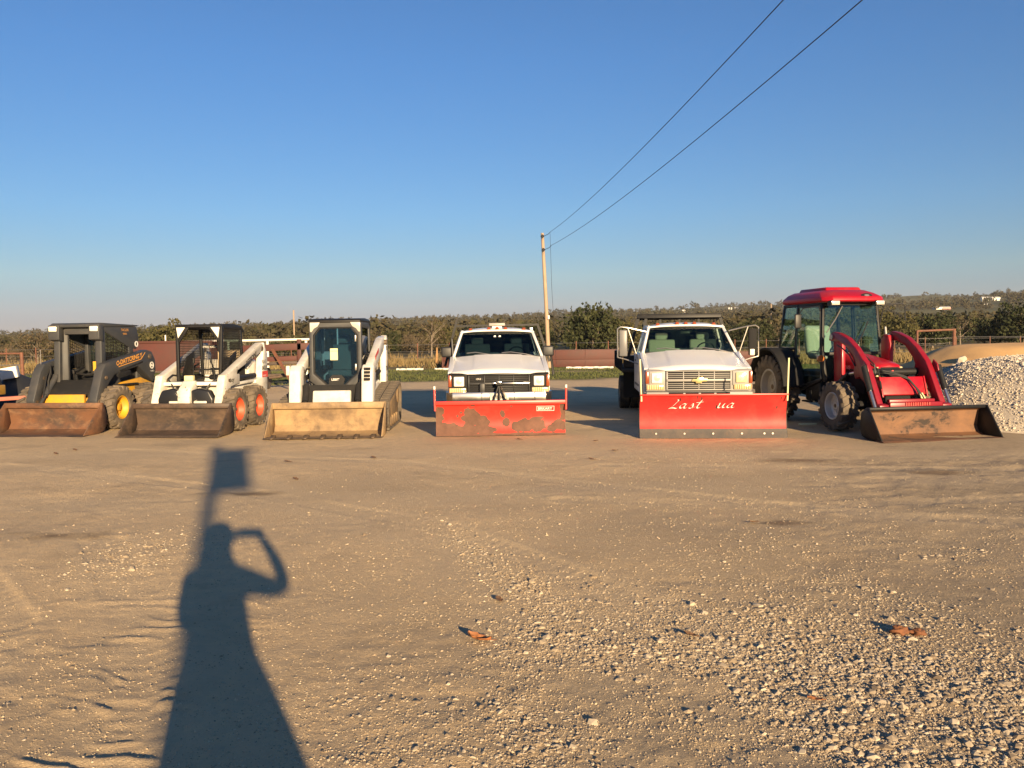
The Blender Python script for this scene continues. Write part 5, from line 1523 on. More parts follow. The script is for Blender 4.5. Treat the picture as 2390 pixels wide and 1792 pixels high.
def plow(t, style):
    """snow plow carried on the front of the truck"""
    Wp, h = style['w'], style['h']; f = plow_profile(h, style['lean'], style['curl'])
    nx, nz = 170, 44
    xs = np.linspace(-Wp/2, Wp/2, nx); zs = np.linspace(.012, h, nz)
    X, Z = np.meshgrid(xs, zs)
    Yv = np.vectorize(f)(Z)
    V = np.stack([X, Yv, Z], -1).reshape(-1, 3)
    idx = np.arange(nx*nz).reshape(nz, nx)
    F = np.stack([idx[:-1, :-1], idx[:-1, 1:], idx[1:, 1:], idx[1:, :-1]], -1).reshape(-1, 4)
    B = V+np.array([0, .02, 0]); n = len(V)
    Fb = F[:, ::-1]+n
    loop = np.concatenate([idx[0, :], idx[1:, -1], idx[-1, -2::-1], idx[-2:0:-1, 0]])
    nx2 = np.roll(loop, -1)
    E = np.stack([nx2, loop, loop+n, nx2+n], -1)
    rust = style['rust'](X, Z).reshape(-1)
    me = np_mesh('snow_plow', np.concatenate([V, B]), np.concatenate([F, Fb, E]), style['mat'], True, {'rust': ('POINT', np.concatenate([rust, rust]))}, nper=4)
    me.set_sharp_from_angle(angle=R(40))
    p = link('snow_plow', me, t)
    # back frame
    rb = MB().box(-.02, .02, 0, .10, .06, h-.08).mesh('plow_rib', style['frame_mat'], bevel=.004, seg=1)
    for i in range(6):
        link('plow_rib', rb, p, loc=(-Wp/2+.12+(Wp-.24)*i/5, .16, 0))
    MB().box(-.45, .45, .26, 1.55, .20, .28).build('push_frame', M['black_matte'], p, bevel=.01)
    for s in (-1, 1):
        MB().beam((s*.38, .30, .25), (s*.30, 1.45, .36), .08, .10).build('push_arm', M['black_matte'], p, bevel=.01)
    return p, f

def plow_mat(name, base, base2, rustc, edge=None, eh=0):
    m = bpy.data.materials.new(name); m.use_nodes = True
    nt = m.node_tree; b = nt.nodes["Principled BSDF"]
    tc = N(nt, "ShaderNodeTexCoord"); vec = tc.outputs["Object"]
    paint = mixc(nt, ramp(nt, noise_node(nt, 2.2, 6, .6, .3, vec), .35, .75).outputs[0], (*base, 1), (*base2, 1))
    rc = mixc(nt, ramp(nt, noise_node(nt, 7, 6, .65, .2, vec), .35, .7).outputs[0], (*rustc, 1), (rustc[0]*1.5, rustc[1]*1.45, rustc[2]*1.4, 1))
    b.inputs["Specular IOR Level"].default_value = .22
    a = N(nt, "ShaderNodeAttribute", attribute_name='rust')
    f = ramp(nt, a.outputs["Fac"], .47, .53).outputs[0]
    cur = mixc(nt, f, paint, rc)
    scr = ramp(nt, noise_node(nt, 14, 5, .75, .4, vec), .655, .70, (0,0,0,1), (.7,.7,.7,1)).outputs[0]
    cur = mixc(nt, scr, cur, (.06, .03, .022, 1))
    dst = ramp(nt, noise_node(nt, 3.2, 7, .7, .5, vec), .48, .78, (0,0,0,1), (.22,.22,.22,1)).outputs[0]
    cur = mixc(nt, dst, cur, (.33, .17, .12, 1))
    nt.links.new(cur, b.inputs["Base Color"])
    nt.links.new(mixc(nt, f, (.42,)*3, (.8,)*3), b.inputs["Roughness"])
    return m

def ell(X, Z, cx, cz, rx, rz, seed, amp=.35, sc=.07):
    d = np.sqrt(((X-cx)/rx)**2+((Z-cz)/rz)**2)
    return 1-d+amp*fbm(X/sc/1.6, Z/sc, seed, 3)*.9
def rust_one(X, Z):
    # patches where paint has gone, measured along the blade
    P = [(-1.08, .30, .17, .26, 1), (-.98, .14, .32, .14, 2), (-.62, .11, .40, .10, 3), (-.48, .33, .20, .22, 4), (-.30, .22, .16, .16, 5), (-.22, .09, .18, .10, 6),
         (.03, .37, .055, .085, 7), (.09, .22, .085, .085, 8), (.40, .17, .22, .13, 9), (.60, .19, .22, .14, 10), (.27, .17, .09, .12, 11),
         (1.06, .42, .09, .22, 12), (.98, .18, .16, .12, 13), (.86, .12, .10, .07, 14), (-.66, .40, .03, .03, 15), (-.46, .53, .05, .025, 16), (.18, .50, .035, .02, 17), (-.72, .34, .03, .03, 18)]
    s = np.full_like(X, -1.0)
    for cx, cz, rx, rz, k in P: s = np.maximum(s, ell(X, Z, cx, cz, rx*.80, rz*.80, 600+k, .55, .06))
    s = np.maximum(s, (.052-Z)/.03+.5*fbm(X/.12, Z/.1, 640, 2))
    return np.clip(.5+s*.9, 0, 1)
def rust_two(X, Z):
    s = .6*(fbm(X/.05, Z/.16, 660, 3)-.62)
    return np.clip(.5+s, 0, 1)

# ---------------------------------------------------------------- first truck
def first_truck():
    st = dict(dz=0.0, black_face=True, dark_glass=True, dual=False)
    t = build_truck('plow_truck', 'white pickup with black mirrors behind a rust patched red snow plow', (-.194, 14.2, 0), R(1.6), st)
    B = 1.66
    m = plow_mat('chipped_red_plow_paint', (.60, .040, .028), (.50, .034, .025), (.105, .058, .042))
    p, f = plow(t, dict(w=2.16, h=.57, lean=.10, curl=.10, rust=rust_one, mat=m, frame_mat=M['rust_dark']))
    MB().box(-1.08, 1.08, f(.57)-.035, f(.57)+.035, .535, .60).build('top_bar', M['red_plow'], p, bevel=.008)
    for s in (-1, 1):
        r = MB().cyl((s*1.085, f(.55)-.02, .44), (s*1.09, f(.55)-.02, .80), .017, n=10).build('marker_rod', M['red_plow'], p)
        MB().cyl((s*1.09, f(.55)-.02, .80), (s*1.09, f(.55)-.02, .85), .018, n=10).build('rod_cap', M['white_print'], r)
    pl = MB()
    zc = .455
    for x0, x1, z0, z1 in ((.60, .895, .488, .496), (.60, .895, .412, .420), (.60, .608, .42, .488), (.887, .895, .42, .488)):
        pl.add([(x0, f(z0)-.004, z0), (x1, f(z0)-.004, z0), (x1, f(z1)-.004, z1), (x0, f(z1)-.004, z1)], [(0, 1, 2, 3)])
    pl.build('label_frame', M['white_print'], p, smooth=0)
    lettering(p, 'BRKARY', .062, lambda u, v: (.622+u, f(.43+v)-.005, .432+v), M['white_print'], bold=.002, spacing=1.05)
    # plow jack stand, chains and lift in front of the bumper
    lf = MB()
    lf.tube([(0.0, B-.14, .80), (-.10, B-.20, .50), (-.12, B-.25, .40)], .016, n=6)
    lf.tube([(0.0, B-.14, .80), (.10, B-.20, .52), (.20, B-.25, .42)], .016, n=6)
    lf.tube([(0.0, B-.14, .80), (.0, B-.18, .45)], .02, n=6)
    lf.cyl((-.06, B-.16, .79), (.06, B-.16, .79), .035, n=10)
    lf.build('plow_lift', M['black'], t)
    chn = MB()
    for k in range(10):
        z = .74-.032*k; x = .03+.016*k
        chn.lathe([(-.004, .010), (.004, .010), (.004, .018), (-.004, .018)], 8, (x, B-.20, z), ax='y' if k % 2 else 'x', closed=True)
    chn.build('lift_chain', M['rust_dark'], t)
    MB().box(-.36, -.26, B-.06, B+.02, .62, .80).build('plow_plug', M['plastic'], t, bevel=.01)
    # mirrors
    for s in (-1, 1):
        h = MB().box(min(s*.91, s*1.14), max(s*.91, s*1.14), B+1.50, B+1.62, 1.255, 1.465).build('side_mirror', M['plastic'], t, bevel=.035, seg=3)
        MB().box(min(s*.94, s*1.10), max(s*.94, s*1.10), B+1.615, B+1.625, 1.29, 1.43).build('mirror_glass', M['mirror'], h)
        MB().beam((s*.88, B+1.56, 1.30), (s*.94, B+1.56, 1.34), .05, .06).build('mirror_arm', M['plastic'], h, bevel=.01)
    # work light on the roof
    MB().box(-.17, .17, B+2.05, B+2.16, 1.88, 1.945).build('work_light', M['grey_trim'], t, bevel=.015)
    MB().box(-.10, .10, B+2.08, B+2.14, 1.84, 1.885).build('light_bracket', M['bare_metal'], t)
    # stake bed
    MB().box(-1.02, 1.02, B+3.0, B+5.6, .72, .80).build('bed_deck', M['black'], t, bevel=.01)
    sr = MB().box(-.04, .04, 0, .05, .70, 1.50).mesh('bed_stake', M['black'])
    for s in (-1, 1):
        for k in range(4):
            o = link('bed_stake', MB().beam((s*1.02, B+3.05+.8*k, .70), (s*(1.06 if s > 0 else 1.04), B+3.05+.8*k, 1.28), .05, .06).mesh('bed_stake', M['black']), t)
        slat = MB().box(-.012, .012, B+3.0, B+5.6, -.05, .05).mesh('side_board', M['black'])
        for k in range(3): link('side_board', slat, t, loc=(s*1.045, 0, .92+.15*k))
    hk = MB()
    hk.beam((-1.14, B+3.02, 1.02), (-.86, B+3.02, 2.06), .05, .07, (0, 1, 0))
    hk.beam((1.16, B+3.02, 1.10), (.90, B+3.02, 1.92), .05, .07, (0, 1, 0))
    hk.beam((-.90, B+3.02, 1.90), (.93, B+3.02, 1.915), .05, .045)
    hk.build('headache_rack', M['black'], t)
    sl = MB().box(-.80, .80, -.015, .015, -.03, .03).mesh('rack_slat', M['black'])
    for k in range(5): link('rack_slat', sl, t, loc=(0, B+3.02, 1.30+.12*k))
    # strut with lamp at the right rear corner of the cab
    st2 = MB(); st2.box(.72, .80, B+3.05, B+3.10, 1.66, 1.86)
    st2.build('rack_lamp', M['bare_metal'], t, bevel=.01)
    # drooping tail strap beside the bed
    MB().tube([(1.08, B+1.62, 1.26), (1.12, B+1.68, 1.05), (1.14, B+1.70, .88)], [.022, .025, .032], n=8).build('mirror_strap', M['plastic'], t)
    MB().tube([(-.90, B+1.44, 1.20), (-.92, B+1.46, 1.62)], .02, n=6).build('snorkel', M['plastic'], t)
    for x in (-.05, .05):
        MB().prism('y', [(x-.022, 1.655), (x+.022, 1.655), (x+.018, 1.685), (x-.02, 1.68)], B+1.745, B+1.749).build('windshield_sticker', M['white_print'], t)
    return t
first_truck()

# ---------------------------------------------------------------- second truck
SCRIPT = {  # brush lettering as strokes: (points, width at each)
 'L': [([(.42, .98), (.50, .86), (.40, .60), (.26, .28), (.12, .06), (.02, .00), (.14, .05), (.34, .06), (.50, .00), (.62, .10)], [.05, .10, .12, .12, .10, .07, .09, .10, .08, .03])],
 'a': [([(.40, .46), (.28, .52), (.12, .36), (.06, .14), (.14, .03), (.28, .12), (.42, .44)], [.06, .09, .10, .10, .09, .08, .07]), ([(.44, .50), (.36, .22), (.36, .05), (.46, .04), (.56, .14)], [.08, .11, .10, .07, .03])],
 's': [([(.02, .10), (.16, .30), (.26, .54), (.30, .36), (.30, .14), (.20, .02), (.06, .05)], [.03, .06, .07, .11, .12, .09, .05]), ([(.28, .06), (.42, .14)], [.06, .03])],
 't': [([(.02, .10), (.16, .36), (.34, .92), (.24, .50), (.16, .18), (.22, .03), (.36, .10)], [.03, .06, .08, .11, .11, .09, .04]), ([(.02, .62), (.46, .70)], [.06, .05])],
 'u': [([(.0, .36), (.12, .52), (.10, .26), (.08, .08), (.18, .02), (.32, .18), (.44, .50), (.38, .22), (.38, .05), (.48, .04), (.58, .14)], [.03, .09, .11, .11, .09, .07, .09, .11, .10, .07, .03])],
}
def brush_word(parent, word, x0, z0, size, adv, place, matx):
    mb = MB(); x = x0
    for ch in word:
        for pts, ws in SCRIPT[ch]:
            # smooth the stroke
            P = [Vector((p[0]+p[1]*.18, p[1])) for p in pts]; sm, wv = [], []
            for i in range(len(P)-1):
                p0 = P[max(0, i-1)]; p1 = P[i]; p2 = P[i+1]; p3 = P[min(len(P)-1, i+2)]
                for k in range(6):
                    u = k/6
                    q = .5*((2*p1)+(p2-p0)*u+(2*p0-5*p1+4*p2-p3)*u*u+(3*p1-p0-3*p2+p3)*u**3)
                    sm.append(q); wv.append(ws[i]*(1-u)+ws[i+1]*u)
            sm.append(P[-1]); wv.append(ws[-1])
            # a slanted broad pen
            nib = Vector((.62, .70))
            vs2 = []
            for q, w in zip(sm, [1.25*w_ for w_ in wv]):
                for sgn in (-1, 1):
                    r = q+nib*(sgn*w*.5)
                    vs2.append(place(x+r.x*size*1.6, z0+r.y*size))
            fs = [(2*i, 2*i+1, 2*i+3, 2*i+2) for i in range(len(sm)-1)]
            mb.add(vs2, fs)
        x += adv[ch]*size*1.6
    return mb.build('lettering', matx, parent, smooth=0)

M['mirror_back'] = mat('mirror_shell', (.13, .13, .135), .4, dirt=(.2, .17, .13), dscale=5, dlo=.5, dhi=.8, damt=.4)
def second_truck():
    st = dict(dz=.05, black_face=False, dark_glass=False, dual=True)
    t = build_truck('plow_truck', 'white flatbed truck with tall chrome mirrors behind the lettered red plow', (3.19, 13.56, 0), R(-4.5), st)
    B = 1.66
    m = plow_mat('clean_red_plow_paint', (.60, .030, .028), (.50, .024, .024), (.045, .022, .018))
    p, f = plow(t, dict(w=2.31, h=.70, lean=.12, curl=.125, rust=rust_two, mat=m, frame_mat=M['black_matte']))
    ce = MB()
    def ez(u, v):
        z = .004+.145*v
        return (u*1.158, f(max(z, .012))-.012, z)
    ce.sheet(ez, [-1, -.6, -.2, .2, .6, 1], [0, .25, .5, .75, 1], (0, .01, 0))
    ce.build('cutting_edge', M['edge_dark'] if 'edge_dark' in M else M['edge_steel'], p, smooth=40)
    bo = MB()
    for x in (-.9, -.45, 0, .45, .8, .93): bo.cyl((x, f(.07)-.024, .075), (x, f(.07)-.008, .075), .016, n=8)
    bo.build('edge_bolt', M['bare_metal'], p)
    MB().prism('x', [(f(.70)-.03, .685), (f(.70)+.03, .68), (f(.70)+.03, .71), (f(.70)-.03, .715)], -1.155, 1.155).build('top_bar', M['red_plow'], p, bevel=.005)
    for s in (-1, 1):
        MB().prism('x', [(f(z)-.004, z) for z in np.linspace(.02, .70, 10)]+[(f(z)+.05, z) for z in np.linspace(.70, .02, 10)], min(s*1.152, s*1.164), max(s*1.152, s*1.164)).build('end_plate', M['black'], p)
        MB().cyl((s*1.135, f(.70)-.01, .60), (s*1.155, f(.70)-.01, 1.27), .0135, n=8).build('marker_rod', M['cream'], p)
    adv = {'L': .66, 'a': .60, 's': .44, 't': .44, 'u': .60}
    pl = lambda x, z: (x, f(z)-.0045, z)
    brush_word(p, 'Last', -.70, .475, .15, adv, pl, M['white_print'])
    brush_word(p, 'ua', .06, .48, .15, adv, pl, M['white_print'])
    # west coast mirrors on tube frames
    for s in (-1, 1):
        xo = s*1.36
        y0 = B+1.62
        fr = MB()
        fr.tube([(s*.80, y0+.05, 1.72), (s*1.14, y0-.02, 1.80), (s*1.30, y0-.02, 1.82), (xo, y0-.02, 1.78), (xo, y0-.02, 1.22)], .014, n=7)
        fr.tube([(s*1.16, y0-.02, 1.80), (s*.94, y0+.02, 1.12)], .012, n=7)
        fr.tube([(xo, y0-.02, 1.22), (s*1.2, y0-.02, 1.18), (s*.94, y0+.02, 1.08)], .012, n=7)
        mr = fr.build('mirror_frame', M['bare_metal'], t)
        a, b = min(s*1.17, s*1.33), max(s*1.17, s*1.33)
        MB().box(a, b, y0-.05, y0+.01, 1.24, 1.76).build('mirror_back', M['mirror_back'] if s < 0 else M['black_matte'], mr, bevel=.02)
        MB().box(a+.012, b-.012, y0+.009, y0+.014, 1.26, 1.74).build('mirror_glass', M['mirror'], mr)
        if s > 0: MB().box(1.19, 1.28, y0-.075, y0-.048, 1.24, 1.36).build('spot_mirror', M['lamp'], mr, bevel=.012)
    # flatbed with side boards and boxes, dark
    MB().box(-1.20, 1.20, B+3.02, B+6.2, .86, .96).build('bed_deck', M['black'], t, bevel=.01)
    for s in (-1, 1):
        sd = MB().box(min(s*1.19, s*1.22), max(s*1.19, s*1.22), B+3.05, B+6.2, .88, 1.30).build('side_board', M['black'], t, bevel=.006)
        rb = MB().box(-.012, .012, -.03, .03, .90, 1.28).mesh('board_rib', M['black_matte'])
        for k in range(9): link('board_rib', rb, sd, loc=(s*1.232, B+3.15+.36*k, 0))
        MB().box(min(s*.62, s*1.16), max(s*.62, s*1.16), B+3.06, B+3.5, .96, 1.22).build('tool_box', M['black'], t, bevel=.012)
        MB().box(min(s*.70, s*1.16), max(s*.70, s*1.16), B+3.4, B+3.42, .30, .86).build('mud_flap', M['black_matte'], t)
    for p0, p1 in (((-1.10, B+3.0, 1.10), (-.86, B+2.98, 2.02)), ((1.10, B+3.0, 1.10), (.84, B+2.98, 2.02)), ((-.88, B+2.96, 1.10), (-.70, B+2.96, 2.0))):
        MB().beam(p0, p1, .06, .07, (0, 1, 0)).build('rack_post', M['black'], t)
    MB().prism('x', [(B+2.90, 2.01), (B+3.05, 1.97), (B+3.07, 2.06), (B+2.92, 2.10)], -.88, .86).build('rack_visor', M['black'], t, bevel=.006)
    sl = MB().box(-.78, .78, -.012, .012, -.028, .028).mesh('rack_slat', M['black'])
    for k in range(7): link('rack_slat', sl, t, loc=(0, B+3.0, 1.34+.085*k))
    vb = MB().box(-.02, .02, -.02, .0, 1.25, 1.98).mesh('rack_post', M['black'])
    for x in (-.40, .0, .40): link('rack_post', vb, t, loc=(x, B+2.98, 0))
    MB().tube([(-.62, B+1.15, 1.255), (-.55, B+.95, 1.225), (-.46, B+.80, 1.20)], .004, n=4).build('hood_scratch', M['grey_trim'], t)
    return t
M['edge_dark'] = mat('dark_plow_edge', (.05, .045, .042), .6, c2=(.09, .07, .055), scale=5, lo=.4, hi=.7, dirt=(.20, .12, .07), dscale=8, dlo=.6, dhi=.8, damt=.5)
second_truck()
# ============================================================ red tractor with loader
def tractor():
    t = thing('loader_tractor', 'red tractor with a glass cab and a front loader bucket on the ground', 'tractor', (6.53, 12.9, 0), R(9.3))
    Rd, Rl, Bk, Pm = M['red_tractor'], M['red_loader_shaded'], M['black'], M['black_matte']
    bucket(t, 2.02, [(0, .016), (.42, .016), (.54, .06), (.595, .16), (.56, .40), (.44, .485)], (M['rust_bucket_in'], M['black'], M['rust_bucket']),
           [(.02, .012), (.41, .004), (.56, .045), (.62, .16), (.585, .41), (.45, .495), (.38, .495)], bar_h=.04)
    # wheels
    fw = wheel_meshes('tf', .425, .30, .225, M['silver'], M['tyre_dusty'], 16, .032, dish=.1, rim_kind='truck')
    rw = wheel_meshes('tr', .63, .40, .335, M['grey_trim'], M['rubber'], 20, .04, dish=.1, rim_kind='truck', bolts=8)
    for s in (-1, 1):
        put_wheel(fw, t, (s*.73, 1.74, .42), s < 0, .1)
        put_wheel(rw, t, (s*.78, 3.90, .625), s < 0, .2)
    MB().cyl((-.7, 1.74, .42), (.7, 1.74, .42), .08).box(-.16, .16, 1.6, 1.95, .34, .60).build('axle', Pm, t)
    MB().cyl((-.7, 3.9, .62), (.7, 3.9, .62), .12).build('axle', Pm, t)
    MB().prism('x', [(1.15, .48), (1.15, .80), (2.5, .92), (4.2, .95), (4.3, .5), (2.6, .36)], -.24, .24).build('chassis', Pm, t, bevel=.02)
    # hood
    rings = []
    for y, w, zt, zb, k in ((1.42, .22, 1.085, .80, .3), (1.46, .27, 1.12, .78, .4), (1.62, .31, 1.155, .76, .6), (2.0, .335, 1.215, .74, .7), (2.5, .35, 1.285, .74, .7)):
        rings.append([(-w, y, zb), (-w*1.0, y, zt-.13), (-w*.93, y, zt-.06), (-w*.72, y, zt-.015), (0, y, zt+.012), (w*.72, y, zt-.015), (w*.93, y, zt-.06), (w, y, zt-.13), (w, y, zb)])
    MB().loft(rings, True, True).build('hood', Rd, t, smooth=40)
    # nose: dark grille between upright lamps
    MB().prism('x', [(1.40, .74), (1.375, .95), (1.42, 1.075), (1.46, 1.07), (1.46, .74)], -.17, .17).build('grille', Pm, t, bevel=.01)
    ba = MB().box(-.16, .16, -.008, .006, -.006, .006).mesh('grille_bar', M['black'])
    for k in range(7): link('grille_bar', ba, t, loc=(0, 1.385+.002*k, .78+.04*k))
    MB().cyl((.03, 1.388, 1.0), (.03, 1.378, 1.0), .022, n=12).build('nose_badge', M['red_print'], t)
    for s in (-1, 1):
        MB().prism('x', [(1.43, .76), (1.40, .92), (1.44, 1.08), (1.50, 1.06), (1.50, .76)], min(s*.175, s*.25), max(s*.175, s*.25)).build('headlight', M['lamp_warm'], t, bevel=.012)
        MB().prism('x', [(1.6, .62), (1.6, .98), (2.45, 1.08), (2.45, .62)], min(s*.335, s*.352), max(s*.335, s*.352)).build('engine_side', Pm, t)
        lettering(t, 'T603', .09, (lambda u, v: (-.356, 2.2-u, 1.02+v)) if s < 0 else (lambda u, v: (.356, 1.8+u, 1.02+v)), M['white_print'])
    # ---- cab
    yA, yB, yC = 2.55, 3.48, 4.02
    zb, zt = 1.28, 2.19
    fr = MB()
    for s in (-1, 1):
        fr.beam((s*.57, yA-.10, .78), (s*.565, yA+.02, 1.32), .06, .07, (0, 1, 0))
        fr.beam((s*.565, yA+.02, 1.30), (s*.52, yA+.10, zt), .05, .05, (0, 1, 0))
        fr.beam((s*.60, yB+.02, 1.22), (s*.55, yB, zt), .05, .05, (0, 1, 0))
        fr.beam((s*.62, yC+.05, 1.36), (s*.55, yC-.02, zt), .05, .06, (0, 1, 0))
        fr.beam((s*.59, yA, .82), (s*.60, yB-.2, .60), .05, .05)
        fr.beam((s*.525, yA+.08, zt-.02), (s*.55, yC, zt-.02), .05, .05)
        fr.beam((s*.61, yB, 1.36), (s*.62, yC+.05, 1.36), .04, .05)
    fr.beam((-.53, yA+.09, zt-.02), (.53, yA+.09, zt-.02), .05, .05)
    fr.beam((-.56, yA, 1.28), (.56, yA, 1.28), .05, .06)
    fr.beam((-.55, yC, zt-.02), (.55, yC, zt-.02), .05, .05)
    fr.build('cab', Bk, t, bevel=.01)
    # roof: a red shell with a raised hatch
    ro = []
    for z, gx, y0, y1, ch in ((2.20, .57, yA-.12, yC+.10, .12), (2.225, .60, yA-.16, yC+.13, .13), (2.29, .60, yA-.14, yC+.13, .14), (2.37, .53, yA+.0, yC+.08, .16), (2.42, .44, yA+.14, yC-.02, .15), (2.435, .28, yA+.3, yC-.15, .1)):
        ro.append([(-gx+ch, y0, z), (gx-ch, y0, z), (gx, y0+ch*1.2, z), (gx, y1-ch, z), (gx-ch, y1, z), (-gx+ch, y1, z), (-gx, y1-ch, z), (-gx, y0+ch*1.2, z)])
    roof = MB().loft(ro, True, True).build('roof', Rd, t, bevel=.012, smooth=30)
    MB().hexa([(-.36, yA+.28, 2.40), (.36, yA+.28, 2.40), (.36, yC-.14, 2.40), (-.36, yC-.14, 2.40), (-.33, yA+.34, 2.485), (.33, yA+.34, 2.485), (.33, yC-.2, 2.485), (-.33, yC-.2, 2.485)]).build('roof_hatch', Rd, roof, bevel=.02)
    em = MB(); em.lathe([(0, .001), (0, 1)], 24, ax='y')
    em.v = [(p[0]*.105+.20, yA-.112+(p[2]*.022)*.9, 2.315+p[2]*.036) for p in em.v]
    em.build('roof_badge', M['black'], roof)
    em = MB(); em.lathe([(0, .001), (0, 1)], 16, ax='y')
    em.v = [(p[0]*.05+.20, yA-.118+(p[2]*.01)*.9, 2.315+p[2]*.017) for p in em.v]
    em.build('badge_emblem', M['bare_metal'], roof)
    for s in (-1, 1):
        lh = MB().box(min(s*.34, s*.52), max(s*.34, s*.52), yA-.175, yA-.04, 2.135, 2.225).build('lamp_housing', M['plastic'], t, bevel=.012)
        MB().box(min(s*.355, s*.505), max(s*.355, s*.505), yA-.186, yA-.174, 2.145, 2.217).build('work_lamp', M['lamp_clear'], lh, bevel=.008)
    def pane(name, pts, off, m=M['glass_green'], par=None):
        o = Vector(off)
        p = [Vector(q) for q in pts]; n = len(p)
        return MB().add(p+[q+o for q in p], [tuple(range(n)), tuple(range(n, 2*n))[::-1]]+[(i, (i+1) % n, n+(i+1) % n, n+i) for i in range(n)]).build(name, m, par or t, smooth=0)
    pane('windshield', [(-.54, yA+.0, 1.31), (.54, yA+.0, 1.31), (.50, yA+.085, zt-.03), (-.50, yA+.085, zt-.03)], (0, .006, 0))
    pane('rear_window', [(-.58, yC+.06, 1.40), (.58, yC+.06, 1.40), (.53, yC, zt-.04), (-.53, yC, zt-.04)], (0, .006, 0))
    for s in (-1, 1):
        d = pane('door', [(s*.575, yA+.06, 1.30), (s*.60, yA-.02, .84), (s*.615, yB-.25, .68), (s*.62, yB-.06, 1.25), (s*.562, yB-.03, zt-.05), (s*.538, yA+.13, zt-.05)], (s*.006, 0, 0))
        MB().tube([(s*.585, yA+.06, 1.30), (s*.61, yA-.02, .84), (s*.625, yB-.25, .68), (s*.63, yB-.06, 1.25), (s*.572, yB-.03, zt-.05), (s*.548, yA+.13, zt-.05), (s*.585, yA+.06, 1.30)], .016, n=6, caps=False).build('door_frame', M['plastic'], d)
        MB().box(min(s*.62, s*.66), max(s*.62, s*.66), yB-.20, yB-.06, 1.20, 1.25).build('door_handle', M['plastic'], d, bevel=.008)
        pane('quarter_window', [(s*.615, yB+.04, 1.38), (s*.625, yC+.03, 1.40), (s*.56, yC-.04, zt-.05), (s*.562, yB+.03, zt-.05)], (s*.006, 0, 0))
    # inside
    MB().box(-.5, .5, yA+.05, yC, .80, .86).build('cab_floor', Pm, t)
    MB().prism('x', [(yA+.02, .86), (yA+.05, 1.28), (yA+.25, 1.25), (yA+.35, 1.05), (yA+.25, .86)], -.34, .34).build('dashboard', Pm, t, bevel=.03)
    se = MB(); se.box(-.26, .26, yB-.25, yB+.22, 1.16, 1.28); se.prism('x', [(yB+.16, 1.22), (yB+.30, 1.22), (yB+.38, 1.80), (yB+.26, 1.80)], -.26, .26)
    se.build('seat', M['seat_dull'], t, bevel=.06, seg=3)
    sw = MB(); sw.M = Matrix.Translation((0, yA+.42, 1.36)) @ Matrix.Rotation(R(-42), 4, 'X')
    sw.lathe([(-.014, .175), (0, .19), (.014, .175), (0, .16)], 24, ax='z', closed=True); sw.box(-.17, .17, -.018, .018, -.01, .01); sw.cyl((0, 0, -.25), (0, 0, .02), .03)
    sw.build('steering_wheel', M['plastic'], t)
    # fenders over the rear wheels
    for s in (-1, 1):
        fo = arc_pts(3.90, .625, .76, 5, 178, 18); fi = arc_pts(3.90, .625, .715, 5, 178, 18)[::-1]
        MB().prism('x', fo+fi, min(s*.58, s*1.02), max(s*.58, s*1.02)).build('fender', Pm, t, bevel=.015)
        MB().prism('x', arc_pts(3.90, .625, .73, 5, 178, 18)+[(3.1, .62)], min(s*.565, s*.585), max(s*.565, s*.585)).build('fender_side', Pm, t)
        MB().prism('x', [(2.62, .42), (3.15, .42), (3.15, .72), (2.62, .84)], min(s*.40, s*.58), max(s*.40, s*.58)).build('side_tank', Bk, t, bevel=.03)
        st = MB(); st.box(min(s*.50, s*.72), max(s*.50, s*.72), 2.70, 3.02, .40, .43); st.box(min(s*.68, s*.71), max(s*.68, s*.71), 2.72, 2.75, .42, .62)
        st.build('step', Pm, t, bevel=.006)
        al = MB(); al.cyl((s*.66, yA-.06, 1.20), (s*.66, yA-.10, 1.20), .062, n=16); al.cyl((s*.56, yA-.05, 1.20), (s*.66, yA-.06, 1.20), .012, n=6)
        al.build('turn_signal', M['amber'], t)
    # mirrors
    mm = MB(); mm.tube([(-.56, yA+.12, 2.05), (-.66, yA+.0, 2.13), (-.82, yA+.25, 2.10), (-.86, yA+.35, 1.98)], .010, n=6)
    mf = mm.build('mirror_frame', M['plastic'], t)
    MB().box(-.93, -.80, yA+.33, yA+.37, 1.74, 2.0).build('mirror', M['plastic'], mf, bevel=.02)
    MB().tube([(.56, yA+.05, 1.80), (.58, yA-.02, 2.06), (.62, yA-.02, 2.15), (.94, yA-.06, 2.16), (.99, yA-.06, 2.12), (1.0, yA-.05, 1.86)], .012, n=6).build('mirror_frame', M['plastic'], t)
    # wipers
    for (p, q) in (((-.16, yA+.07, zt-.06), (-.50, yA+.0, 1.66)), ((.30, yA+.0, 1.85), (.02, yA-.04, 1.36))):
        MB().tube([p, (Vector(p).lerp(Vector(q), .5)+Vector((0, -.03, 0))), q], .010, n=5).build('wiper', M['plastic'] if p[0] > 0 else M['bare_metal'], t)
    # exhaust along the right pillar
    MB().tube([(.60, yA-.12, .95), (.61, yA-.10, 1.40), (.60, yA-.06, 1.75)], .02, n=8).build('exhaust_pipe', M['bare_metal'], t)
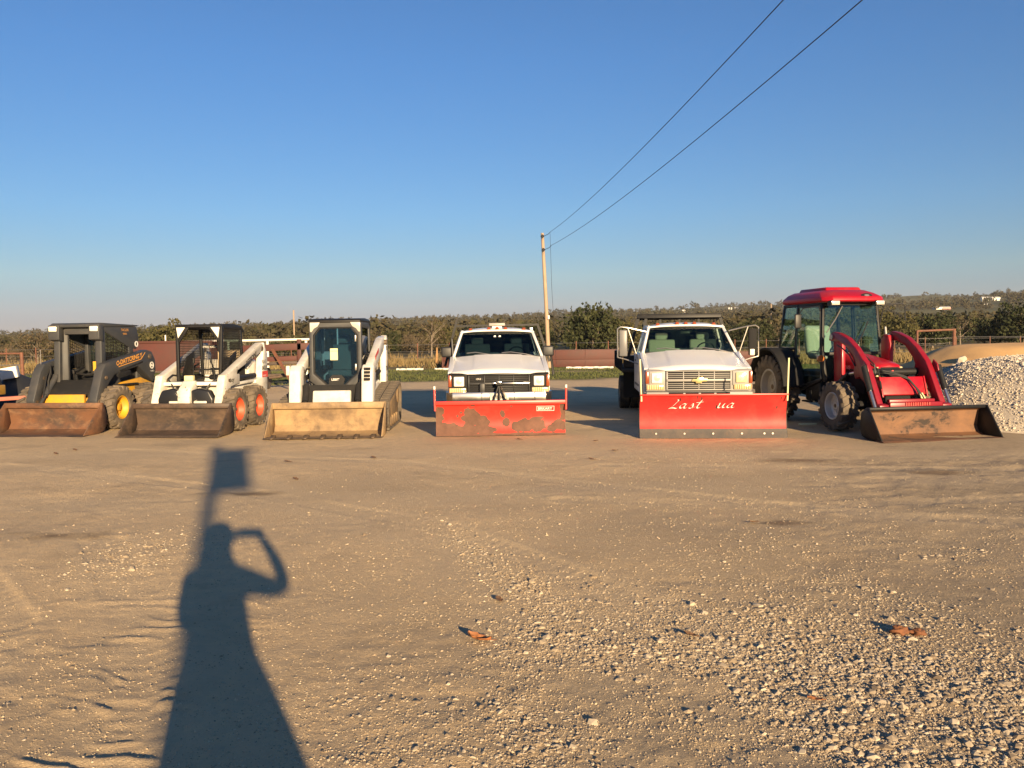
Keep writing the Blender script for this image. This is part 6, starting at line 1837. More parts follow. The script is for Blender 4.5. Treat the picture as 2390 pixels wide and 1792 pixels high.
    # ---- loader
    for s in (-1, 1):
        x0, x1 = min(s*.50, s*.60), max(s*.50, s*.60)
        MB().prism('x', [(2.05, .55), (2.30, .55), (2.34, 1.50), (2.26, 1.62), (2.12, 1.60), (2.06, 1.45)], min(s*.42, s*.49), max(s*.42, s*.49)).build('loader_post', Rd, t, bevel=.012)
        MB().box(min(s*.22, s*.50), max(s*.22, s*.50), 2.08, 2.28, .52, .66).build('post_mount', Pm, t, bevel=.01)
        arm = MB().prism('x', [(2.30, 1.52), (2.28, 1.62), (2.16, 1.67), (1.98, 1.645), (1.72, 1.565), (1.45, 1.40), (1.20, 1.18), (1.10, 1.03), (.80, .50), (.74, .36), (.86, .34), (.96, .44), (1.20, .84), (1.34, .92), (1.46, .88), (1.52, 1.0), (1.48, 1.12), (1.54, 1.22), (1.76, 1.42), (2.0, 1.505), (2.2, 1.505)], x0, x1).build('loader_arm', Rl, t, bevel=.012)
        MB().cyl((s*.44, 2.19, 1.58), (s*.62, 2.19, 1.58), .045, n=14).build('arm_pin', M['bare_metal'], arm)
        cy = MB(); cy.cyl((s*.66, 1.10, 1.10), (s*.66, .92, .72), .048, n=14)
        cyl = cy.build('tilt_cylinder', Bk, t)
        MB().cyl((s*.66, .94, .76), (s*.66, .74, .40), .026, n=12).build('piston_rod', M['chrome'], cyl)
        l = MB(); l.cyl((s*.55, 2.15, .72), (s*.55, 1.72, .96), .045, n=14)
        lcy = l.build('lift_cylinder', Bk, t)
        MB().cyl((s*.55, 1.74, .95), (s*.55, 1.42, 1.0), .025, n=12).build('piston_rod', M['chrome'], lcy)
        MB().prism('x', [(1.16, 1.20), (1.06, 1.13), (1.02, 1.02), (1.12, .98), (1.22, 1.08)], min(s*.61, s*.635), max(s*.61, s*.635)).build('tilt_link', Rl, t, bevel=.006)
        MB().prism('x', [(.70, .08), (.76, .08), (.88, .36), (.80, .52), (.70, .50)], min(s*.47, s*.63), max(s*.47, s*.63)).build('bucket_bracket', Rl, t, bevel=.01)
    # cross tube and the red guard plate
    MB().cyl((-.50, 1.44, .99), (.50, 1.44, .99), .065, n=16).build('cross_tube', Bk, t)
    gp = MB().prism('x', [(1.06, .64), (1.08, .62), (1.16, .90), (1.15, .92)], -.36, .43).build('guard_plate', Rd, t, bevel=.004)
    for x in (-.36, .43):
        MB().prism('x', [(1.02, .60), (1.20, .62), (1.28, .92), (1.13, .93)], x-.012, x+.012).build('guard_cheek', Rd, gp, bevel=.004)
    MB().box(-.46, .46, .685, .76, .42, .54).build('coupler_bar', Rl, t, bevel=.01)
    MB().box(-.40, .40, .80, .88, .50, .58).build('coupler_bar', Rl, t, bevel=.01)
    nt_ = MB()
    for k in range(11): nt_.box(-.20+.04*k, -.18+.04*k, .665, .684, .49, .535)
    nt_.build('coupler_teeth', M['red_print'], t)
    # hoses
    for pts, r in (([( -.30, 1.5, .98), (-.20, 1.3, 1.02), (-.05, 1.22, .98), (.10, 1.12, .92), (.22, 1.02, .74), (.25, .95, .60)], .016),
                   ([(-.32, 1.5, .95), (-.18, 1.28, .98), (-.02, 1.19, .95), (.13, 1.08, .88), (.25, 1.0, .70), (.29, .93, .58)], .014),
                   ([(-.42, 1.35, 1.15), (-.34, 1.22, 1.05), (-.36, 1.12, .86), (-.38, 1.05, .74)], .014),
                   ([(-.46, 1.75, 1.36), (-.44, 1.4, 1.25), (-.40, 1.22, 1.12), (-.40, 1.2, .98)], .012),
                   ([(-.56, 2.1, 1.44), (-.62, 1.85, 1.40), (-.62, 1.6, 1.28), (-.61, 1.45, 1.1)], .012)):
        MB().tube(pts, r, n=7).build('hydraulic_hose', M['hose'], t)
    for x in (.24, .29):
        MB().tube([(x, .98, .66), (x+.02, .93, .58), (x+.04, .90, .50)], .013, n=6).build('hose_sleeve', M['cream'], t)
    return t
M['rust_bucket_in'] = mat('bucket_inside_rust', (.20, .10, .05), .65, c2=(.10, .055, .035), scale=2.0, lo=.40, hi=.68, dirt=(.035, .03, .028), dscale=2.2, dlo=.55, dhi=.62, damt=.9, bump=.12, bscale=45, stretch=(1, 1, 1.5))
tractor()
# ============================================================ things behind the row
def fence_post(x, y, h, r=.04, m='rust_pipe'):
    return MB().cyl((x, y, float(land_z(np.array([x]), np.array([y]))[0])-.2), (x, y, h), r, n=10)

# white pipe fence between the caged loader and the track loader
def white_fence():
    Y0 = 32.4
    x0, x1 = at_px(300, Y0), at_px(760, Y0)
    t = thing('pipe_fence', 'white painted pipe fence rail behind the caged loader', 'fence', (x0, Y0, 0))
    MB().cyl((0, 0, 1.60), (x1-x0, 0, 1.66), .045, n=10).build('top_rail', M['white_pipe'], t)
    for px in (330, 440, 535, 626, 716):
        x = at_px(px, Y0)-x0
        MB().cyl((x, 0, -.1), (x, 0, 1.60), .05, n=10).build('post', M['white_pipe'], t)
white_fence()

# maroon implement trailer standing in front of that fence
def maroon_trailer():
    Y0 = 28.0
    x0 = at_px(575, Y0)
    t = thing('implement_trailer', 'maroon steel frame trailer with a long diagonal brace behind the loaders', 'trailer', (x0, Y0, 0))
    m = M['maroon']
    def X(px): return at_px(px, Y0)-x0
    def Z(y, px): return 1.65+(805-.0122*px+0-y)*Y0/2003-.06
    MB().beam((X(560), 0, 1.36), (X(740), 0, 1.44), .10, .22).build('top_beam', m, t, bevel=.01)
    MB().beam((X(545), .2, .98), (X(740), .2, 1.06), .12, .16).build('deck_beam', m, t, bevel=.01)
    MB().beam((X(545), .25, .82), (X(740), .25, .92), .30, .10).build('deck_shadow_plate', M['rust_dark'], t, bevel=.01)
    MB().beam((X(640), -.15, 1.34), (X(687), -.5, .35), .07, .07).build('diagonal_brace', M['rust_pipe'], t)
    for px in (560, 700):
        MB().beam((X(px), 0, .95), (X(px), 0, 1.66 if px == 700 else 1.3), .13, .10, (0, 1, 0)).build('upright', m, t, bevel=.008)
    MB().tube([(X(620), .4, .40), (X(660), .4, .46), (X(690), .4, .58), (X(700), .4, .90)], .05, n=8).build('lower_rail', M['rust_dark'], t)
    MB().beam((X(545), .5, .42), (X(692), .5, .52), .06, .08).build('side_rail', M['rust_dark'], t)
    for px in (552, 600):
        MB().cyl((X(px)-.1, .9, .36), (X(px)+.12, .9, .36), .36, n=20).build('wheel', M['rubber'], t)
    # front bulkhead: a large maroon sheet
maroon_trailer()
def maroon_bin():
    Y0 = 29.5
    x0 = at_px(380, Y0)
    t = thing('steel_hopper', 'large maroon steel hopper bin behind the grey loader', 'hopper', (x0, Y0, 0))
    MB().hexa([(-1.4, 0, .55), (1.55, 0, .55), (1.55, 1.6, .55), (-1.4, 1.6, .55), (-1.05, 0, 1.62), (1.7, 0, 1.62), (1.7, 1.6, 1.62), (-1.05, 1.6, 1.62)]).build('bin', M['maroon'], t, bevel=.02)
    MB().box(-1.1, 1.75, -.04, .02, 1.58, 1.66).build('rim', M['maroon'], t, bevel=.01)
    for x in (-1.2, 1.4):
        MB().box(x-.05, x+.05, .1, .2, 0, .56).build('leg', M['rust_dark'], t)
        MB().box(x-.05, x+.05, 1.4, 1.5, 0, .56).build('leg', M['rust_dark'], t)
    MB().beam((-1.4, -.02, .60), (1.5, -.02, .60), .05, .07).build('lower_rib', M['rust_dark'], t)
    MB().cyl((.05, .2, 1.6), (.05, .2, 1.86), .025, n=8).build('stack_pipe', M['white_pipe'], t)
maroon_bin()

# long maroon troughs behind the trucks
def trough(px0, px1, label, zt=.92):
    Y0 = 45.5
    a, b = at_px(px0, Y0), at_px(px1, Y0)
    t = thing('steel_trough', label, 'trough', ((a+b)/2, Y0, 0))
    L = (b-a)/2
    MB().prism('x', [(0, .42), (.0, zt), (.06, zt), (.06, .45), (.9, .45), (.9, zt), (.96, zt), (.96, .40), (.05, .40)], -L, L).build('upper_sheet', M['maroon'], t, bevel=.006)
    MB().prism('x', [(.02, .02), (-.015, .41), (.03, .415), (.10, .02)], -L, L).build('lower_sheet', M['maroon'], t, bevel=.004)
    for s in (-1, 1):
        MB().box(min(s*L, s*(L+.02)), max(s*L, s*(L+.02)), .0, .96, .02, zt-.01).build('end_sheet', M['maroon'], t)
    n = max(2, int(2*L/2.4))
    rb = MB().box(-.02, .02, -.03, .0, .02, zt).mesh('rib', M['maroon'])
    for i in range(n+1): link('rib', rb, t, loc=(-L+2*L*i/n, .0, 0))
trough(1033, 1118, 'short end of a maroon steel trough left of the first truck')
trough(1290, 1445, 'maroon steel trough lying on the grass between the two trucks')
trough(1655, 1790, 'maroon steel trough on the dry grass left of the tractor wheel', .72)

# white boards lying in the grass
def board(px0, px1, Y0, label, z=.06):
    a, b = at_px(px0, Y0), at_px(px1, Y0)
    n = 14; mb = MB(); h = []
    for i in range(n+1):
        x = a+(b-a)*i/n
        h.append((x, Y0+.05*math.sin(i*1.7), float(ground_z(np.array([x]), np.array([Y0]))[0])+z+.012*math.sin(i*2.3)))
    mb.tube(h, .055, n=8)
    return tag(mb.build('white_pipe', M['white_pipe']), label, 'pipe')
board(925, 988, 43.8, 'white pipe lying in the green grass right of the track loader')
board(1015, 1065, 43.6, 'short white pipe lying in front of the small maroon trough end')
board(1322, 1432, 43.2, 'long white pipe lying along the foot of the maroon trough between trucks')
board(300, 420, 31.6, 'white pipe lying low behind the grey loader arm', .70)

# wire fence along the far side of the yard
def wire_fence():
    Y0 = 58.0
    t = thing('wire_fence', 'thin wire fence on rusty posts crossing behind the whole yard', 'fence', (0, Y0, 0))
    xs = [at_px(p, Y0) for p in range(-60, 2500, 74)]
    def gz(x, y=Y0): return float(land_z(np.array([x]), np.array([y]))[0])
    pm = MB().cyl((0, 0, -.3), (0, 0, 1.32), .035, n=6).mesh('post', M['rust_pipe'])
    for i, x in enumerate(xs):
        link('post', pm, t, loc=(x, .15*math.sin(i*2.1), gz(x)))
    for z in (.35, .75, 1.2):
        MB().tube([(x, .15*math.sin(i*2.1), gz(x)+z) for i, x in enumerate(xs)], .011, n=4).build('wire', M['bare_metal'], t)
wire_fence()
tag(MB().hexa([(at_px(1020, 50)-.10, 50, -.1), (at_px(1020, 50)+.10, 50, -.1), (at_px(1020, 50)+.10, 50.2, -.1), (at_px(1020, 50)-.10, 50.2, -.1),
               (at_px(1020, 50)-.02, 50.08, 1.05), (at_px(1020, 50)+.05, 50.08, 1.05), (at_px(1020, 50)+.05, 50.14, 1.1), (at_px(1020, 50)-.02, 50.14, 1.1)]).build('wooden_stake', M['split_wood'] if 'split_wood' in M else mat('split_wood', (.36, .20, .08), .8, c2=(.25, .14, .06), scale=6, lo=.4, hi=.7), bevel=.01), 'splintered orange brown stake standing in dry grass left of first truck', 'stake')

# rusty gate post and rail at the far left
def left_gate():
    Y0 = 37.0; x0 = at_px(53, Y0)
    t = thing('gate_frame', 'rusty pipe gate post with a top rail at the left edge', 'gate', (x0, Y0, 0))
    MB().cyl((0, 0, -.1), (-.02, 0, 1.24), .075, n=12).build('post', M['rust_pipe'], t)
    MB().cyl((-6, 0, 1.20), (0, 0, 1.20), .04, n=10).build('top_rail', M['rust_pipe'], t)
    MB().cyl((-6, .02, .68), (0, .02, .70), .018, n=8).build('wire_rail', M['bare_metal'], t)
left_gate()

# red pipe frame at the right
def pipe_frame():
    Y0 = 40.0; x0 = at_px(2141, Y0); x1 = at_px(2227, Y0)
    t = thing('pipe_gate', 'rust red square pipe brace frame standing in the field right of the tractor', 'fence brace', (x0, Y0, 0))
    w = x1-x0
    MB().cyl((0, 0, -.1), (0, 0, 1.72), .05, n=10).build('post', M['rust_pipe'], t)
    MB().cyl((w, 0, -.1), (w, 0, 1.78), .075, n=12).build('post', M['rust_pipe'], t)
    MB().cyl((0, 0, 1.69), (w, 0, 1.74), .05, n=10).build('top_rail', M['rust_pipe'], t)
    for z in (.55, 1.1, 1.35):
        MB().tube([(0, 0, z), (w*.5, 0, z-.02), (w, 0, z+.04)], .010, n=4).build('wire', M['bare_metal'], t)
    for z in (.9, 1.40):
        MB().tube([(w, 0, z), (w+4, .4, z-.03), (w+9, .8, z)], .010, n=4).build('wire', M['bare_metal'], t)
pipe_frame()

# dark low heap and box at the left edge, next machine just in the frame
def left_corner():
    M['heap_black'] = mat('dull_black', (.018, .019, .022), .55, bump=.4, bscale=6)
    rings = []
    for k in range(7):
        u = k/6; r = 1-u**1.8*.98
        rings.append([(1.25*r*math.cos(a)*(1+.1*math.sin(3*a)), .9*r*math.sin(a), .92*u-.02+.04*math.sin(5*a+u*3)*(1-u)) for a in [2*math.pi*i/18 for i in range(18)]])
    o = MB().loft(rings).build('black_heap', M['heap_black'], smooth=40)
    o.location = (at_px(30, 21), 21.2, 0)
    tag(o, 'low black heap beside the grey loader at the left edge', 'heap')
    o = MB().box(-.20, .20, -.15, .15, 0, .28).build('white_box', M['white_pipe'], bevel=.015)
    o.location = (at_px(24, 21), 21.0, .78); o.rotation_euler = (0, R(-10), .3)
    tag(o, 'white box lying on the low black heap', 'box')
    t = thing('compact_roller', 'dark machine with a black hood and yellow base cut off at the left edge', 'machine', (-11.95, 17.4, 0))
    MB().prism('y', [(-1.3, .72), (.55, .72), (.36, 1.36), (-1.3, 1.40)], 0, 1.8).build('hood', M['black'], t, bevel=.03)
    MB().box(-1.3, .58, -.03, 1.85, .50, .72).build('base_frame', M['yellow'], t, bevel=.02)
    gr = MB().box(-1.1, .30, -.012, 0, -.02, .02).mesh('hood_slat', M['black_matte'])
    for k in range(6): link('hood_slat', gr, t, loc=(0, -.002, .82+.085*k))
    for y in (.3, 1.5):
        MB().cyl((-1.0, y, .36), (.35, y, .36), .36, n=24).build('drum', M['rust_dark'], t)
    p = MB().box(-.9, .9, -.14, .14, 0, .07).build('red_beam', mat('faded_red_beam', (.42, .12, .08), .7, dirt=(.3, .2, .13), dscale=3, dlo=.5, dhi=.8, damt=.5), bevel=.01)
    p.location = (-9.75, 16.15, .56); p.rotation_euler = (0, R(-3), .05)
    tag(p, 'faded red plank lying behind the rusty bucket at the left edge', 'plank')
    tr = MB()
    for x in (-.7, .7): tr.box(x-.05, x+.05, -.1, .1, 0, .56)
    s = tr.build('trestle', M['rust_dark']); s.location = (-9.75, 16.15, 0); s.rotation_euler = (0, 0, .05)
    tag(s, 'rusty trestle under the faded red plank at left', 'trestle')
left_corner()

# heaps in the field at the right
def field_heap(px, Y0, w, h, label, matx, cat='heap'):
    rings = []
    for k in range(6):
        u = k/5; r = 1-u**1.6*.97
        rings.append([(w*r*math.cos(a)*(1+.12*math.sin(3*a+px)), w*.7*r*math.sin(a), h*u-.03) for a in [2*math.pi*i/16 for i in range(16)]])
    o = MB().loft(rings).build('field_heap', matx, smooth=40)
    o.location = (at_px(px, Y0), Y0, float(land_z(np.array([at_px(px, Y0)]), np.array([Y0]))[0]))
    tag(o, label, cat)
field_heap(2183, 36, .95, .62, 'low black heap in the field behind the tractor bucket arm', M['heap_black'])
field_heap(2372, 48, 2.0, .75, 'dark heap at the right edge behind the sand', M['heap_black'])
for i, (dx, dy, r, lb) in enumerate(((-2.75, -1.0, .07, 'white boulder on the left shoulder of the sand heap'), (-2.5, -.7, .10, 'larger white boulder on the left shoulder of the sand heap'))):
    V, F, tt = stones(np.zeros((1, 3)), np.array([r]), .9, .2)
    o = link('boulder', np_mesh('boulder', V, F, M['stone_pile'], False, {'tint': ('FACE', tt)}))
    x, y = 10.9+dx+SAND_DX, 18.6+dy
    o.location = (x, y, float(max(shz(np.array([x]), np.array([y]))[0], ghz(np.array([x]), np.array([y]))[0]))-.03)
    tag(o, lb, 'boulder')

# ============================================================ utility pole and its wires
def utility_pole():
    Y0 = 45.0; x0 = at_px(1283, Y0)
    top = Vector((at_px(1265, Y0)-x0+.10, 0, 7.02))
    t = thing('utility_pole', 'pale leaning wooden utility pole rising behind the first white truck', 'utility pole', (x0, Y0, 0))
    MB().tube([(0, 0, -.4), top*.5, top], [.115, .10, .08], n=14).build('pole', M['wood_pole'], t)
    a1 = top+Vector((.0, -.06, -.18)); a2 = top*.875+Vector((.0, -.06, 0))
    for a in (a1, a2):
        i = MB(); i.cyl(a+Vector((-.05, -.10, -.06)), a+Vector((.05, -.10, .06)), .075, n=10); i.tube([a+Vector((.05, -.1, 0)), a+Vector((.30, -.16, .10)), a+Vector((.42, -.2, .22))], .014, n=5)
        i.build('insulator', M['black'], t)
    MB().tube([a1+Vector((.40, 0, .15)), top*.6+Vector((.34, 0, 0)), (.36, 0, .2)], .008, n=4).build('ground_wire', M['cable'], t)
    MB().box(-.08, .02, -.20, -.12, 2.55, 2.75).build('meter_box', M['white_pipe'], t, bevel=.01)
    base = Vector((x0, Y0, 0))
    # far pole behind the photographer that carries the other end
    q = thing('utility_pole', 'wooden utility pole far behind the photographer holding the wire ends', 'utility pole', (7.5, -42, 0))
    MB().tube([(0, 0, -.3), (0, 0, 9.6)], [.17, .12], n=12).build('pole', M['wood_pole'], q)
    MB().box(-.9, .9, -.06, .06, 9.2, 9.34).build('cross_arm', M['wood_pole'], q)
    for k, (a, end, sag) in enumerate(((base+a1+Vector((.42, -.2, .22)), Vector((6.9, -42, 9.4)), 1.70), (base+a2+Vector((.42, -.2, .22)), Vector((8.3, -42, 9.4)), 1.75))):
        pts = []
        for i in range(41):
            u = i/40; p = a.lerp(end, u); p.z -= sag*4*u*(1-u); pts.append(p)
        w = MB().tube(pts, .0085, n=5).build('overhead_wire', M['cable'])
        tag(w, ('upper overhead wire running from the pole top out of the picture' if k == 0 else 'lower overhead wire running from the second insulator out of the picture'), 'wire')
utility_pole()

# post with a box behind the photographer: only its shadow lies in the picture
def box_post():
    A = R(SUN_AZ); D = 11.0
    d = Vector((-math.sin(A), math.cos(A), 0)); n = Vector((math.cos(A), math.sin(A), 0))
    p = -D*d - .27*n
    t = thing('box_post', 'wooden post with a grey utility box and short cross arm behind the photographer', 'post', (p.x, p.y, 0), A)
    MB().cyl((0, 0, -.3), (0, 0, 5.32), .075, .065, n=10).build('post', M['wood_pole'], t)
    MB().box(.06, .44, -.14, .14, 4.40, 5.10).build('utility_box', M['grey_trim'], t, bevel=.02)
    MB().box(-.12, .56, -.04, .04, 5.12, 5.20).build('cross_arm', M['wood_pole'], t)
box_post()

# far utility poles
for px, Y0, h, lb in ((689, 120, 6.5, 'thin pale utility pole in the wood behind the track loader'), (1800, 150, 7.5, 'thin utility pole among trees left of the tractor cab'), (1648, 420, 9, 'small far utility pole above the second truck roof')):
    x = at_px(px, Y0); z = float(land_z(np.array([x]), np.array([float(Y0)]))[0])
    o = MB().cyl((0, 0, 0), (0, 0, h), .10, n=8).build('utility_pole', M['wood_pole'])
    o.location = (x, Y0, z-.2); tag(o, lb, 'utility pole')

# ============================================================ far farm buildings
M['barn_white'] = mat('white_barn_sheet', (.78, .75, .68), .6)
M['barn_roof'] = mat('pale_barn_roof', (.55, .53, .50), .5)
M['barn_red'] = mat('faded_red_sheet', (.55, .22, .18), .6)
M['barn_dark'] = mat('dark_opening', (.04, .04, .045), .8)
def barn(px, y_photo, r0, w, d, h, label, cols=('barn_white', 'barn_roof'), rot=0, doors=1, red=0):
    # stand it on the slope where the bearing meets the measured height
    x = at_px(px, r0); z = float(land_z(np.array([x]), np.array([float(r0)]))[0])
    t = thing('barn', label, 'barn', (x, r0, z), rot)
    MB().prism('x', [(0, -2), (0, h), (d/2, h*1.28), (d, h), (d, -2)], -w/2, w/2).build('wall', M[cols[0]], t)
    for s in (0, 1):
        y0, y1 = (-.4, d/2) if s == 0 else (d/2, d+.4)
        z0, z1 = (h-.12, h*1.28+.05) if s == 0 else (h*1.28+.05, h-.12)
        MB().prism('x', [(y0, z0), (y1, z1), (y1, z1+.18), (y0, z0+.18)], -w/2-.4, w/2+.4).build('roof', M[cols[1]], t)
    for k in range(doors):
        x0 = -w/2+w*(k+.5)/doors
        MB().box(x0-w*.08, x0+w*.08, -.12, -.02, 0, h*.6).build('door', M['barn_dark'], t)
    if red: MB().box(-w*.05, w*.5, -.2, -.05, 0, h*.95).build('red_wall', M['barn_red'], t)
def r_for(px, y):   # distance at which the slope appears at this height
    th = math.atan2(px-1195, 2003)
    best = None
    for r in np.geomspace(200, 1500, 260):
        x, yy = r*math.sin(th), r*math.cos(th)
        z = float(land_z(np.array([x]), np.array([yy]))[0])
        e = (800.6-.0122*px-y)/2003
        if (z-1.65)/yy >= e: return yy
    return 1500.
for px, yb, wpx, hpx, lb, kw in (
        (2301, 703, 19, 10, 'tall white barn on the right hillside, left one of the pair', {}),
        (2324, 702, 18, 9, 'tall white barn on the right hillside, right one of the pair', {}),
        (2290, 714, 27, 6, 'long low white shed below the two white barns', dict(doors=3)),
        (2201, 722, 34, 6, 'long low barn with a white end and faded red wall', dict(red=1)),
        (1597, 728, 7, 5, 'tiny white house on the wooded slope above second truck roof', {}),
        (1705, 725, 8, 5, 'small white house left of a twin on the slope above the right mirror', {}),
        (1720, 723, 9, 5, 'small white house with two gables on the slope above right mirror', {})):
    r0 = r_for(px, yb); s = r0/2003
    barn(px, yb, r0, wpx*s, max(4, wpx*s*.5), hpx*s*.78, lb, **kw)

# ============================================================ litter on the ground
M['leaf_litter'] = mat('dry_oak_leaf', (.34, .13, .045), .7, c2=(.20, .09, .04), scale=30, lo=.4, hi=.7)
M['leaf_brown'] = mat('brown_leaf', (.16, .085, .045), .8, c2=(.10, .06, .035), scale=30, lo=.4, hi=.7)
def dry_leaf(x, y, L, rot, curl, m, label, group=None, name='dry_leaf', lift=.012):
    mb = MB(); n = 9
    def fn(u, v):
        w = L*.26*math.sin(math.pi*min(1, max(0, v*.96+.02)))**.7*(1+.28*math.sin(v*19))
        return (u*w, (v-.5)*L, curl*L*(u*u*.55+((v-.5)*2)**2*.5)+.02*L*math.sin(7*v+3*u))
    mb.sheet(fn, [-1, -.5, 0, .5, 1], [i/14 for i in range(15)], (0, 0, .0015))
    mb.tube([(0, -L*.5, curl*L*.5), (.02*L, -L*.72, curl*L*.7)], .0018, n=4)
    o = mb.build(name, m, smooth=60)
    o.location = (x, y, float(ground_z(np.array([x]), np.array([y]))[0])+lift); o.rotation_euler = (.12, .1, rot)
    return tag(o, label, 'leaf', group)
def gp(px, py):    # ground point under a pixel of the photograph
    v = (cam.matrix_world.to_3x3() @ Vector(((px-1195)/2003, (896-py)/2003, -1)))
    k = -1.65/v.z
    return v.x*k, v.y*k
x, y = gp(1118, 1494); dry_leaf(x, y, .14, 1.2, .24, M['leaf_litter'], 'large curled orange brown leaf on gravel at the bottom centre')
x, y = gp(1165, 1404); dry_leaf(x, y, .08, .4, .14, M['leaf_brown'], 'small brown leaf on bare soil above the large orange leaf')
x, y = gp(1613, 1482); dry_leaf(x, y, .085, 1.0, .16, M['leaf_brown'], 'brown leaf lying among pale stones right of centre')
x, y = gp(1902, 1630); dry_leaf(x, y, .07, 1.5, .14, M['leaf_litter'], 'small orange leaf on bare ground at the lower right')
for px, py, lb in ((175, 1052, 'upper brown leaf on the sand before the rusty buckets'), (130, 1060, 'brown leaf on the sand left below the upper one'), (672, 1080, 'brown leaf in front of the tan track loader bucket'), (690, 1119, 'brown leaf further down from the tan bucket'),
                   (872, 1070, 'brown curled leaf right below the tan bucket corner'), (1212, 1027, 'brown leaf at the foot of the rust patched plow'), (1390, 1030, 'brown leaf between the two plows'), (1435, 1053, 'brown leaf left below the lettered plow'), (1382, 1074, 'lowest of the brown leaves between the plows'), (1760, 1222, 'dark brown leaf on the soil below the tractor wheel')):
    x, y = gp(px, py); dry_leaf(x, y, .105, 1.5+.9*math.sin(px), .13, M['leaf_brown'], lb)
def clods():
    x, y = gp(2118, 1478)
    M['clay'] = mat('orange_clay', (.24, .095, .04), .9, c2=(.13, .055, .028), scale=14, lo=.4, hi=.7, bump=.5, bscale=60)
    for i, (dx, dy, r, lb) in enumerate(((-.035, .015, .036, 'larger orange clay clod on the gravel at the right'), (.045, -.02, .030, 'second orange clay clod just right of the larger one'))):
        bm = bmesh.new(); bmesh.ops.create_icosphere(bm, subdivisions=3, radius=1)
        for v in bm.verts:
            n_ = mnoise.noise(v.co*1.7+Vector((i*7, 3, 1)))*.45+mnoise.noise(v.co*4+Vector((i*5, 0, 1)))*.2
            v.co = v.co*(1+1.6*n_)*r; v.co.x *= 1.25; v.co.z *= .62
        me = bpy.data.meshes.new('clay_clod'); bm.to_mesh(me); bm.free(); me.materials.append(M['clay'])
        me.polygons.foreach_set('use_smooth', [True]*len(me.polygons))
        o = link('clay_clod', me, loc=(x+dx, y+dy, float(ground_z(np.array([x+dx]), np.array([y+dy]))[0])+r*.55))
        tag(o, lb, 'clod')
clods()
x, y = gp(1885, 994)
o = MB().box(-.16, .16, -.02, .02, 0, .03).build('pale_stick', M['cream'], bevel=.006); o.location = (x, y, .02); tag(o, 'short pale stick on the shaded ground left of the tractor wheel', 'stick')

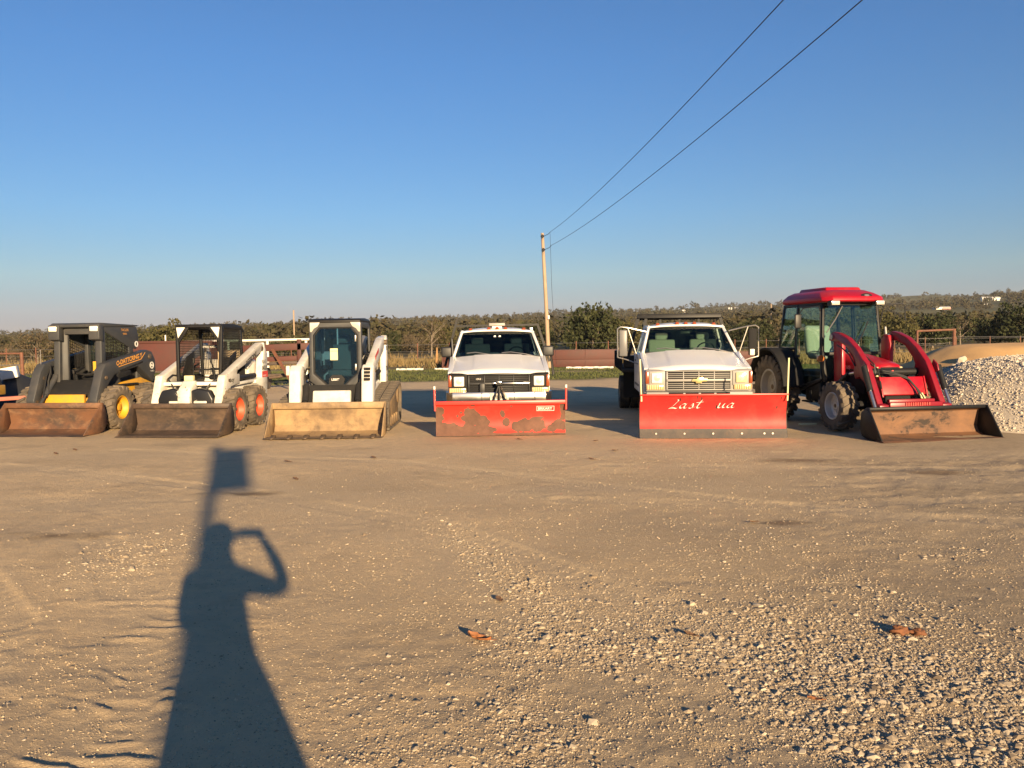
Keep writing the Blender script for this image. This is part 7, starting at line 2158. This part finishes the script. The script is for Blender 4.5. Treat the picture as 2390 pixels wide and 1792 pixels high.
# ============================================================ the photographer, seen only as a shadow
def photographer():
    M['jacket'] = mat('dark_jacket', (.06, .065, .08), .9); M['trousers'] = mat('blue_jeans', (.06, .08, .13), .9)
    M['skin'] = mat('skin', (.50, .32, .24), .55); M['hair'] = mat('short_brown_hair', (.06, .04, .03), .8)
    t = thing('person', 'person in a dark jacket holding a phone up to take the picture', 'person', (.0, -.47, 0))
    verts, edges, rad = [], [], []
    def v(p, r): verts.append(p); rad.append(r); return len(verts)-1
    def chain(root, pts):
        a = root
        for p, r in pts:
            b = v(p, r); edges.append((a, b)); a = b
        return a
    pel = v((0, 0, .96), (.16, .115))
    ch = chain(pel, [((0, .0, 1.12), (.155, .11)), ((0, .01, 1.28), (.175, .12)), ((0, 0, 1.42), (.16, .10)), ((0, -.01, 1.49), (.075, .07)), ((0, .015, 1.56), (.062, .065))])
    top = 3
    for s in (-1, 1):
        chain(pel, [((s*.10, 0, .88), (.098, .105)), ((s*.115, .02, .50), (.066, .07)), ((s*.12, -.02, .27), (.058, .06)), ((s*.125, -.03, .09), (.045, .05)), ((s*.13, .06, .04), (.045, .035)), ((s*.135, .16, .03), (.042, .026))])
    # right arm lifted out to the side, left elbow tucked lower
    chain(top, [((.19, -.01, 1.41), (.078, .078)), ((.33, .06, 1.345), (.066, .066)), ((.425, .12, 1.33), (.055, .055)), ((.36, .20, 1.48), (.046, .046)), ((.245, .31, 1.615), (.034, .036))])
    chain(top, [((-.18, -.01, 1.40), (.074, .074)), ((-.20, .05, 1.24), (.060, .060)), ((-.20, .10, 1.15), (.052, .052)), ((-.12, .22, 1.40), (.042, .042)), ((.0, .31, 1.60), (.032, .034))])
    me = bpy.data.meshes.new('body'); me.from_pydata(verts, edges, [])
    o = bpy.data.objects.new('body', me); col.objects.link(o)
    sk = o.modifiers.new('skin', 'SKIN'); sk.use_smooth_shade = True
    for d, r in zip(me.skin_vertices[0].data, rad): d.radius = r; d.use_root = False
    me.skin_vertices[0].data[0].use_root = True
    su = o.modifiers.new('sub', 'SUBSURF'); su.levels = 2; su.render_levels = 2
    dg = bpy.context.evaluated_depsgraph_get()
    m2 = bpy.data.meshes.new_from_object(o.evaluated_get(dg)); bpy.data.objects.remove(o)
    m2.name = 'body'
    m2.materials.clear()
    for mm in ('jacket', 'trousers', 'skin'): m2.materials.append(M[mm])
    for p in m2.polygons:
        c = p.center; p.use_smooth = True
        p.material_index = 2 if (c.z > 1.50 and abs(c.x) < .1 and c.y < .1) else (0 if c.z > .90 else 1)
    b = link('body', m2, t)
    # long loose jacket
    jk = MB(); rings = []
    for z, rx, ry, cx in ((1.60, .095, .085, 0), (1.545, .105, .09, 0), (1.50, .13, .095, 0), (1.45, .155, .10, 0), (1.37, .19, .12, -.01), (1.22, .175, .14, .02), (1.09, .175, .15, .045), (.94, .235, .17, .085), (.80, .28, .18, .12), (.68, .30, .18, .13)):
        rings.append([(cx+rx*math.cos(a), ry*math.sin(a), z) for a in [2*math.pi*i/20 for i in range(20)]])
    jk.loft(rings).build('jacket', M['jacket'], t, smooth=60)
    # head
    bm = bmesh.new(); bmesh.ops.create_uvsphere(bm, u_segments=28, v_segments=20, radius=1)
    for w in bm.verts:
        x, y, z = w.co
        j = 1-.22*max(0, -z)
        w.co = Vector((x*.078*j, y*.098*(1-.12*max(0, -z))+.02, z*.118+1.685))
        if y > .75 and abs(x) < .22 and -.35 < z < .12: w.co.y += .022*(1-abs(x)/.22)*(1 if z < -.1 else .5)
        if y > .6 and abs(x) < .45 and .05 < z < .25 and abs(x) > .18: w.co.y -= .010
        if y > .6 and abs(x) < .35 and -.62 < z < -.50: w.co.y -= .006
    m3 = bpy.data.meshes.new('head'); bm.to_mesh(m3); bm.free(); m3.materials.append(M['skin'])
    for p in m3.polygons: p.use_smooth = True
    hd = link('head', m3, t)
    for s in (-1, 1):
        e = MB(); e.loft([[(s*(.074+.014*k), .005+.026*math.cos(a)*(1-.25*k), 1.68+.034*math.sin(a)*(1-.2*k)) for a in [2*math.pi*i/10 for i in range(10)]] for k in (0, 1)])
        e.build('ear', M['skin'], hd, bevel=.004)
        ey = MB(); ey.lathe([(-.006, .001), (-.004, .009), (.004, .012), (.01, .001)], 10, (s*.031, .102, 1.70), ax='y'); ey.build('eye', M['white_print'], hd)
    MB().box(-.024, .024, .098, .108, 1.622, 1.629).build('mouth', mat('lips', (.40, .18, .15), .5), hd, bevel=.003)
    hr = MB(); rings = []
    for k in range(8):
        a = R(-30+120*k/7); rr = math.cos(a); zz = math.sin(a)
        rings.append([(.112*rr*math.cos(q), (.122*rr*math.sin(q)-(.0 if math.sin(q) < 0 else .012))+.014, 1.69+.130*zz) for q in [2*math.pi*i/22 for i in range(22)]])
    hr.loft(rings).build('hair', M['hair'], t, smooth=60)
    # hands holding the phone's ends
    for s, cx in ((1, .225), (-1, .015)):
        h = MB()
        base = Vector((cx+s*.010, .315, 1.635 if s > 0 else 1.625))
        h.loft([[base+Vector((s*(.012*k), .012*k+dy, dz)) for dy, dz in ((-.016, -.036), (.016, -.036), (.018, .036), (-.012, .036))] for k in (-2, 0, 2)])
        hand = h.build('hand', M['skin'], t, bevel=.010, seg=3)
        for i in range(4):
            z = base.z+.030-.020*i; L = (.036, .042, .040, .032)[i]
            MB().tube([(base.x+s*.02, base.y+.02, z), (base.x+s*.012, base.y+.02+L*.8, z), (base.x-s*.012, base.y+.03+L, z-.002), (base.x-s*.036, base.y+.022+L, z-.003)], [.0095, .009, .0085, .007], n=8).build('finger', M['skin'], hand)
        MB().tube([(base.x+s*.006, base.y-.004, base.z-.030), (base.x-s*.012, base.y-.012, base.z-.006), (base.x-s*.030, base.y-.008, base.z+.014)], [.012, .011, .008], n=8).build('thumb', M['skin'], hand)
    # phone, held sideways just behind the camera point
    p = MB().box(-.085, .085, -.004, .004, -.040, .040).build('phone', M['plastic'], bevel=.003)
    p.location = (.125, -.118, 1.642)
    tag(p, 'black phone held sideways in both hands at eye height', 'phone')
    lens = MB().cyl((-.068, .004, .018), (-.068, .006, .018), .006, n=12).build('lens', M['black'], p)
photographer()

# ============================================================ air
def haze():
    zs = [v.co.z for v in bpy.data.objects['ground'].data.vertices]
    top = max(float(v.co.z) for v in bpy.data.objects['distant_wood'].data.vertices)
    o = MB().box(-3300, 3300, -3300, 3300, min(zs)-1, max(top, max(zs), 12)+3).build('haze', M['haze'], smooth=0, kind='stuff')
M['haze'] = bpy.data.materials.new('haze_air'); M['haze'].use_nodes = True
_n = M['haze'].node_tree; _n.nodes.clear()
_o = _n.nodes.new("ShaderNodeOutputMaterial"); _v = _n.nodes.new("ShaderNodeVolumePrincipled")
_v.inputs["Color"].default_value = (.84, .84, .87, 1); _v.inputs["Density"].default_value = .0001
_v.inputs["Anisotropy"].default_value = .0
_n.links.new(_v.outputs[0], _o.inputs["Volume"])
haze()
